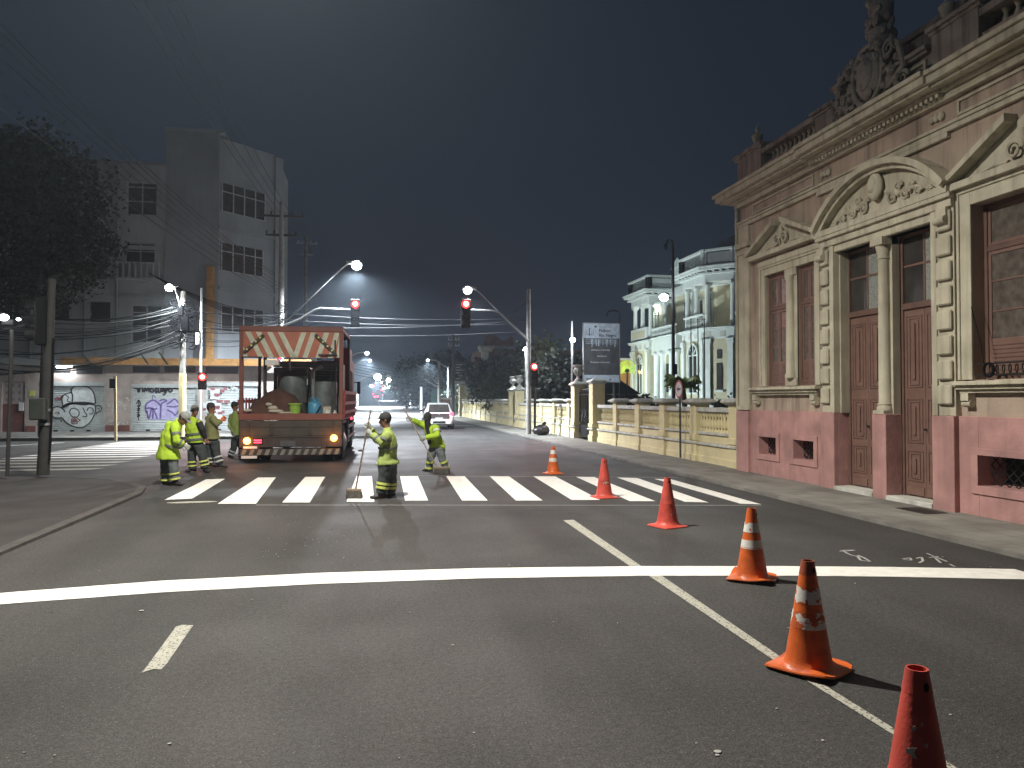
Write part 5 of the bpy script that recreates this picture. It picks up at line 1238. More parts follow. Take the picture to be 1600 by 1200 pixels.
def signal(t, c, face, lit=0, s=1.0, three=True, power=8, back=False):
    """traffic light, three round lenses with visors, facing the direction face"""
    f = Vector((face[0], face[1], 0)).normalized(); sd = Vector((-f.y, f.x, 0)); c = Vector(c); Mx = Matrix(((sd.x,f.x,0),(sd.y,f.y,0),(0,0,1)))
    n = 3 if three else 2; pit = .33*s; cc = c-Vector((0,0,pit*(n-1)/2))
    m = MB(); m.cbox(cc-f*.09*s, (.165*s,.09*s,pit*n/2+.02), Mx); h = m.build('signal_housing', M['black'], t, bevel=.02)
    for i in range(n):
        q = c-Vector((0,0,pit*i)); m = MB(); disc(m, q+f*.005, .15*s, f, .02, 20); on = i == lit
        ln = m.build('lens', M['red_lit'] if on else M['lens_off'], h)
        if on: m = MB(); disc(m, q+f*.026, .075*s, f, .004, 16); m.build('lens_glare_disc', M['red_glare'], h)  # pale disc added so the lit lens looks burnt out at its centre
        m = MB()
        for k in range(14):
            a0, a1 = math.pi*(-.15+1.3*k/14), math.pi*(-.15+1.3*(k+1)/14); z_ = Vector((0,0,1))
            P = lambda a, e, r: q+f*e+(sd*math.cos(a)+z_*math.sin(a))*r*s
            m.add([P(a0,0,.13),P(a1,0,.13),P(a1,.2*s,.13),P(a0,.2*s,.13),P(a0,0,.138),P(a1,0,.138),P(a1,.2*s,.138),P(a0,.2*s,.138)], [(0,1,2,3),(7,6,5,4),(2,6,7,3),(0,3,7,4),(1,5,6,2)])
        m.build('visor', M['black'], h)
    if power: s_l = spot('signal_light', t, c+f*.25, power*1.8, (1,.05,.035), 125, .5, .1); s_l.rotation_euler = f.to_track_quat('-Z', 'Y').to_euler()
def pole(name, label, cat, base, top, r0, r1, mat, group=None, bands=()):
    t = thing(name, label, cat, base, group=group); m = MB(); m.tube([base, top], [r0, r1], 12); m.build('pole', M[mat], t, smooth=True); return t
STREETC = (.86,.93,1.0)
# key lamp at the near left corner, out of the picture
kx, ky, kz = -1.3, 9.4, 9.7
t = pole('street_lamp', 'tall street lamp whose arm reaches over the road just above the picture', 'street lamp', (-5.4,9.9,.1), (-5.4,9.9,9.8), .14, .09, 'greypole', group='street lamps')
m = MB(); m.tube([(-5.4,9.9,9.0),(-3.6,9.7,9.85),(-1.9,9.45,9.9)], .045, 8); m.build('arm', M['greypole'], t, smooth=True)
head(t, (-1.95,9.45,9.9), (1,-.05), 'led', 1.3, 8400, (1,.95,.85), 160, .8)
# left pole with lamp arm and signal arm
LP = (-4.16, 35.8); d35 = 36
t = pole('utility_pole', 'tall grey utility pole behind the truck, carrying the left hanging signal', 'utility pole', (*LP,.12), (*LP,11.0), .17, .10, 'concrete', group='utility poles')
def pt(px, py, Y): return Vector(PY(px, py, Y))
m = MB(); a = pt(452,497,35.4); b = pt(520,432,34.6); c = pt(540,414,34.4); m.tube([(LP[0],LP[1],a.z-.1), a, b, c, pt(546,411.5,34.3)], .035, 8); m.build('lamp_arm', M['metal'], t, smooth=True)
c = pt(543,411,34.3); head(t, c, (1,-.12), 'led', 1.15, 21000, STREETC, 165, .8)
m = MB(); m.tube([(LP[0],LP[1],5.1), pt(470,498,35.5), pt(490,485,35.2), pt(500,481.5,35), pt(552,484,34.4)], [.06,.055,.05,.045,.04], 8); m.build('signal_arm', M['metal'], t, smooth=True)
signal(t, pt(555,475,34.2), (.0,-1), 0, 1.25, power=130)
m = MB()
for z, w in ((10.3,1.0),(9.4,.7)): m.bar((LP[0]-w,LP[1],z),(LP[0]+w,LP[1],z),.09)
for z, w in ((10.3,1.0),(9.4,.7)):
    for k in (-1,-.5,.5,1): m.lathe([(.03,0),(.05,.05),(.03,.08),(.05,.12),(.02,.18)], (LP[0]+k*w*.95, LP[1], z+.045), 8)
m.build('crossarm', M['darkpole'], t)
m = MB(); rnd = random.Random(2)
for k in range(26): z = rnd.uniform(4.6,6.2); a_ = rnd.uniform(0,6.3); m.tube([(LP[0]+.2*math.cos(a_), LP[1]-.1+.2*math.sin(a_), z),(LP[0]+.3*math.cos(a_+1), LP[1]-.25, z+.1),(LP[0]+.2*math.cos(a_+2), LP[1]-.1, z-.08)], .012, 5)
m.build('cable_clutter', M['clutter'], t)
# right signal and lamp pole
RP = (7.13, 33.2)
zt = PY(828, 452, 33.2)[2]
t = pole('utility_pole', 'slim concrete pole at the right kerb carrying the right hanging signal', 'utility pole', (*RP,.10), (RP[0],RP[1],zt), .13, .09, 'concrete', group='utility poles')
a = pt(822,528,33); b = pt(800,507,32.8); c = pt(780,488,32.6)
m = MB(); m.tube([(RP[0],RP[1],a.z-.15), a, b, c, pt(770,485.5,32.5), pt(733,484,32.3)], [.06,.055,.05,.045,.04,.035], 8); m.build('signal_arm', M['metal'], t, smooth=True)
m = MB(); m.tube([c, pt(760,468,32.5), pt(747,455,32.4), pt(742,452,32.3)], .032, 8); m.build('lamp_arm', M['metal'], t, smooth=True)
head(t, pt(743,451,32.3), (-1,-.1), 'led_dim', 1.0, 2600, STREETC, 150, .8)
signal(t, pt(728,475,32.1), (0,-1), 0, 1.25, power=130)
m = MB(); m.tube([(RP[0]+.3,RP[1]+.05,.1),(RP[0]+.32,RP[1]+.05,PY(838,590,33.2)[2])], .055, 8)
t = thing('signal_post', 'short grey post with a red traffic light beside the slim concrete pole', 'traffic light', (RP[0]+.3,RP[1]+.05,.1), group='traffic lights')
m.build('post', M['greypole'], t, smooth=True); signal(t, pt(835,573,32.9), (-.1,-1), 0, 1.05, power=110)
# left far corner: yellow based pole with lamp, white post with red signal
Yp = 33.75; bx = PY(285, 620, Yp)[0]
t = pole('utility_pole', 'concrete pole with yellow painted foot and tangled cables before the second shutter', 'utility pole', (bx,Yp,.12), (bx,Yp,PY(285,455,Yp)[2]), .15, .11, 'concrete', group='utility poles')
zy = PY(285, 583, Yp)[2]; m = MB(); m.tube([(bx,Yp,.12),(bx,Yp,zy)], [.158,.155], 12); m.build('yellow_foot', M['yellow'], t, smooth=True)
m = MB(); m.tube([(bx,Yp-.1,PY(285,500,Yp)[2]), pt(279,468,33.3), pt(273,449,33.0)], .028, 7); m.build('lamp_arm', M['metal'], t, smooth=True); head(t, pt(277,447.5,33.0), (-1,-.2), 'led', .85, 3600, (.95,1,.97), 165, .8)
m = MB(); rnd = random.Random(4)
for k in range(46):
    z = rnd.uniform(PY(285,545,Yp)[2], PY(285,470,Yp)[2]); x = bx+rnd.uniform(-.45,.5); r_ = rnd.uniform(.06,.28); a0 = rnd.uniform(0,6)
    m.tube([(x+r_*math.cos(a0+q*.6), Yp-.22+rnd.uniform(-.03,.03), z+r_*.7*math.sin(a0+q*.6)) for q in range(rnd.choice((5,8,11)))], rnd.uniform(.012,.024), 5)
for z, w in ((5.2,.5),(4.6,.6)): m.bar((bx-w,Yp-.15,z),(bx+w,Yp-.15,z),.08)
m.cbox((bx+.12,Yp-.2,4.95), (.14,.12,.3)); m.cbox((bx-.05,Yp-.25,5.5), (.1,.1,.22))
m.build('cable_clutter', M['clutter'], t)
wx = PY(313.5, 600, 33.6)[0]; t = thing('signal_post', 'tall thin white post with a glowing red signal beside the yellow footed pole', 'traffic light', (wx,33.6,.12), group='traffic lights')
m = MB(); m.tube([(wx,33.6,.12),(wx,33.6,PY(315,450,33.6)[2])], [.055,.04], 8); m.build('post', M['signw'], t, smooth=True)
signal(t, pt(316,589,33.35), (.15,-1), 0, 1.05, False, power=230)
m = MB(); z0, z1 = PY(308,538,33.5)[2], PY(308,520,33.5)[2]; m.box(wx-.2,wx-.06,33.5,33.53,z0,z1); m.build('small_plate', M['signw'], t)
# near left signal pole with control cabinet, seen from the side
nx, ny = PY(68, 700, 17.25)[0], 17.25; topz = PY(81, 436, 17.25)
t = thing('signal_post', 'thick dark pole on the near left pavement with a cabinet and side facing signal', 'traffic light', (nx,ny,.1), group='traffic lights')
m = MB(); m.tube([(nx,ny,.1),(topz[0],ny,topz[2])], [.125,.075], 14); m.build('pole', M['darkpole'], t, smooth=True)
q = PY(58, 478, 17.1); signal(t, (q[0], 17.1, q[2]), (-1,-.15), 9, .98, power=0)
m = MB(); r_ = PY(47, 498, 17.0); m.ball((r_[0]-.0,17.0,r_[2]), .035, 8, 6); m.build('red_glint', M['red_dim'], t)
q0, q1 = PY(50,622,17.0), PY(73,656,17.0); m = MB(); m.box(q0[0],q1[0],16.85,17.1,q1[2],q0[2]); m.build('control_cabinet', mk('dark_green_cabinet', (.035,.04,.035), .6), t, bevel=.02)
m = MB(); m.tube([(nx+.16,ny-.1,.4),(nx+.2,ny-.12,1.4),(topz[0]+.1,ny-.12,3)], .02, 6); m.build('conduit', M['black'], t)
for z in (1.15, 1.45): m = MB(); m.lathe([(.150,0),(.150,.05)], (nx+.03*z,ny,z), 14); m.build('clamp_band', M['metal'], t)
sx_, sy_ = PY(12, 700, 17.0)[0], 17.0; tz = PY(12,515,17.0)[2]
t = thing('lamp_post', 'thin dark post at the left picture edge topped by two small white lamps', 'lamp post', (sx_,sy_,.1)); m = MB(); m.tube([(sx_,sy_,.1),(sx_+.05,sy_,tz)], .04, 8); m.build('post', M['darkpole'], t, smooth=True)
m = MB(); m.bar((sx_-.1,sy_,tz),(sx_+.3,sy_,tz+.1),.04); m.box(sx_-.12,sx_+.1,sy_-.08,sy_+.08,tz+.1,tz+.2); m.build('bracket', M['black'], t)
m = MB(); q = PY(6,496,16.9); m.ball(q, (.10,.08,.07), 10, 7); q = PY(29,499,16.9); m.ball(q, (.045,.04,.03), 10, 7); m.build('lamps', M['led_dim'], t); point('post_light', t, PY(6,496,16.8), 20, (.95,.97,1))
# garden lamps behind the yellow wall
def glamp(px, py, Y, label, power, s=.13, extra=0, mat='led', arm=0):
    p = pt(px, py, Y); t = thing('garden_lamp', label, 'lamp', (p.x+arm, Y, 0), group='garden lamps')
    m = MB(); m.tube([(p.x+arm,Y+.15,0),(p.x+arm,Y+.15,p.z+extra)], [.06,.045], 8); m.build('post', M['metal'], t, smooth=True)
    m = MB(); m.ball(p, (s,s,s*.9), 14, 10); m.build('globe', M[mat], t, smooth=True)
    m = MB(); m.box(min(p.x,p.x+arm)-.1, max(p.x,p.x+arm)+.1, Y+.02+s, Y+.2+s, p.z-.06, p.z+.08); m.build('bracket', M['black'], t)
    point('lamp_light', t, (p.x, Y-s-.15, p.z), power*1.5, (.88,.94,1), .12); return t
glamp(822, 546, 45, 'white globe garden lamp left of the slim concrete pole, behind the yellow wall', 450, .15)
glamp(895, 531, 33.6, 'white globe garden lamp on a tall bright post left of the banner board', 260, .12, .9)
p = pt(1037, 465, 30); 
# villa lamp pole: unlit curved head on top, bright floodlight half way
vx = PY(1052, 560, 30)[0]; t = thing('flood_light_pole', 'tall dark pole before the villa with a bright white floodlight halfway up', 'light pole', (vx,30,0))
zt = PY(1052, 385, 30)[2]; m = MB(); m.tube([(vx,30,0),(vx,30,zt)], [.09,.06], 10); m.build('pole', M['darkpole'], t, smooth=True)
m = MB(); m.tube([(vx,30,zt-.02), pt(1050,375,30), pt(1044,374,30), pt(1040,384,30)], .035, 7); m.ball(pt(1040,386,30), (.09,.09,.16), 10, 8); m.build('curved_arm', M['darkpole'], t, smooth=True)
m = MB(); m.box(p.x-.02,vx,30-.03,30+.03,p.z-.03,p.z+.03); m.box(p.x-.16,p.x+.16,30.03,30.12,p.z-.12,p.z+.12); m.build('flood_bracket', M['black'], t)
m = MB(); m.ball((p.x,29.98,p.z), (.20,.06,.16), 14, 8); m.build('flood_lens', M['led'], t, smooth=True)
spot('flood_light', t, (p.x, 29.85, p.z), 500, (.85,.93,1), 120, .8, .1, (R(70),0,R(160)))
m = MB(); z = PY(1052,578,30)[2]; m.box(vx-.1,vx+.12,29.86,29.92,z-.2,z+.25); m.build('meter_box', M['black'], t)
# villa floodlights standing in the garden (low fixtures)
def flood(loc, aim, power, col, label, size=120):
    d = (Vector(aim)-Vector(loc)); t = thing('ground_floodlight', label, 'floodlight', loc, group='garden floodlights of the villa'); rot = d.to_track_quat('-Z', 'Y').to_euler()
    m = MB(); dn = d.normalized(); m.cbox(Vector(loc)+Vector((0,0,.15)), (.16,.12,.1)); m.bar(loc, Vector(loc)+Vector((0,0,.1)), .05); m.build('housing', M['black'], t)
    m = MB(); m.cbox(Vector(loc)+Vector((0,0,.26)), (.12,.09,.006)); m.build('lens', M['led_dim'], t)
    s_ = spot('flood_light', t, Vector(loc)+Vector((0,0,.32)), power, col, size, .6, .1); s_.rotation_euler = rot
flood((15.5,47.5,.05), (23.5,50,7), 3300, (.84,.98,1), 'small black floodlight on the lawn aimed at the near wing of the villa', 130)
flood((16.0,56.5,.05), (23.5,58,7), 3800, (.84,.98,1), 'small black floodlight on the lawn aimed at the portico of the villa', 130)
flood((20.5,41.5,.05), (27,46.5,8), 110, (.95,1,.9), 'small black floodlight on the lawn aimed at the shaded side of the near wing', 120)
for (x, y, z, c_) in ((24.6,50,9.6,(1,.9,.6)),(26.5,47.2,9.6,(1,.9,.6)),(24.4,60.6,9.6,(.9,1,.85)),(24.2,55.5,5.2,(.85,1,.95))):
    t2 = thing('ceiling_lantern', {24.6:'small warm lantern in the loggia facing the street of the near wing',26.5:'small warm lantern in the side loggia of the near wing',24.4:'small lantern in the far wing loggia',24.2:'small lantern under the villa portico'}[x], 'lantern', (x,y,z), group='villa lanterns')
    m = MB(); m.lathe([(.02,0),(.08,.03),(.08,.16),(.03,.2),(.01,.3)], (x,y,z), 10); m.build('lantern_body', M['led_dim'], t2); point('lantern_light', t2, (x,y,z-.2), 55, c_, .1)
a = pt(980,577,58.5); t2 = [o for o in C.objects if o.name.startswith('fan_ornament')][0]; point('ornament_light', t2, (a.x,58.6,a.z), 60, (.9,1,.4)); t3 = [o for o in C.objects if o.name.startswith('garden_annex')][0]; point('annex_light', t3, (a.x+.3,64,4.2), 90, (1,.6,.2))
# thin arched lamp pole behind the banner board
bx_ = PY(968, 560, 42)[0]; m = MB(); m.tube([(bx_,42,0),(bx_,42,PY(968,492,42)[2]), pt(966,487,42), pt(958,485,42), pt(950,487,42), pt(948,495,42)], .05, 7)
m.build('arched_lamp_pole', M['darkpole'], smooth=True, label='unlit thin grey pole with an arched top behind the banner board', cat='pole')
# far street lamps and poles
def farlamp(px, py, Y, label, side=-1, power=0, mat='led', s=1.5, reach=2.2, pole_=True):
    p = pt(px, py, Y); t = thing('street_lamp', label, 'street lamp', (p.x+side*reach, Y, hz(Y)), group='street lamps')
    bxx = p.x+side*reach
    m = MB(); m.tube([(bxx,Y,hz(Y)),(bxx,Y,p.z-.7)], [.14,.1], 8); m.build('pole', M['concrete'], t, smooth=True)
    m = MB(); m.tube([(bxx,Y,p.z-.9),(p.x+side*.8,Y,p.z-.05),(p.x+side*.2,Y,p.z)], .05, 7); m.build('arm', M['metal'], t, smooth=True)
    head(t, p+Vector((side*.3,0,0)), (-side,0), mat, s, power, STREETC, 160, .8)
farlamp(573, 550.5, 62, 'lit lamp on the left side of the street, highest of those over the truck cab', -1, 30000, 'led_dim', .9)
farlamp(577.5, 562.5, 82, 'lit lamp below the highest one over the truck cab, second along the left kerb', -1, 28000, 'led_dim', .9)
farlamp(583, 586.5, 105, 'brightest far lamp low over the left side of the street', -1, 50000, 'led', 2.6)
farlamp(668, 562, 78, 'small lit lamp on the right side of the street before the dark trees', 1, 22000, 'led_dim', .8)
farlamp(612, 592.5, 150, 'distant bright lamp right of the far red lights', 1, 16000, 'led', 2.6, 3)
farlamp(600, 595.5, 175, 'distant lamp just left of the brightest distant one over the red lights', 1, 12000, 'led', 2.2, 3)
farlamp(578, 602, 185, 'lowest distant lamp beside the far left kerb', -1, 0, 'led', 1.8, 2)
for (bp_, arm, Y, lab) in (((686,590),(643,571),66,'pole with two unlit long arms reaching left over the street before the dark trees'), ((708,530),(0,0),70,'dark pole with a crossarm of insulators above the green hoarding')):
    base = pt(bp_[0], 640, Y); t = thing('utility_pole', lab, 'utility pole', (base.x, Y, .1), group='utility poles'); ztop = PY(bp_[0], 520 if bp_[0] > 700 else 565, Y)[2]
    m = MB(); m.tube([(base.x,Y,.1),(base.x,Y,ztop)], [.17,.12], 9); m.build('pole', M['concrete'] if bp_[0] < 700 else M['greypole'], t, smooth=True)
    if arm[0]:
        m = MB(); m.tube([(base.x,Y,PY(686,602,Y)[2]), pt(660,575,Y), pt(650,570,Y)], .06, 7); m.tube([(base.x,Y,PY(686,606,Y)[2]), pt(672,598,Y), pt(664,592,Y)], .06, 7); m.build('arms', M['metal'], t, smooth=True)
    else:
        m = MB()
        for py in (531, 540):
            z = PY(708, py, Y)[2]; m.bar((base.x-.5,Y,z),(base.x+.6,Y,z),.1)
            for k in (-.45,-.1,.25,.55): m.lathe([(.04,0),(.08,.08),(.03,.14),(.07,.2)], (base.x+k,Y,z+.05), 7)
        m.build('crossarm', M['winframe'], t)
# cables
def cable(a, b, sag, r=.014, mat='cable', label='', name='overhead_cable', group='overhead cables', n=14):
    a = Vector(a); b = Vector(b); pts = [a.lerp(b, i/n)-Vector((0,0,sag*4*(i/n)*(1-i/n))) for i in range(n+1)]
    m = MB(); m.tube(pts, r, 5); return m.build(name, M[mat], label=label, cat='cable', group=group)
ORD = ['topmost','second','third','fourth','fifth','sixth','seventh','eighth','ninth','tenth','eleventh','twelfth','thirteenth','fourteenth','fifteenth','sixteenth','seventeenth','eighteenth','nineteenth','lowest']
rnd = random.Random(9)
for k, (py0, pyn) in enumerate(((30,428),(45,433),(64,440),(88,446),(110,452),(150,458),(178,462))):
    cable(pt(-60, py0-55, 13), pt(430+k, pyn, 35.7), .35, .010, 'bright_cable', ORD[k]+' from above of seven parallel cables slanting down from the upper left picture edge')
for k, (px0, px1, py1) in enumerate(((205,470,378),(225,476,377),(260,481,380),(282,487,381))):
    cable(pt(px0-25, -40, 15), pt(px1, py1, 60), .5, .011, 'bright_cable', ['leftmost','second','third','rightmost'][k]+' from the left of four high cables running down from the top edge', group='high paired cables')
fx = pt(478, 380, 60); t = thing('utility_pole', 'faint far utility pole with a crossarm left of the bright sky, behind the corner building', 'utility pole', (fx.x,60,.12), group='utility poles')
m = MB(); m.tube([(fx.x,60,.12),(fx.x,60,fx.z+.5)], [.18,.12], 8); m.build('pole', M['concrete'], t, smooth=True)
m = MB(); m.bar((fx.x-.7,60,fx.z),(fx.x+.9,60,fx.z),.1); m.bar((fx.x-.5,60,fx.z-.9),(fx.x+.5,60,fx.z-.9),.1)
for kk in (-.6,-.2,.4,.8): m.lathe([(.04,0),(.08,.1),(.03,.15)], (fx.x+kk,60,fx.z+.05), 6)
m.build('crossarm', M['winframe'], t)
# bundle along the corner building into the yellow footed pole
for k in range(20):
    py0 = 452+k*6.2; py1 = 476+k*3.1
    cable(pt(-30, py0+rnd.uniform(-4,4)+18, 33.0+rnd.uniform(-.6,.6)), pt(283+rnd.uniform(-3,3), py1, Yp-.15), rnd.uniform(.25,.85), rnd.uniform(.012,.03), 'cable' if k % 3 else 'bright_cable', ORD[k]+' from above of the sagging cables strung along the corner building at the left edge', group='sagging cables on the corner building')
for k in range(9):
    cable(pt(287, 484+k*6, Yp-.1), pt(438, 492+k*3.6, 35.6), rnd.uniform(.1,.5), rnd.uniform(.012,.024), 'cable' if k % 2 else 'bright_cable', ORD[k]+' from above of the nine cables between the yellow footed pole and the truck', group='cables between the left poles')
for k in range(5):
    cable(pt(232+k*4, 426+k*2, 36.5), pt(432, 512-k*5, 35.7), .3, .014, 'cable', ORD[k]+' from above of five drop cables crossing the tall corner building front', group='drop cables')
for k, (y0, y1) in enumerate(((489,497),(499,505),(511,500),(521,517))):
    cable((LP[0],LP[1]-.1,PY(440,y0,35.8)[2]), (RP[0],RP[1],PY(828,y1,33.2)[2]), .18, .013, 'bright_cable', ORD[k]+' from above of four thin cables crossing the street between the signal poles', group='cables crossing the street')
for k in range(5):
    cable(pt(505+k*3, 556+k*5, 58), pt(700, 590+k*4, 66), .25, .02, 'bright_cable', ORD[k]+' from above of five far cables crossing low over the street', group='far cables crossing the street')
cable(pt(700,540,70), (RP[0],RP[1],PY(828,470,33.2)[2]), .4, .014, 'cable', 'single cable running from the slim right pole back to the far crossarm pole')
# ================================================================ trees and plants
def leaves(mb, c, r, n, size, rnd, clumps=None, fill_=.35, droop=0):
    cl = clumps or max(6, n//60); cs = []
    for _ in range(cl):
        while True:
            p = Vector((rnd.uniform(-1,1), rnd.uniform(-1,1), rnd.uniform(-1,1)))
            if p.length <= 1 and (p.length > .45 or rnd.random() < fill_): break
        cs.append(Vector(c)+Vector((p.x*r[0]*.85, p.y*r[1]*.85, p.z*r[2]*.85)))
    cr = min(r)*.32
    for i in range(n):
        q = cs[i % cl]+Vector((rnd.gauss(0,1), rnd.gauss(0,1), rnd.gauss(0,.75)))*cr*.6
        d = Vector((rnd.uniform(-1,1), rnd.uniform(-1,1), rnd.uniform(-1,.5)-droop)).normalized(); s_ = Vector((rnd.uniform(-1,1), rnd.uniform(-1,1), rnd.uniform(-1,1))).cross(d).normalized()
        l = size*rnd.uniform(.6,1.4); w = l*.4
        mb.quad(q, q+d*l*.5+s_*w, q+d*l, q+d*l*.5-s_*w)
def tree(name, label, base, h, cr, rx, n, size, mat, seed, tr=.2, cat='tree', group='trees', cz=None, branch=7, extra=()):
    rnd = random.Random(seed); t = thing(name, label, cat, base, group=group); b = Vector(base); ccz = cz or h-cr
    m = MB(); m.tube([b, b+Vector((.05,.03,h*.3)), b+Vector((.1,-.05,h*.6)), b+Vector((0,0,h*.85))], [tr,tr*.8,tr*.6,tr*.15], 9)
    for k in range(branch):
        a = k*2.4; z = h*(.42+.4*k/branch); L_ = rx*.75; p = b+Vector((.05,0,z)); m.tube([p, p+Vector((math.cos(a)*L_*.5, math.sin(a)*L_*.5, L_*.25)), p+Vector((math.cos(a)*L_, math.sin(a)*L_, L_*.35))], [tr*.4,tr*.25,tr*.05], 6)
    m.build('trunk', M['bark'], t, smooth=True)
    m = MB(); leaves(m, (b.x, b.y, b.z+ccz), (rx, rx, cr), n, size, rnd)
    for (dx_, dy_, dz_, r_, n_) in extra: leaves(m, (b.x+dx_, b.y+dy_, b.z+ccz+dz_), (r_, r_, r_*.8), n_, size, rnd)
    m.build('crown', M[mat], t, fix=False); return t
tx = PY(72, 620, 30)[0]
tx = PY(66, 620, 34.4)[0]
tree('street_tree', 'big dark leafy tree overhanging the left, in front of the corner building', (tx,34.4,.12), 13.8, 3.4, 2.6, 14000, .17, 'leaf', 21, .16, extra=((-3.2,-.5,-.6,2.9,6000),(1.5,-.3,-2.0,1.7,3500),(-1.6,0,1.3,2.2,3000),(.4,0,-3.2,1.9,2500),(-3.9,0,-2.6,2.2,3500),(-1.4,0,-3.6,1.6,2000)), cz=10.0)
for i, (px, py, Y, h, r_, lab, mt) in enumerate((
    (668,600,98,7.5,4.2,'dark leafy tree nearest the right kerb before the green hoarding','leaf'), (690,590,104,9,4.5,'tall dark tree behind the green hoarding','leaf'), (650,600,120,8,4.5,'distant dark tree beyond the long armed pole','leaf'), (632,606,150,9,5,'farthest dark tree on the right of the street','leaf'),
    (765,590,60,5.2,2.4,'round dark shrubby tree before the brick building','leaf'), (790,598,54,4.6,2.2,'low bushy tree behind the far yellow wall','leaf2'), (850,575,50,6.2,2.3,'twiggy olive tree lit by the signal right of the slim pole','leaf2'), (872,590,46,5,2.2,'dense green tree left of the large iron gate','leaf'), (900,590,52,5,2.3,'dark bushy tree behind the large gate pier','leaf'), (738,600,80,5.5,3,'dark tree before the brown boundary wall','leaf'), (915,595,48,4.6,2.0,'small dark tree under the banner board','leaf2'))):
    p = pt(px, 624, Y); tree('garden_tree', lab, (p.x, Y, hz(Y) if px < 700 else 0), h, r_*.85, r_, 2600, .3 if Y < 90 else .5, mt, 40+i, .14, cz=h-r_*.9)
def palm(px, py, Y, label, h, n=15, L_=1.6, mat='leaf'):
    p = pt(px, 624, Y); t = thing('palm_tree', label, 'palm', (p.x,Y,0), group='palm trees'); zt = PY(px, py, Y)[2]
    m = MB(); m.tube([(p.x,Y,0),(p.x+.1,Y,zt*.5),(p.x,Y,zt)], [.16,.12,.1], 8); m.build('trunk', M['bark'], t, smooth=True); m = MB(); rnd = random.Random(int(px))
    for k in range(n):
        a = k*2.399; up = rnd.uniform(.2,1.1); prev = None
        for i in range(9):
            s_ = i/8*L_; q = Vector((p.x+math.cos(a)*s_*.85, Y+math.sin(a)*s_*.85, zt+up*s_-.55*s_*s_))
            if prev is not None:
                sd = Vector((-math.sin(a), math.cos(a), 0)); w = .34*math.sin(math.pi*(i+.3)/9.2)
                for sg in (1,-1): m.quad(prev, q, q+sd*sg*w+Vector((math.cos(a)*.1, math.sin(a)*.1, -.16)), prev+sd*sg*w*.7+Vector((math.cos(a)*.1, math.sin(a)*.1, -.14)))
            prev = q
    m.build('fronds', M[mat], t, fix=False)
palm(803, 553, 62, 'dusky fan palm rising behind the slim right pole', 7, 20, 2.2, 'leaf2'); palm(783, 560, 70, 'thin palm left of the fan palm beside the brick building', 6, 14, 1.8, 'leaf')
palm(1067, 601, 27, 'low yellow green palm just behind the wall under the round sign', 2, 26, .75, 'leaf3')
for i, (px, Y, r_, lab) in enumerate(((1010,40,.9,'dark clipped shrub at the foot of the villa stair'),(1128,44,1.1,'dark shrub below the shaded wing of the villa'),(985,42,.8,'dark shrub behind the yellow wall left of the villa'))):
    p = pt(px, 624, Y); t = thing('garden_shrub', lab, 'shrub', (p.x,Y,0), group='garden shrubs'); m = MB(); m.tube([(p.x,Y,0),(p.x,Y,.8)], .05, 6); m.build('stem', M['bark'], t); m = MB(); leaves(m, (p.x,Y,1.0), (r_*1.2,r_,.9), 1100, .2, random.Random(80+i)); m.build('foliage', M['leaf'], t, fix=False)
# things along the far right pavement
p0 = pt(690, 624, 92); m = MB(); m.box(p0.x-1.3, p0.x+2.0, 92, 92.15, hz(92), hz(92)+2.6); solo(m, 'green_hoarding', M['green_hoard'], 'pale green sheet hoarding between the dark trees and the white car', 'hoarding', bevel=.02)
t = thing('gate_post_pair', 'red and white painted low wall post left of the yellow fence end', 'post', (9.2, 78, 0)); p1 = pt(722, 624, 76); 
m = MB(); m.box(p1.x-2.2, p1.x-1.2, 76, 76.4, 0, 1.7); m.build('post', M['brickred'], t); m = MB(); m.box(p1.x-2.3, p1.x-1.1, 75.9, 76.5, 1.7, 1.9); m.build('cap', M['white'], t)
g = pt(733, 610, 68); t = thing('road_sign', 'small pale rectangular road sign on a thin post before the far yellow pier', 'road sign', (g.x,68,.1), group='road signs'); m = MB(); m.tube([(g.x,68,.1),(g.x,68,2.9)], .05, 7); m.build('post', M['greypole'], t, smooth=True)
m = MB(); m.box(g.x-.35,g.x+.45,67.9,67.94,2.3,3.1); m.build('sign_plate', M['signw'], t); m = MB()
for (u, v) in ((-.2,2.5),(-.2,2.8),(.0,2.65),(.1,2.9),(.15,2.45)): m.box(g.x+u,g.x+u+.14,67.88,67.899,v,v+.1)
m.build('marks', M['bb_ink'], t)
rnd = random.Random(6)
for k in range(11):
    Y = 84+k*8; x = 5.6+ (k % 3)*.35; z = hz(Y); m = MB(); m.tube([(x,Y,z),(x,Y,z+1.9+rnd.random()*1.3)], .09, 6); m.build('bollard_post', M['winframe'], label=ORD[k].replace('topmost','first')+' nearest of the pale posts lined up along the far right kerb', cat='post', group='pale posts along the far right kerb')
g = pt(728, 545, 60)
# notice boards left of the far pier
g0 = pt(717, 600, 74); t = thing('notice_board', 'large dim notice board above the parked white car', 'notice board', (g0.x,74,0)); a = pt(708,565,74); b = pt(728,600,74)
m = MB(); m.box(a.x, b.x, 74, 74.1, b.z, a.z); m.build('panel', M['bb_dark'], t); m = MB()
for k in range(7): z = a.z-.35-k*.28; m.box(a.x+.3, b.x-.3-.3*(k % 2), 73.97, 73.99, z, z+.1)
m.box(a.x+.1,b.x-.1,73.97,73.99,b.z+.05,b.z+.3)
m.build('pale_lines', M['winframe'], t); m = MB(); m.bar((a.x+.3,74.2,0),(a.x+.3,74.2,a.z),.1); m.bar((b.x-.3,74.2,0),(b.x-.3,74.2,a.z),.1); m.build('posts', M['greypole'], t)
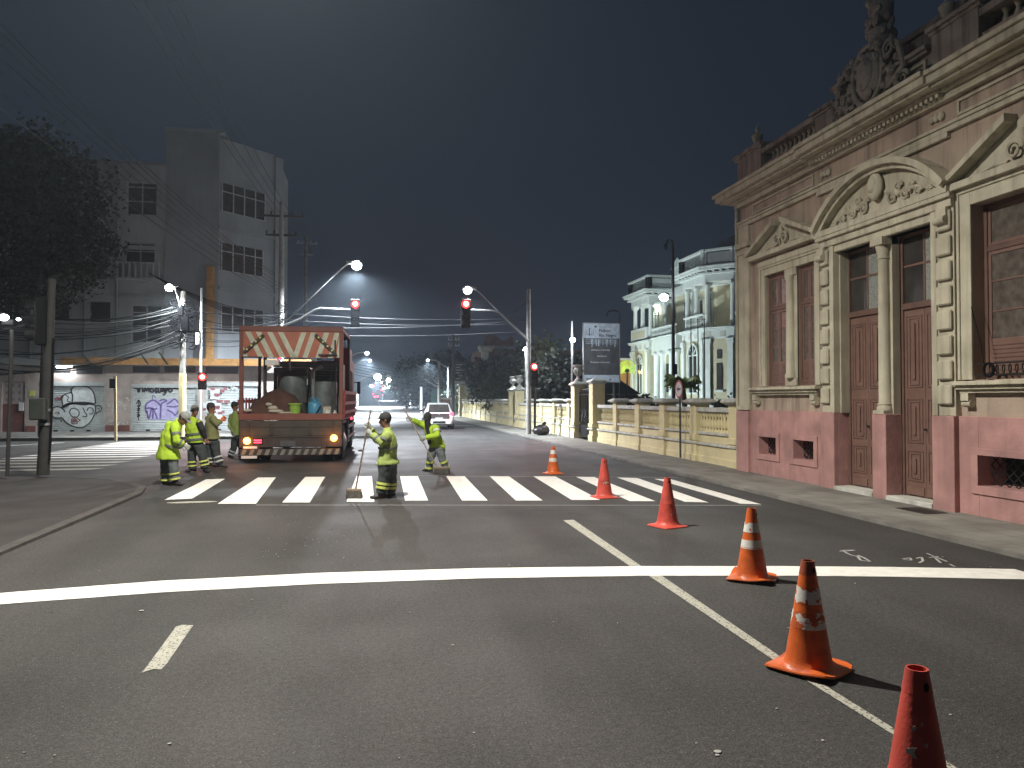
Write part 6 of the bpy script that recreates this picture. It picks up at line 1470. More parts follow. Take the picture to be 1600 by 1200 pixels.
# far red lit signal pair over the street
for (px, py, Y, lab) in ((597,608,150,'left one of two small far red signals on the right of the street'),(617.5,608,140,'right one of two small far red signals on the right of the street')):
    p = pt(px, py, Y); t = thing('far_signal', lab, 'traffic light', (p.x, Y, hz(Y)), group='traffic lights'); m = MB(); m.tube([(p.x,Y+.3,hz(Y)),(p.x,Y+.3,p.z+.3)], .09, 6); m.build('post', M['greypole'], t)
    m = MB(); m.box(p.x-.2,p.x+.2,Y,Y+.2,p.z-.9,p.z+.3); m.build('signal_housing', M['black'], t); m = MB(); m.ball((p.x,Y-.05,p.z), .28 if px > 600 else .38, 10, 8); m.build('lens', M['tail_lit'], t)
p = pt(747, 581, 66); t = thing('far_signal', 'dim red signal on a thin post before the brick building', 'traffic light', (p.x-.4,66,0), group='traffic lights'); m = MB(); m.tube([(p.x-.65,66,0),(p.x-.65,66,p.z+.8)], .06, 6); m.bar((p.x-.65,66,p.z),(p.x,66,p.z),.06); m.build('post', M['greypole'], t)
m = MB(); m.box(p.x-.15,p.x+.15,65.92,66.08,p.z-.7,p.z+.25); m.build('signal_housing', M['black'], t); m = MB(); m.ball((p.x,65.9,p.z), .12, 10, 8); m.build('lens', M['red_lit'], t)
# ================================================================ road marking truck
TY, TRZ = 20.5, -R(2.3)
tk = thing('road_marking_truck', 'orange open backed road marking truck with striped sunshade board and lit amber lamps', 'truck', (-2.10, TY, 0), TRZ)
TM = WORLD[tk]
class TB(MB):
    """truck pieces are given in the truck's own frame: x right, y forward, z up"""
    def build(s, name, mat, parent=None, **k):
        s.v = [tuple(TM @ Vector(p)) for p in s.v]; return MB.build(s, name, mat, parent, **k)
hw = 1.35
def tb(name, mat, boxes, parent=tk, bevel=.008, **k):
    m = TB(); [m.box(*b) for b in boxes]; return m.build(name, M[mat], parent, bevel=bevel, **k)
BZ = 1.28
tb('chassis', 't_dk', [(-.45,-.35,.2,7.6,.55,.75),(.35,.45,.2,7.6,.55,.75),(-1.2,1.2,.5,.6,.5,.7),(-.8,.8,3.0,4.0,.45,.7)])
tb('bed', 't_or', [(-hw,hw,0,.08,BZ-.14,BZ+.04),(-hw,-hw+.08,.08,5.2,BZ-.14,BZ),(hw-.08,hw,.08,5.2,BZ-.14,BZ)])
tb('bed_floor', 't_dk', [(-hw+.08,hw-.08,.08,5.2,BZ-.12,BZ-.04)])
tb('tailgate', 't_gr', [(-hw+.02,hw-.02,-.03,.0,.72,BZ-.145),(-hw+.05,hw-.05,-.045,-.03,.95,.98),(-hw+.02,hw-.02,-.07,-.03,.68,.72)])
tb('tailgate_hinges', 't_dk', [(x-.04,x+.04,-.06,-.046,.74,1.1) for x in (-1.1,-.5,.5,1.1)])
# frame posts and roof
fr = tb('cage_frame', 't_or', [(-hw,-hw+.1,0,.1,BZ+.04,3.52),(hw-.1,hw,0,.1,BZ+.04,3.52),(-hw,hw,-.02,.1,3.52,3.66),
   (-hw,-hw+.08,2.6,2.7,BZ,3.52),(hw-.08,hw,2.6,2.7,BZ,3.52),(-hw,-hw+.09,.1,2.7,3.54,3.64),(hw-.09,hw,.1,2.7,3.54,3.64),(-hw,hw,2.6,2.7,3.52,3.64)])
tb('inner_post', 't_dk', [(-.82,-.74,.5,.58,BZ,2.9)]); tb('inner_post', 't_dk', [(hw-.32,hw-.27,1.0,1.06,BZ,3.5)])
tb('cage_roof', 't_dk', [(-hw+.02,hw-.02,.1,2.7,3.641,3.66)])
bd = tb('sunshade_board', 't_board_lit', [(-hw+.1,hw-.1,-.01,.03,2.82,3.519)])
z0, z1 = 2.82, 3.5
for x0 in (-1.22,-.95,-.66,-.38):
    m = TB(); m.poly([(x0+.36,-.016,z0+.003),(x0+.50,-.016,z0+.003),(x0+.16,-.016,z1),(x0+.02,-.016,z1)], (0,.005,0)); m.build('diagonal_stripe', M['t_cr'], bd)
for x0 in (.02,.28,.62,.95):
    m = TB(); m.poly([(x0+.0,-.016,z0+.003),(x0+.13,-.016,z0+.003),(min(x0+.36,1.245),-.016,z1),(min(x0+.22,1.12),-.016,z1)], (0,.005,0)); m.build('diagonal_stripe', M['t_cr'], bd)
m = TB(); m.poly([(-1.245,-.016,2.83),(-1.12,-.016,2.83),(-1.245,-.016,3.1)], (0,.005,0)); m.poly([(1.17,-.016,2.83),(1.245,-.016,2.83),(1.245,-.016,3.45)], (0,.005,0)); m.build('diagonal_stripe', M['t_cr'], bd)
for (a, b) in (((-.72,3.42),(-1.22,2.95)), ((.62,3.45),(1.15,2.93))):
    m = TB(); m.bar((a[0],-.07,a[1]),(b[0],-.07,b[1]),.07,.04,up=(0,1,0))
    s_ = m.build('folding_arm', M['t_dk'], bd); m = TB(); n = 9
    for i in range(n):
        if i % 2: 
            p = Vector((a[0],-.093,a[1])).lerp(Vector((b[0],-.093,b[1])), (i+.5)/n); m.cbox(p, (.022,.003,.022))
    m.build('arm_marks', M['tape'], s_)
tb('folding_arm', 't_dk', [(.70,1.2,-.08,-.04,2.88,2.92),(1.12,1.16,-.08,-.04,2.95,3.3),(-1.28,-.75,-.08,-.04,2.80,2.84)], bd)
# equipment inside: big sooty paint boiler and housing
tb('equipment_housing', 't_tank', [(-.72,.30,1.5,2.5,BZ,2.62),(.34,1.22,1.7,2.55,BZ,2.75),(-.7,1.2,1.45,1.6,2.63,2.78)], bevel=.03)
m = TB(); m.tube([(-.15,1.2,BZ),(-.15,1.2,2.35),(-.15,1.2,2.5)], [.42,.42,.15], 20); m.tube([(.72,1.3,BZ),(.72,1.3,2.2),(.72,1.3,2.3)], [.36,.36,.12], 20); m.build('boiler', M['t_tank'], tk, smooth=True)
m = TB(); m.tube([(.45,1.0,1.4),(.45,.95,2.5),(.7,.95,2.62)], .05, 8); m.tube([(-.2,1.0,2.5),(-.2,1.0,2.9),(.2,1.1,2.95)], .04, 8); m.bar((.3,.9,2.1),(.3,.9,2.55),.03); m.build('pipes', M['metal'], tk, smooth=True)
tb('gauge_panel', 't_dk', [(-.5,-.1,.95,.97,1.9,2.3),(.1,.28,.93,.96,1.6,1.95)]); tb('louvres', 'darkin', [(.45+.0,.85,1.68,1.699,2.2+i*.07,2.23+i*.07) for i in range(5)]+[(.9,1.15,1.68,1.699,2.2+i*.07,2.23+i*.07) for i in range(5)], bevel=0)
tb('small_beacon_box', 'whitep', [(-.70,-.35,.05,.3,2.62,2.76)]); m = TB(); m.ball((-.30,.05,2.80), .04, 8, 6); m.build('red_marker_lamp', M['tail_lit'], tk)
# cab, red side box and window
tb('red_side_box', 't_red', [(hw-.5,hw-.02,2.9,4.0,BZ,3.3)], bevel=.03)
cab = tb('cab', 't_red', [(-1.18,1.18,5.4,7.3,.75,2.0)], bevel=.06)
m = TB(); m.add([(-1.18,5.4,2.0),(1.18,5.4,2.0),(1.18,7.25,2.0),(-1.18,7.25,2.0),(-1.1,5.45,3.0),(1.1,5.45,3.0),(1.1,6.8,3.0),(-1.1,6.8,3.0)], [(0,1,5,4),(1,2,6,5),(2,3,7,6),(3,0,4,7),(4,5,6,7)]); m.build('cab_roof', M['t_red'], cab)
tb('cab_window', 'glass', [(1.1,1.19,5.8,6.6,2.05,2.7)], cab); tb('side_mirror', 'black', [(1.3,1.42,7.1,7.2,1.9,2.35),(1.18,1.3,7.13,7.17,2.3,2.34)], cab)
tb('box_body', 't_red', [(.2,hw-.03,4.05,5.2,BZ,2.95)], bevel=.03)
tb('side_window_bars', 'metal', [(hw-.02,hw+.02,3.15,3.2,1.9,2.6),(hw-.02,hw+.02,3.6,3.65,1.9,2.6),(hw-.02,hw+.02,3.2,3.6,2.55,2.6),(hw-.02,hw+.02,3.2,3.6,1.9,1.95)])
tb('stake_side', 't_red', [(hw+.0,hw+.04,.15+i*.42,.23+i*.42,BZ-.1,1.95) for i in range(12)]+[(hw+.041,hw+.06,.1,5.2,z,z+.09) for z in (BZ+.02,1.55,1.85)]+[(-hw-.04,-hw,.15+i*.42,.23+i*.42,BZ-.1,1.75) for i in range(12)]+[(-hw-.06,-hw-.041,.1,5.2,z,z+.09) for z in (BZ+.02,1.6)])
tb('side_guard', 'winframe', [(hw-.02,hw+.02,1.9,5.0,.55,.63),(hw-.02,hw+.02,1.9,5.0,.85,.95),(hw-.03,hw-.02,2.3,2.38,.5,1.1),(hw-.03,hw-.02,4.5,4.58,.5,1.1)])
m = TB(); m.ball((hw+.05,2.6,1.12), (.03,.05,.04), 8, 6); m.build('side_marker_lamp', M['tail_lit'], tk)
# bumper with stripes, plate and lamps
bp_ = tb('rear_bumper', 't_dk', [(-hw+.05,hw-.05,-.14,-.06,.22,.38),(-.9,-.8,-.06,.5,.3,.65),(.8,.9,-.06,.5,.3,.65)])
m = TB()
for i in range(13):
    x = -hw+.08+i*.2; m.poly([(x,-.145,.225),(x+.10,-.145,.225),(x+.16,-.145,.375),(x+.06,-.145,.375)], (0,.004,0))
m.build('bumper_stripes', mk('dirty_bumper_stripe', (.2,.19,.16), .6, dirt=.6), bp_)
tb('light_bar', 't_dk', [(-hw+.02,hw-.02,-.05,.05,.42,.68)]); tb('number_plate', 'bb_dark', [(-.28,.12,-.065,-.055,.45,.60)], bevel=0)
tb('pale_reflectors', 'signw', [(-1.2,-.85,-.15,-.14,.40,.46),(-1.25,-.85,-.15,-.14,.14,.21)], bevel=0)
for x, z in ((-1.12,.60),(1.12,.66)):
    m = TB(); p = (x,-.075,z); disc(m, p, .09, (0,-1,0), .03, 16); hsg = m.build('amber_lamp', M['amber_lit'], tk); q = TM @ Vector((x,-.3,z)); point('amber_light', tk, q, 7, (1,.32,.05), .05)
tb('tail_lamp', 'tail_lit', [(-.95,-.75,-.07,-.055,.60,.63),(-.95,-.75,-.07,-.055,.54,.57)], bevel=0); tb('tail_lamp_case', 'black', [(-.98,-.72,-.055,-.05,.50,.66)])
def wheel(x, y, r=.50, w=.26):
    m = TB(); m.tube([(x-w/2,y,r),(x-w/2+.03,y,r),(x+w/2-.03,y,r),(x+w/2,y,r)], [r*.9,r,r,r*.9], 28); t_ = m.build('wheel', M['rubber'], tk, smooth=True)
    m = TB(); s_ = 1 if x > 0 else -1; m.tube([(x+s_*w/2,y,r),(x+s_*(w/2+.02),y,r),(x+s_*(w/2+.08),y,r)], [r*.55,r*.5,.1], 18); m.build('rim', M['metal'], t_)
for x in (-1.16,-.86,.86,1.16): wheel(x, 1.15)
for x in (-1.05,1.05): wheel(x, 6.2, .5, .28)
tb('mud_flap', 'rubber', [(-1.3,-.72,.45,.47,.25,.75),(.72,1.3,.45,.47,.25,.75)]); tb('step_box', 't_dk', [(hw-.35,hw-.02,4.3,5.1,.45,1.05),(hw-.3,hw-.02,2.2,3.0,.4,.8)], bevel=.02)
tb('wheel_arch', 't_dk', [(hw-.32,hw-.04,.45,1.85,1.02,1.10),(-hw+.04,-hw+.32,.45,1.85,1.02,1.10)])
# load: separate things resting on the bed
def TP(x, y, z): return TM @ Vector((x, y, z))
m = TB(); n = 26
prof = lambda u, v: (.62*math.exp(-((u+.55)/.42)**2-((v-.7)/.5)**2)+.42*math.exp(-((u+.05)/.35)**2-((v-.5)/.35)**2)+.30*math.exp(-((u+1.1)/.3)**2-((v-.5)/.4)**2))
gr = [[(-1.24+1.55*i/n, .12+1.2*j/n, 0) for i in range(n+1)] for j in range(n+1)]
vs = []; 
for j in range(n+1):
    for i in range(n+1):
        x, y, _ = gr[j][i]; e_ = min(i, n-i, j, n-j)/3; h = prof(x, y)*min(1, e_)+.10*noise.noise(Vector((x*4,y*4,1)))*min(1,e_)+.05*noise.noise(Vector((x*11,y*11,3)))*min(1,e_); vs.append((x, y, BZ-.02+max(.0, h)+(.02 if e_ > 0 else 0)))
fs = [(j*(n+1)+i, j*(n+1)+i+1, (j+1)*(n+1)+i+1, (j+1)*(n+1)+i) for j in range(n) for i in range(n)]; m.add(vs, fs)
b = len(m.v); o = m.build('tarpaulin_heap', M['tarp'], smooth=True, label='rust brown tarpaulin heaped on the left of the truck bed', cat='tarpaulin')
m = TB()
for (x,y,z,rx,ry,rz) in ((-.52,.2,1.46,.13,.08,.07),(-.42,.16,1.38,.2,.07,.05),(-.2,.16,1.34,.24,.05,.03),(-.62,.18,1.56,.09,.07,.06),(-1.15,.15,1.4,.1,.06,.05)): m.ball((x,y,z),(rx,ry,rz),12,8)
m.build('rag_bundle', M['rag'], smooth=True, wrinkle=.03, wscale=14, label='pale rags crumpled over the foot of the brown tarpaulin', cat='rags')
def cont(name, x, y, prof_, mat, label, cat, extra=None, n=18):
    t = thing(name, label, cat, TP(x, y, BZ-.03)); m = TB(); m.lathe(prof_, (x, y, BZ-.03), n); m.build('body', M[mat], t, smooth=True)
    if extra: extra(t, x, y)
    return t
def ex_b(t, x, y):
    m = TB(); m.tube([(x+.17*math.cos(a), y-.02, BZ+.30+.0-.16*math.sin(a)) for a in [i*math.pi/8 for i in range(9)]], .008, 5); m.build('handle', M['metal'], t); m = TB(); m.lathe([(.178,.30),(.19,.31),(.19,.34),(.175,.345)], (x,y,BZ-.03), 18); m.build('rim', M['bucket'], t, smooth=True)
cont('plastic_bucket', -.02+.08, .25, [(.13,0),(.165,.34),(.155,.34),(.12,.02)], 'bucket', 'lime green plastic bucket standing on the truck bed', 'bucket', ex_b)
def ex_j(t, x, y):
    m = TB(); m.lathe([(.08,.40),(.085,.45),(.03,.46)], (x,y,BZ-.03), 14); m.build('lid', M['blue'], t, smooth=True); m = TB(); m.bar((x+.05,y-.2,BZ+.02),(x+.17,y-.15,BZ+.25),.025); m.build('hose', M['black'], t); m = TB(); m.tube([(x-.12,y-.02,BZ+.36),(x-.11,y-.02,BZ+.46),(x+.11,y-.02,BZ+.46),(x+.12,y-.02,BZ+.36)], .013, 6); m.build('handle', M['blue'], t)
cont('water_jug', .58, .28, [(.18,0),(.19,.03),(.19,.30),(.16,.36),(.085,.40)], 'blue', 'blue plastic water jug with lid beside the green bucket', 'jug', ex_j)
m = TB(); m.box(.86,1.0,.2,.38,BZ-.03,BZ+.12); m.box(.885,.975,.22,.36,BZ+.12,BZ+.15); m.build('white_tub', M['whitep'], bevel=.015, label='small white square tub right of the blue jug', cat='tub')
m = TB(); m.lathe([(.05,0),(.05,.1),(.02,.12),(.02,.16)], (1.12,.2,BZ-.03), 12); m.build('white_bottle', M['whitep'], smooth=True, label='small white bottle at the right corner post of the truck bed', cat='bottle')
m = TB(); m.box(.78,.99,.48,.72,BZ-.03,BZ+.22); m.build('cardboard_box', M['rag'], bevel=.008, label='pale box behind the white tub on the truck bed', cat='box')
# ================================================================ white hatchback seen from behind
def car(loc, rz, label, paint, lit=True, cat='car'):
    t = thing('parked_car' if not lit else 'moving_car', label, cat, loc, rz, group='cars on the street'); Mw = WORLD[t]
    class CB(MB):
        def build(s, name, mat, parent=None, **k): s.v = [tuple(Mw @ Vector(p)) for p in s.v]; return MB.build(s, name, mat, parent, **k)
    # cross sections from tail (y=0) to nose (y=3.9): (y, half width, belt z, roof z, roof half width)
    secs = [(0.0,.74,.90,.93,.62),(.06,.80,.92,.96,.66),(.25,.84,.96,1.12,.66),(.55,.85,.98,1.40,.62),(1.0,.86,.97,1.50,.60),(1.9,.86,.95,1.50,.60),(2.5,.85,.93,1.30,.62),(2.95,.84,.92,.98,.68),(3.5,.80,.84,.86,.66),(3.85,.70,.70,.72,.55),(3.92,.6,.55,.56,.45)]
    m = CB(); rings = []
    for (y, w, zb, zr, wr) in secs:
        zl = .22 if .1 < y < 3.8 else .34
        rings.append([(-w*.9,y,zl),(-w,y,zl+.15),(-w,y,zb-.12),(-w*.97,y,zb),(-wr,y,zr-.04),(-wr*.82,y,zr),(wr*.82,y,zr),(wr,y,zr-.04),(w*.97,y,zb),(w,y,zb-.12),(w,y,zl+.15),(w*.9,y,zl)])
    m.rings(rings); b = m.build('body', M[paint], t, smooth=True)
    m = CB(); m.add([(-.60,.12,.985),(.60,.12,.985),(.53,.50,1.375),(-.53,.50,1.375),(-.60,.04,.99),(.60,.04,.99),(.53,.45,1.42),(-.53,.45,1.42)], [(4,5,6,7),(0,1,5,4),(1,2,6,5),(2,3,7,6),(3,0,4,7)]); m.build('rear_window', M['glass'], b)
    for s in (-1,1):
        m = CB(); m.add([(s*.80,.75,1.0),(s*.80,2.5,.97),(s*.64,2.3,1.33),(s*.63,1.0,1.44),(s*.84,.75,1.0),(s*.84,2.5,.97),(s*.67,2.3,1.34),(s*.66,1.0,1.45)], [(4,5,6,7),(0,1,5,4),(1,2,6,5),(2,3,7,6),(3,0,4,7)]); m.build('side_window', M['glass'], b)
        m = CB(); m.box(s*.60,s*.81,-.01,.12,.78,.96); m.build('tail_light', M['tail_lit'] if lit else M['ink_r'], b, bevel=.02)
        m = CB(); m.box(s*.86,s*.98,2.3,2.42,.98,1.1); m.build('mirror', M['black'], b, bevel=.02)
        for y in (.65,3.15):
            m = CB(); m.tube([(s*.66,y,.30),(s*.68,y,.30),(s*.84,y,.30),(s*.86,y,.30)], [.27,.30,.30,.27], 20); w_ = m.build('wheel', M['rubber'], t, smooth=True); m = CB(); m.tube([(s*.862,y,.3),(s*.875,y,.3)], [.18,.14], 14); m.build('rim', M['metal'], w_)
    m = CB(); m.box(-.59,.59,-.02,.04,.60,.90); m.build('dark_tailgate_panel', M['t_dk'], b, bevel=.01); m = CB(); m.box(-.22,.22,-.03,-.021,.60,.68); m.build('number_plate', M['winframe'], b)
    m = CB(); m.box(-.70,.70,-.06,.08,.30,.58); m.build('rear_bumper', M[paint], b, bevel=.04); m = CB(); m.box(-.36,.36,-.07,-.061,.36,.48); m.build('bumper_grille', M['black'], b)
    m = CB(); m.ball((0,-.03,.86),(.05,.01,.03),8,6); m.build('badge', M['metal'], b); m = CB(); m.bar((-.3,.5,1.39),(.3,.5,1.39),.05); m.build('spoiler', M[paint], b)
    if lit: point('tail_glow', t, Mw @ Vector((.7,-.2,.87)), 6, (1,.08,.1), .05); point('tail_glow', t, Mw @ Vector((-.7,-.2,.87)), 6, (1,.08,.1), .05)
    return t
g = G(702, 668); car((3.75,41.4,0), -R(2), 'white hatchback with lit red tail lamps driving away on the right', 'carw')
car((-3.0,66,0), R(1), 'dark parked car beyond the truck at the left kerb', 'card', False)
# far bus and cars with red lights
def farveh(name, px0, px1, Y, h, lab, cat, mat):
    a = pt(px0, 620, Y); b = pt(px1, 620, Y); z = hz(Y); t = thing(name, lab, cat, ((a.x+b.x)/2, Y, z)); m = MB(); m.box(a.x, b.x, Y, Y+9, z+.4, z+h); m.build('body', M[mat], t, bevel=.1)
    m = MB(); m.box(a.x+.2, b.x-.2, Y-.03, Y, z+h*.55, z+h*.88); m.build('rear_window', M['glass'], t)
    for x in (a.x+.25, b.x-.25):
        m = MB(); m.ball((x,Y-.05,z+.95), .2, 8, 6); m.build('tail_light', M['tail_lit'], t)
        if h > 2.4: m = MB(); m.ball((x,Y-.05,z+h-.25), .26, 8, 6); m.build('top_marker_light', M['tail_lit'], t)
        m = MB(); m.tube([(x-.12,Y+1,z+.45),(x+.12,Y+1,z+.45)], .45, 12); m.build('wheel', M['rubber'], t)
farveh('city_bus', 582, 600, 170, 3.2, 'distant dark red bus with glowing red lights at the end of the street', 'bus', 'busred'); farveh('distant_car', 583.5, 592, 138, 1.5, 'distant car with red tail lamps before the far bus', 'car', 'card')
# ================================================================ cones
def cone(name, loc, label, mat, topmat, bands, bandmat, h=.68, rz=0, tilt=(0,0), flap=0, spots=()):
    t = thing(name, label, 'traffic cone', loc, rz, group='traffic cones'); x, y = loc[0], loc[1]
    Tm = Matrix.Translation((x,y,0)) @ Matrix.Rotation(rz,4,'Z') @ Matrix.Rotation(tilt[0],4,'X') @ Matrix.Rotation(tilt[1],4,'Y')
    class KB(MB):
        def build(s, nm, mt, parent=None, **k): s.v = [tuple(Tm @ Vector(p)) for p in s.v]; return MB.build(s, nm, mt, parent, **k)
    rb, rt = .145, .038
    def rad(z): return rb*(1-(z-.03)/(h-.03))+rt*(z-.03)/(h-.03)
    m = KB(); n = 40; rings = []
    def sq(a, r, k): c, s_ = math.cos(a), math.sin(a); q = (abs(c)**k+abs(s_)**k)**(1/k); return (r*c/q, r*s_/q)
    for r_, z, k in ((.205,.0,8),(.212,.006,8),(.208,.016,8),(.19,.02,6),(.165,.026,3.2),(.15,.045,2)):
        ring = []
        for i in range(n):
            a = 2*math.pi*i/n; px_, py_ = sq(a, r_, k); w = max(0, (math.hypot(px_,py_)-.17))*flap*(math.sin(2*a+1)*.5+.5); ring.append((px_, py_, z+w))
        rings.append(ring)
    for i, z in enumerate([.08,.2,.3,.31,.318,.45,h-.085]): rings.append([((rad(z)+(.002 if i in (3,) else 0))*math.cos(2*math.pi*j/n), (rad(z)+(.002 if i in (3,) else 0))*math.sin(2*math.pi*j/n), z) for j in range(n)])
    m.rings(rings, cap=False); m.add([p for p in rings[0]], [tuple(range(n-1,-1,-1))]); m.build('body', M[mat], t, smooth=True, fix=False)
    # worn tip, open at the top, with black patches standing in for the dark of side holes
    m = KB(); zz = [h-.085, h-.06, h-.03, h]
    R_ = [[((rad(z)+.0012)*math.cos(2*math.pi*j/24), (rad(z)+.0012)*math.sin(2*math.pi*j/24), z) for j in range(24)] for z in zz]+[[((rad(z)-.006)*math.cos(2*math.pi*j/24), (rad(z)-.006)*math.sin(2*math.pi*j/24), z) for j in range(24)] for z in zz[::-1]]
    m.rings(R_, cap=False); tip = m.build('tip', M[topmat], t, smooth=True)
    m = KB()
    for a in (-1.9, -1.9+math.pi, -.3): c_ = Vector((math.cos(a), math.sin(a), 0)); m.poly([c_*(rad(h-.06)+.0016)+Vector((-c_.y,c_.x,0))*.011*math.cos(q)+Vector((0,0,h-.055+.018*math.sin(q))) for q in [k*.7 for k in range(9)]], c_*.0008)
    m.build('tip_hole_patch', M['black'], tip, fix=False)
    for (z0, z1) in bands:
        m = KB(); m.rings([[((rad(z)+.0015)*math.cos(2*math.pi*j/n), (rad(z)+.0015)*math.sin(2*math.pi*j/n), z) for j in range(n)] for z in (z0, (z0+z1)/2, z1)], cap=False); m.build('reflective_band', M[bandmat], t, smooth=True, fix=False)
    if spots:
        m = KB()
        for (a, z, s_) in spots:
            c_ = Vector((math.cos(a), math.sin(a), 0)); tg = Vector((-c_.y,c_.x,0)); rr = random.Random(int(z*1000))
            m.poly([c_*(rad(z+s_*math.sin(q)*k_)+.0012)+tg*s_*.8*math.cos(q)*k_+Vector((0,0,z+s_*math.sin(q)*k_)) for q, k_ in [(i*.7, rr.uniform(.4,1.2)) for i in range(9)]], c_*.0008)
        m.build('scuffs', M['rag'], t, fix=False)
    return t
cone('traffic_cone', (2.0,2.43,.001), 'red cone without bands at the lower right picture edge, nearest of all', 'cone_r', 'cone_r', (), 'cone_w', .70, .3, spots=((-2.75,.50,.012),(-2.8,.42,.026),(-2.35,.52,.008),(-2.9,.30,.034),(-2.7,.26,.02),(-2.85,.16,.03),(-2.4,.33,.012),(-2.2,.45,.008)))
cone('traffic_cone', (2.72,4.25,.001), 'orange cone with two peeling white bands on the long lane line', 'cone_o', 'cone_top', ((.42,.52),(.27,.37)), 'cone_wp', .68, .55, flap=.5)
cone('traffic_cone', (3.54,6.44,.001), 'clean orange cone with two white bands standing just past the stop line', 'cone_o', 'cone_o', ((.45,.54),(.30,.38)), 'cone_w', .67, .9, flap=.6, spots=((-2.5,.17,.015),))
cone('traffic_cone', (3.91,9.34,.001), 'faded red cone with a small white scuff between the stop line and the crossing', 'cone_r', 'cone_r', (), 'cone_w', .65, .35, spots=((-1.9,.17,.018),(-1.6,.20,.01)))
cone('traffic_cone', (3.98,12.29,.001), 'orange red cone with one torn white patch standing on the near edge of the crossing', 'cone_r', 'cone_r', (), 'cone_w', .67, .1, spots=((-1.7,.26,.028),(-1.3,.27,.022),(-2.1,.25,.02)))
cone('traffic_cone', (4.1,16.42,.001), 'small looking farthest orange cone with two white bands at the far edge of the crossing', 'cone_o', 'cone_o', ((.45,.54),(.28,.36)), 'cone_w', .62, .2)
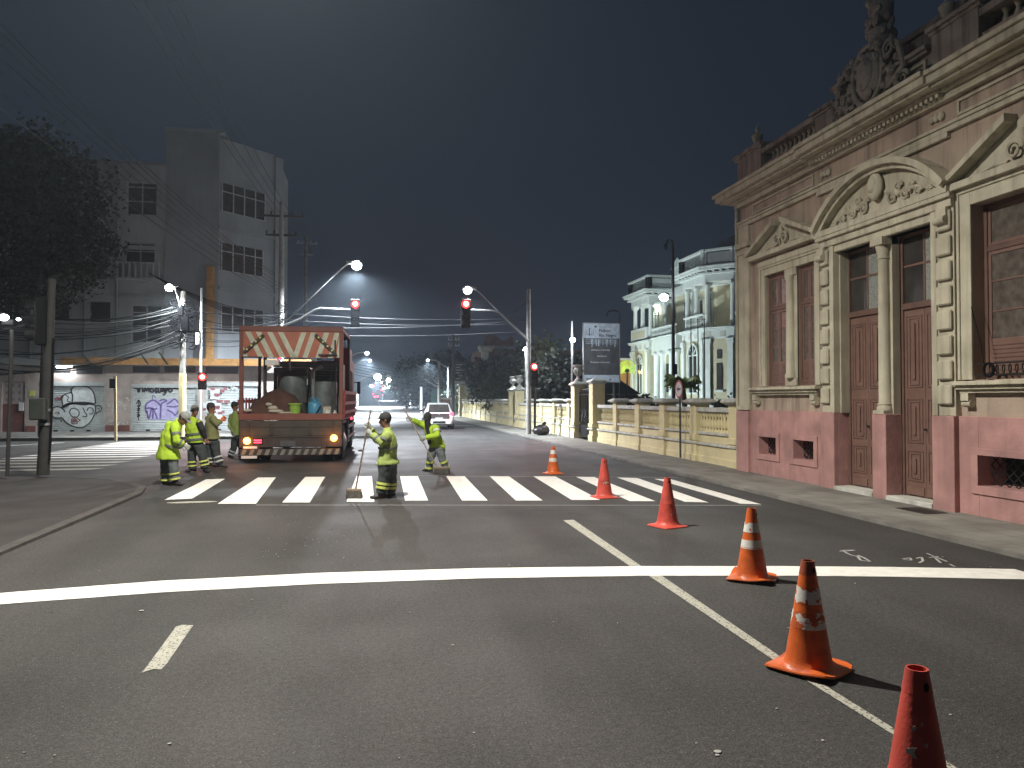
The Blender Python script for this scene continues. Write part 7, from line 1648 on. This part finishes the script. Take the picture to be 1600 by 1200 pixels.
# ================================================================ people
CR = Vector((math.cos(ps), -math.sin(ps), 0)); CF = Vector((math.sin(ps), math.cos(ps), 0)); UP = Vector((0,0,1))
def person(label, base, foot_py, J, jacket, trouser, opts):
    """J: joints given as picture position and depth offset (m) from the standing point; they become real 3-D points"""
    bx, by = base; d = bx*math.sin(ps)+by*math.cos(ps); lat = bx*math.cos(ps)-by*math.sin(ps)
    def W3(j):
        px, py, w = j; dd = d+w; l = (px-800)/F*dd; fz = (624-py)/F*dd
        return CR*l+CF*dd+UP*(HC+fz)
    P = {k: W3(v) for k, v in J.items()}
    t = thing('person', label, 'person', (bx, by, 0), group='road workers')
    face = Vector(opts['face']); face = (CR*face[0]+CF*face[1]).normalized(); hd = P['head']; nk = P['neck']
    ft = opts.get('tilt', 0); upv = (UP*math.cos(ft)+face*math.sin(ft)).normalized(); fwd = (face*math.cos(ft)-UP*math.sin(ft)).normalized(); sd = fwd.cross(upv).normalized()
    fh = opts.get('scale', 1.0)
    b = MB()
    def H(u, v, w): return hd+(sd*u+fwd*v+upv*w)*fh
    # skull and face
    secs = []
    for w, rx, ry, off in ((-.125,.018,.022,.035),(-.115,.038,.045,.03),(-.095,.052,.068,.018),(-.06,.062,.085,.005),(-.02,.070,.094,-.002),(.02,.075,.098,-.006),(.06,.072,.092,-.008),(.095,.052,.07,-.01),(.118,.02,.03,-.01)):
        secs.append((H(0,off,w), rx*fh, ry*fh, sd))
    b.loft(secs, 16)
    b.loft([(H(0,.085,.005),.008*fh,.008*fh,sd),(H(0,.102,-.02),.012*fh,.014*fh,sd),(H(0,.112,-.038),.017*fh,.014*fh,sd),(H(0,.098,-.05),.012*fh,.01*fh,sd)], 8)
    for s in (-1,1): b.ball(tuple(H(s*.077,-.008,-.012)), (.014*fh,.014*fh,.028*fh), 8, 6); b.ball(tuple(H(s*.03,.083,.004)), .013*fh, 8, 6)
    b.ball(tuple(H(0,.083,-.068)), (.02*fh,.02*fh,.009*fh), 8, 5); b.ball(tuple(H(0,.08,-.1)), .024*fh, 8, 6)
    # neck, trunk, limbs
    chest = P['chest']; pel = P['pelvis']; sh = (P['shr']-P['shl']); shv = sh.normalized(); hipv = (P['hpr']-P['hpl']).normalized()
    b.loft([(nk+(hd-nk)*.65,.052*fh,.055*fh,shv),(nk,.055*fh,.058*fh,shv),(nk+(chest-nk)*.35,.08*fh,.075*fh,shv)], 14)
    g_ = opts.get('girth', 1.0)
    b.loft([(nk+(chest-nk)*.2,.09,.07,shv),(nk+(chest-nk)*.5,.165*fh,.095,shv),(chest,.165*g_,.11*g_,shv),((chest+pel)/2,.145*g_,.105*g_,shv),(pel,.155*g_,.115*g_,hipv),(pel-UP*.09,.13,.1,hipv)], 18)
    for s in 'lr':
        b.tube([P['sh'+s], P['sh'+s].lerp(P['el'+s],.5), P['el'+s], P['el'+s].lerp(P['wr'+s],.4), P['wr'+s]], [.055,.047,.04,.038,.026], 10)
        b.ball(tuple(P['sh'+s]), .06, 10, 7); b.tube([P['hp'+s], P['hp'+s].lerp(P['kn'+s],.5), P['kn'+s], P['kn'+s].lerp(P['an'+s],.35), P['an'+s]], [.088,.075,.055,.056,.038], 12)
        b.tube([P['an'+s]+UP*.02, P['an'+s]-UP*.05, P['an'+s]-UP*.06+Vector(W3f(opts['toe'+s]))*.16], [.04,.042,.03], 10)
    body = b.build('body', M['skin'], t, remesh=.0135)
    # five fingered hands: palm, four bent fingers of unequal length, thumb from the side of the palm
    def hand(wr, el, grip_ax, curl=1.0, mat='glove', palm_dir=None, name='glove'):
        m = MB(); dr = (wr-el).normalized(); ga = Vector(grip_ax); ga = (ga-dr*ga.dot(dr)).normalized(); pn = dr.cross(ga).normalized()
        if palm_dir is not None and pn.dot(Vector(palm_dir)) < 0: pn = -pn
        q = 1.12
        m.loft([(wr-dr*.03,.03*q,.027*q,ga),(wr+dr*.01,.030*q,.021*q,ga),(wr+dr*.045,.042*q,.019*q,ga),(wr+dr*.085,.043*q,.016*q,ga),(wr+dr*.10,.035*q,.010*q,ga)], 12)
        for i, (o_, L_) in enumerate(((-.031,.070),(-.0105,.080),(.0105,.076),(.031,.060))):
            p = wr+dr*.092+ga*o_*q; pts = [p]; ang = .35*curl; dirn = dr
            for k, f_ in enumerate((.42,.32,.26)):
                ang2 = (.45+.62*k)*curl+.1*i*.3; dirn = (dr*math.cos(ang2*1.15)+pn*math.sin(ang2*1.15)); p = p+dirn*L_*f_*q; pts.append(p)
            m.tube(pts, [.0105*q,.0098*q,.009*q,.0072*q], 8)
        p = wr+dr*.03-ga*.036*q; m.tube([p, p+(dr*.5-ga*.6+pn*.5).normalized()*.032*q, p+(dr*.8-ga*.45+pn*.75).normalized()*.062*q, p+(dr*.85+pn*1.0-ga*.05).normalized()*.08*q], [.016*q,.0135*q,.0115*q,.008*q], 8)
        m.tube([wr-dr*.045, wr-dr*.02], [.036,.033], 10)
        m.build(name, M[mat], t, smooth=True)
    for s in 'lr':
        if opts.get('hand'+s) is None: continue
        ga, curl, mt = opts['hand'+s][:3]; hand(P['wr'+s], P['el'+s], ga, curl, mt, opts['hand'+s][3] if len(opts['hand'+s]) > 3 else None, 'glove' if 'glove' in mt else 'hand')
    # jacket
    m = MB(); hem = P.get('hem', pel-UP*.18); jg = opts.get('jg', 1.0); jf = opts.get('flare', 1.12)
    m.loft([(nk+(hd-nk)*.18,.070,.075,shv),(nk+(chest-nk)*.05,.09,.085,shv),(nk+(chest-nk)*.35,.16*fh,.115,shv),(nk+(chest-nk)*.62,.20*fh,.135*jg,shv),(chest,.205*jg,.150*jg,shv),((chest+pel)/2,.200*jg,.158*jg,shv),(pel,.205*jg,.165*jg,hipv),((pel+hem)/2,.21*jg*jf,.17*jg*jf,hipv),(hem,.215*jg*jf,.178*jg*jf,hipv)], 24)
    sl = opts.get('sleeve', .93)
    for s in 'lr':
        if opts.get('vest'): m.tube([P['sh'+s]-shv*0, P['sh'+s].lerp(P['el'+s],.18)], [.085,.07], 12); continue
        e2 = P['el'+s].lerp(P['wr'+s], sl); m.tube([P['sh'+s]+(chest-P['sh'+s])*.12, P['sh'+s].lerp(P['el'+s],.25), P['sh'+s].lerp(P['el'+s],.7), P['el'+s], P['el'+s].lerp(P['wr'+s],.5), e2], [.098,.088,.078,.074,.066,.056], 14)
        m.ball(tuple(P['sh'+s]+(chest-P['sh'+s])*.08), .092, 12, 8)
    jk = m.build('vest' if opts.get('vest') else 'jacket', M[jacket], t, remesh=.0125, wrinkle=.020, wscale=8)
    if opts.get('vest'):
        m = MB()
        for s in 'lr': m.tube([P['sh'+s], P['sh'+s].lerp(P['el'+s],.5), P['el'+s], P['el'+s].lerp(P['wr'+s],.5), P['el'+s].lerp(P['wr'+s],.95)], [.078,.07,.066,.056,.048], 12)
        m.build('dark_sleeves', M[opts['vest']], t, remesh=.012, wrinkle=.012)
    def rband(c, rx, ry, side, ax, w, mat, par, nm='reflective_stripe', n=28):
        a = Vector(side); ax = Vector(ax).normalized(); a = (a-ax*a.dot(ax)).normalized(); bb = ax.cross(a); m = MB(); rings = []
        for dz_, k in ((-w/2,0),(-w/2,.009),(w/2,.009),(w/2,0)): rings.append([c+ax*dz_+a*(rx+k)*math.cos(2*math.pi*j/n)+bb*(ry+k)*math.sin(2*math.pi*j/n) for j in range(n)])
        m.rings(rings, cap=False); m.build(nm, M[mat], par, smooth=True, wrinkle=.004)
    for (f_, w, mt) in opts.get('tbands', ()):
        c = nk.lerp(hem, f_); cc_ = [(0,.1,.09),(.3,.2,.135*jg),(.5,.207*jg,.153*jg),(.75,.206*jg,.165*jg),(1,.215*jg*jf,.178*jg*jf)]
        for (fa, ra, ya), (fb, rb_, yb_) in zip(cc_[:-1], cc_[1:]):
            if fa <= f_ <= fb: k = (f_-fa)/(fb-fa); rband(c, ra+(rb_-ra)*k+.004, ya+(yb_-ya)*k+.004, shv, (nk-hem), w, mt, jk)
    for (s, f_, w, mt) in opts.get('abands', ()):
        a, b2 = (P['sh'+s], P['el'+s]) if f_ < 1 else (P['el'+s], P['wr'+s]); k = f_ % 1; rr = (.088-.016*k if f_ < 1 else .074-.02*k)+.003; rband(a.lerp(b2, k), rr, rr, UP, (b2-a), w, mt, jk)
    for (pts, w, mt) in opts.get('straps', ()):
        m = MB(); Q = [W3(p) for p in pts]; 
        for a, b2 in zip(Q[:-1], Q[1:]): m.bar(a, b2, .012, w, up=tuple(CF))
        m.build('shoulder_tape', M[mt], jk)
    # trousers
    m = MB(); m.loft([(pel+UP*.06,.165*jg,.125*jg,hipv),(pel-UP*.02,.18*jg,.135*jg,hipv),(pel-UP*.12,.17,.125,hipv)], 20); tw = opts.get('tw', 1.0)
    for s in 'lr':
        a, k_, n_ = P['hp'+s], P['kn'+s], P['an'+s]; m.tube([a+UP*.02, a.lerp(k_,.4), k_, k_.lerp(n_,.45), k_.lerp(n_,.85), n_+(k_-n_).normalized()*.03], [.112*tw,.105*tw,.090*tw,.088*tw,.086*tw,.082*tw], 16)
    tr_ = m.build('trousers', M[trouser], t, remesh=.0135, wrinkle=.018, wscale=10)
    for s in 'lr':
        for (f_, w) in opts.get('lbands', ((.30,.04),(.55,.04))):
            c = P['kn'+s].lerp(P['an'+s], f_); rband(c, .0895*tw+.006, .0895*tw+.006, UP if False else CR, (P['kn'+s]-P['an'+s]), w, opts.get('lmat','tape'), tr_)
        m = MB(); an = P['an'+s]; td = W3f(opts['toe'+s]); m.tube([an+UP*.05, an-UP*.01, an-UP*.03], [.055,.056,.052], 12)
        m.loft([(an-td*.09-UP*.045,.03,.04,UP.cross(td)),(an-td*.05-UP*.04,.045,.045,UP.cross(td)),(an+td*.04-UP*.045,.048,.042,UP.cross(td)),(an+td*.12-UP*.055,.05,.033,UP.cross(td)),(an+td*.175-UP*.06,.04,.024,UP.cross(td)),(an+td*.195-UP*.062,.015,.012,UP.cross(td))], 14)
        zmin = min(v[2] for v in m.v); m.v = [(v[0], v[1], v[2]-zmin+.004) if v[2] < an.z-.02 else v for v in m.v] if abs(zmin) < .12 else m.v
        m.build('boot', M['boot'], t, remesh=.011)
    # hair and headwear
    m = MB(); secs = [(H(0,-.016,w), (rx+.006)*fh, (ry+.002)*fh, sd) for w, rx, ry in ((-.06,.055,.062),(-.02,.072,.086),(.03,.079,.097),(.07,.072,.09),(.105,.048,.06),(.124,.015,.02))]; m.loft(secs, 16); m.build('hair', M['hair'], t, smooth=True)
    hat = opts.get('hat'); hm = opts.get('hatmat', 'capdark')
    if hat:
        m = MB(); m.loft([(H(0,-.006,.02),.087*fh,.107*fh,sd),(H(0,-.006,.05),.088*fh,.107*fh,sd),(H(0,-.008,.085),.078*fh,.095*fh,sd),(H(0,-.008,.115),.055*fh,.068*fh,sd),(H(0,-.008,.132),.018*fh,.022*fh,sd)], 20)
        bk = -1 if hat == 'backcap' else 1
        if hat in ('cap','backcap'):
            V_ = lambda u, v, w: H(u, bk*v, w); m.poly([V_(-.07,.06,.03),V_(-.065,.13,.022),V_(-.035,.165,.014),V_(0,.175,.012),V_(.035,.165,.014),V_(.065,.13,.022),V_(.07,.06,.03)], upv*.009)
        h_ = m.build('cap', M[hm], t, smooth=True)
        if hat == 'neckcap' or opts.get('flap'):
            m = MB(); rings = []
            for w, r1, r2 in ((.03,.088,.108),(-.05,.092,.108),(-.13,.10,.105),(-.17,.11,.11)):
                rings.append([H(r1*math.cos(a), -.006+r2*math.sin(a), w) for a in [math.pi*(.78+1.44*i/16) for i in range(17)]])
            m.rings(rings, cap=False, closed=False); o_ = m.build('neck_flap', M[hm], t, smooth=True, wrinkle=.006, fix=False); sm = o_.modifiers.new('solid', 'SOLIDIFY'); sm.thickness = .006
    return t, P
def W3f(v): return (CR*v[0]+CF*v[1]).normalized()
def broom(name, label, p_top, p_bot, head_dir, hw_=.17, group='brooms'):
    t = thing(name, label, 'broom', p_bot, group=group); a = Vector(p_top); b = Vector(p_bot)
    m = MB(); m.tube([a, b+(a-b).normalized()*.12], .014, 8); m.build('stick', M['wood'], t, smooth=True)
    hdv = Vector(head_dir).normalized(); n_ = hdv.cross(UP); m = MB(); Mx = Matrix(((hdv.x,n_.x,0),(hdv.y,n_.y,0),(0,0,1))); m.cbox(b+UP*.145, (hw_,.04,.025), Mx); m.build('head_block', M['wood'], t, bevel=.01)
    m = MB(); rr = random.Random(5); k = 26
    for i in range(k):
        for j in range(4):
            u = -hw_+2*hw_*(i+.5)/k; v = -.03+.02*j; q0 = b+hdv*u+n_*v+UP*.12; q1 = b+hdv*u*1.12+n_*v*1.8+hdv*rr.uniform(-.01,.01)+UP*.006; m.bar(q0, q1, .009)
    m.build('bristles', M['bristle'], t); return t
# 1 sweeper on the crossing, facing left, leaning on a broom
T1, P1 = person('worker in soiled green coat and dark cap standing on the crossing holding an upright broom', (.26,12.92), 780,
 dict(head=(602,655.5,-.0), neck=(605.5,671,.0), chest=(607,694,.0), pelvis=(606,718,.0), shl=(604,681,-.17), shr=(606,679,.17), ell=(598,693,-.22), wrl=(580,678,-.14), elr=(591,688,.16), wrr=(579,669,.04),
  hpl=(602,724,-.09), hpr=(610,724,.09), knl=(600,750,-.10), knr=(612,750,.12), anl=(596,773.5,-.12), anr=(611,771,.16), hem=(606.5,725.5,0)),
 'hv2', 'trouser2', dict(face=(-1,-.15), tilt=.12, toel=(-1,-.25), toer=(-.9,-.35), hat='cap', hatmat='capdark', jg=1.0, flare=1.08, tw=1.08, scale=1.0,
  handl=((.12,0,1),1.7,'glove'), handr=((.12,0,1),1.7,'glove'), lbands=((.22,.04),(.48,.04)), tbands=((.52,.035,'tape_d'),), abands=(('l',.5,.04,'tape_d'),('l',1.5,.04,'tape_d'))))
# cap earflap look and broom through both hands
bt = P1['wrl']+(P1['wrl']-P1['ell']).normalized()*.1
gb = Vector(G(553, 779)); dd = (bt-gb).normalized(); broom('push_broom', 'worn push broom held upright by the worker on the crossing', bt+dd*.36, tuple(gb), CR, .125)
# 2 worker bent, sweeping, behind the crossing
T2, P2_ = person('worker in bright yellow jacket with dark face cloth sweeping beyond the crossing', (1.56,17.45), 740,
 dict(head=(668.5,652,-.12), neck=(669,664,-.04), chest=(676,679,.0), pelvis=(684,698,.05), shl=(681,668,-.12), shr=(664,664,.10), ell=(684,680,-.26), wrl=(664,684,-.34), elr=(654,661,.02), wrr=(643,655,-.12),
  hpl=(687,703,-.02), hpr=(677,702,.05), knl=(692,719,-.08), knr=(672,719,.0), anl=(699,737.5,-.02), anr=(671,736.5,.05), hem=(683,700,.03)),
 'hv', 'trouser', dict(face=(-.35,-1), tilt=.45, toel=(.25,-1), toer=(-.8,-.7), hat='cap', hatmat='capdark', jg=.98, flare=1.02, tw=.98,
  handl=((-.3,0,1),1.6,'glove'), handr=((-.3,.0,1),1.6,'glove'), lbands=((.12,.045),(.62,.045)), abands=(('l',.5,.045,'tape_s'),), tbands=()))
m = MB(); m.loft([(P2_['head']+UP*.0+CF*-.03,.083,.10,CR),(P2_['head']-UP*.09-CF*.05,.075,.085,CR),(P2_['neck']-UP*.03-CF*.06,.07,.07,CR),(P2_['chest']-UP*.02-CF*.13+CR*-.06,.055,.03,CR),(P2_['chest']-UP*.22-CF*.15+CR*-.05,.035,.02,CR)], 14); m.build('dark_face_cloth', M['cloth_b'], T2, smooth=True, wrinkle=.008)
a = P2_['wrr']+(P2_['wrr']-P2_['elr']).normalized()*.09+UP*.02; b_ = P2_['wrl']+(P2_['wrl']-P2_['ell']).normalized()*.09; dr = (b_-a).normalized(); end = a+dr*((a.z-.01)/max(-dr.z,.2)); 
broom('push_broom', 'blurred long broom swung by the worker beyond the crossing', a-dr*.25, (end.x, end.y, .0), CR)
# 3 left worker bending forward, back to us
person('worker in long green coat bent forward at the left end of the crossing', (-3.95,15.6), 757,
 dict(head=(288,653,-.04), neck=(280,659,-.0), chest=(267,680,.0), pelvis=(264,702,.0), shl=(266,663,.14), shr=(274,665,-.16), ell=(270,690,.2), wrl=(287,696,.12), elr=(277,689,-.24), wrr=(288,695,-.18),
  hpl=(259,712,.08), hpr=(270,712,-.08), knl=(260,733,.08), knr=(272,733,-.06), anl=(260,754,.1), anr=(275,752,-.04), hem=(264,717,0)),
 'hv2' if False else 'hv', 'trouser', dict(face=(1,-.1), tilt=.75, toel=(.9,-.4), toer=(1,-.3), hat='cap', hatmat='capgrey', jg=1.12, flare=1.1, tw=1.0, handl=((0,0,1),1.2,'glove'), handr=((0,0,1),1.2,'glove'),
  lbands=((.32,.03),(.75,.03)), tbands=((.62,.04,'tape_d'),), abands=(('r',.55,.05,'tape_d'),('r',1.45,.04,'tape_d')), straps=(), girth=1.1))
# 4 worker in vest behind
person('stout worker in hi-vis vest over black sleeves with a pale cap', (-4.05,18.3), 738,
 dict(head=(305,641,-.02), neck=(302,653,.0), chest=(303,669,.0), pelvis=(306,690,.0), shl=(294,659,.12), shr=(311,659,-.16), ell=(297,675,.15), wrl=(292,686,-.05), elr=(317,671,-.2), wrr=(322,684,-.1),
  hpl=(302,697,.08), hpr=(312,697,-.08), knl=(301,715,.08), knr=(318,714,-.06), anl=(302,734.5,.1), anr=(322,733,-.04), hem=(306,691,0)),
 'hv', 'trouser2', dict(face=(-.6,.6), tilt=.35, toel=(-.5,-.8), toer=(.7,-.6), hat='cap', hatmat='capgrey', jg=1.18, flare=1.0, tw=1.08, vest='cloth_b', handl=((0,0,1),.9,'skin'), handr=((0,0,1),.9,'skin'),
  lbands=((.3,.035),(.6,.035)), tbands=((.66,.05,'tape_d'),(.88,.05,'tape_d'))))
# 5 worker in olive coat facing right with an orange glove
T5, P5 = person('worker in olive coat and dark cap facing the truck with one orange glove', (-3.85,19.5), 730,
 dict(head=(330,637,-.0), neck=(330,648,.0), chest=(331,664,.0), pelvis=(332,682,.0), shl=(326,653,.16), shr=(333,653,-.16), ell=(338,661,.18), wrl=(345,657,.1), elr=(339,664,-.14), wrr=(346,657,-.08),
  hpl=(328,690,.08), hpr=(336,690,-.08), knl=(329,709,.08), knr=(339,708,-.08), anl=(329,726,.1), anr=(345,726,-.1), hem=(332,686,0)),
 'olive', 'trouser2', dict(face=(1,.1), tilt=.1, toel=(.9,-.3), toer=(1,0), hat='cap', hatmat='capdark', jg=.98, flare=1.12, tw=1.05, handl=((0,0,1),1.1,'glove'), handr=((0,0,1),1.1,'glove_o'), lbands=((.35,.035),(.7,.035)), lmat='tape_s'))
# 6 worker half hidden behind the truck corner
person('worker half hidden behind the left rear corner of the truck in a green vest', (-4.05,22.6), 717,
 dict(head=(367,634,-.0), neck=(368,644,.0), chest=(370,660,.0), pelvis=(372,678,.0), shl=(362,650,.05), shr=(377,650,-.05), ell=(360,665,.0), wrl=(366,677,-.12), elr=(380,664,0), wrr=(384,655,-.1),
  hpl=(368,686,.06), hpr=(376,686,-.06), knl=(366,700,.0), knr=(378,700,-.06), anl=(360,712.5,.0), anr=(378,712.5,-.06), hem=(372,680,0)),
 'hv2', 'trouser2', dict(face=(1,.2), tilt=.1, toel=(.7,-.6), toer=(1,0), hat='cap', hatmat='capdark', jg=.98, flare=1.0, handl=((0,0,1),1.0,'glove'), handr=((0,0,1),1.0,'glove'), lbands=((.35,.035),(.7,.035)), lmat='tape_s'))
# paint applicator foot at the first stripe: small wet paint pile
m = MB(); g = G(300, 785); m.poly([(g[0]+.4*math.cos(q), g[1]+.1*math.sin(q), .001) for q in [i*.6 for i in range(10)]], (0,0,.005)); struct(m, 'spilt_paint_patch', M['paint2'])
# ================================================================ added thin volume imitating lens glare and lamp halos
m = MB(); m.box(-320, 320, -60, 460, -1.1, 16.8)
hz_m = bpy.data.materials.new('glare_air'); hz_m.use_nodes = True; n_ = hz_m.node_tree; n_.nodes.remove(n_.nodes['Principled BSDF'])
pv = n_.nodes.new('ShaderNodeVolumePrincipled'); pv.inputs['Density'].default_value = .0010; pv.inputs['Color'].default_value = (.70,.86,1,1); pv.inputs['Anisotropy'].default_value = .5
n_.links.new(pv.outputs[0], n_.nodes['Material Output'].inputs['Volume'])
hz_m.volume_intersection_method if hasattr(hz_m, 'volume_intersection_method') else None
m.build('glare_volume', hz_m, kind='stuff', label='thin added volume imitating lens glare and lamp halos over the street', cat='glare_volume')
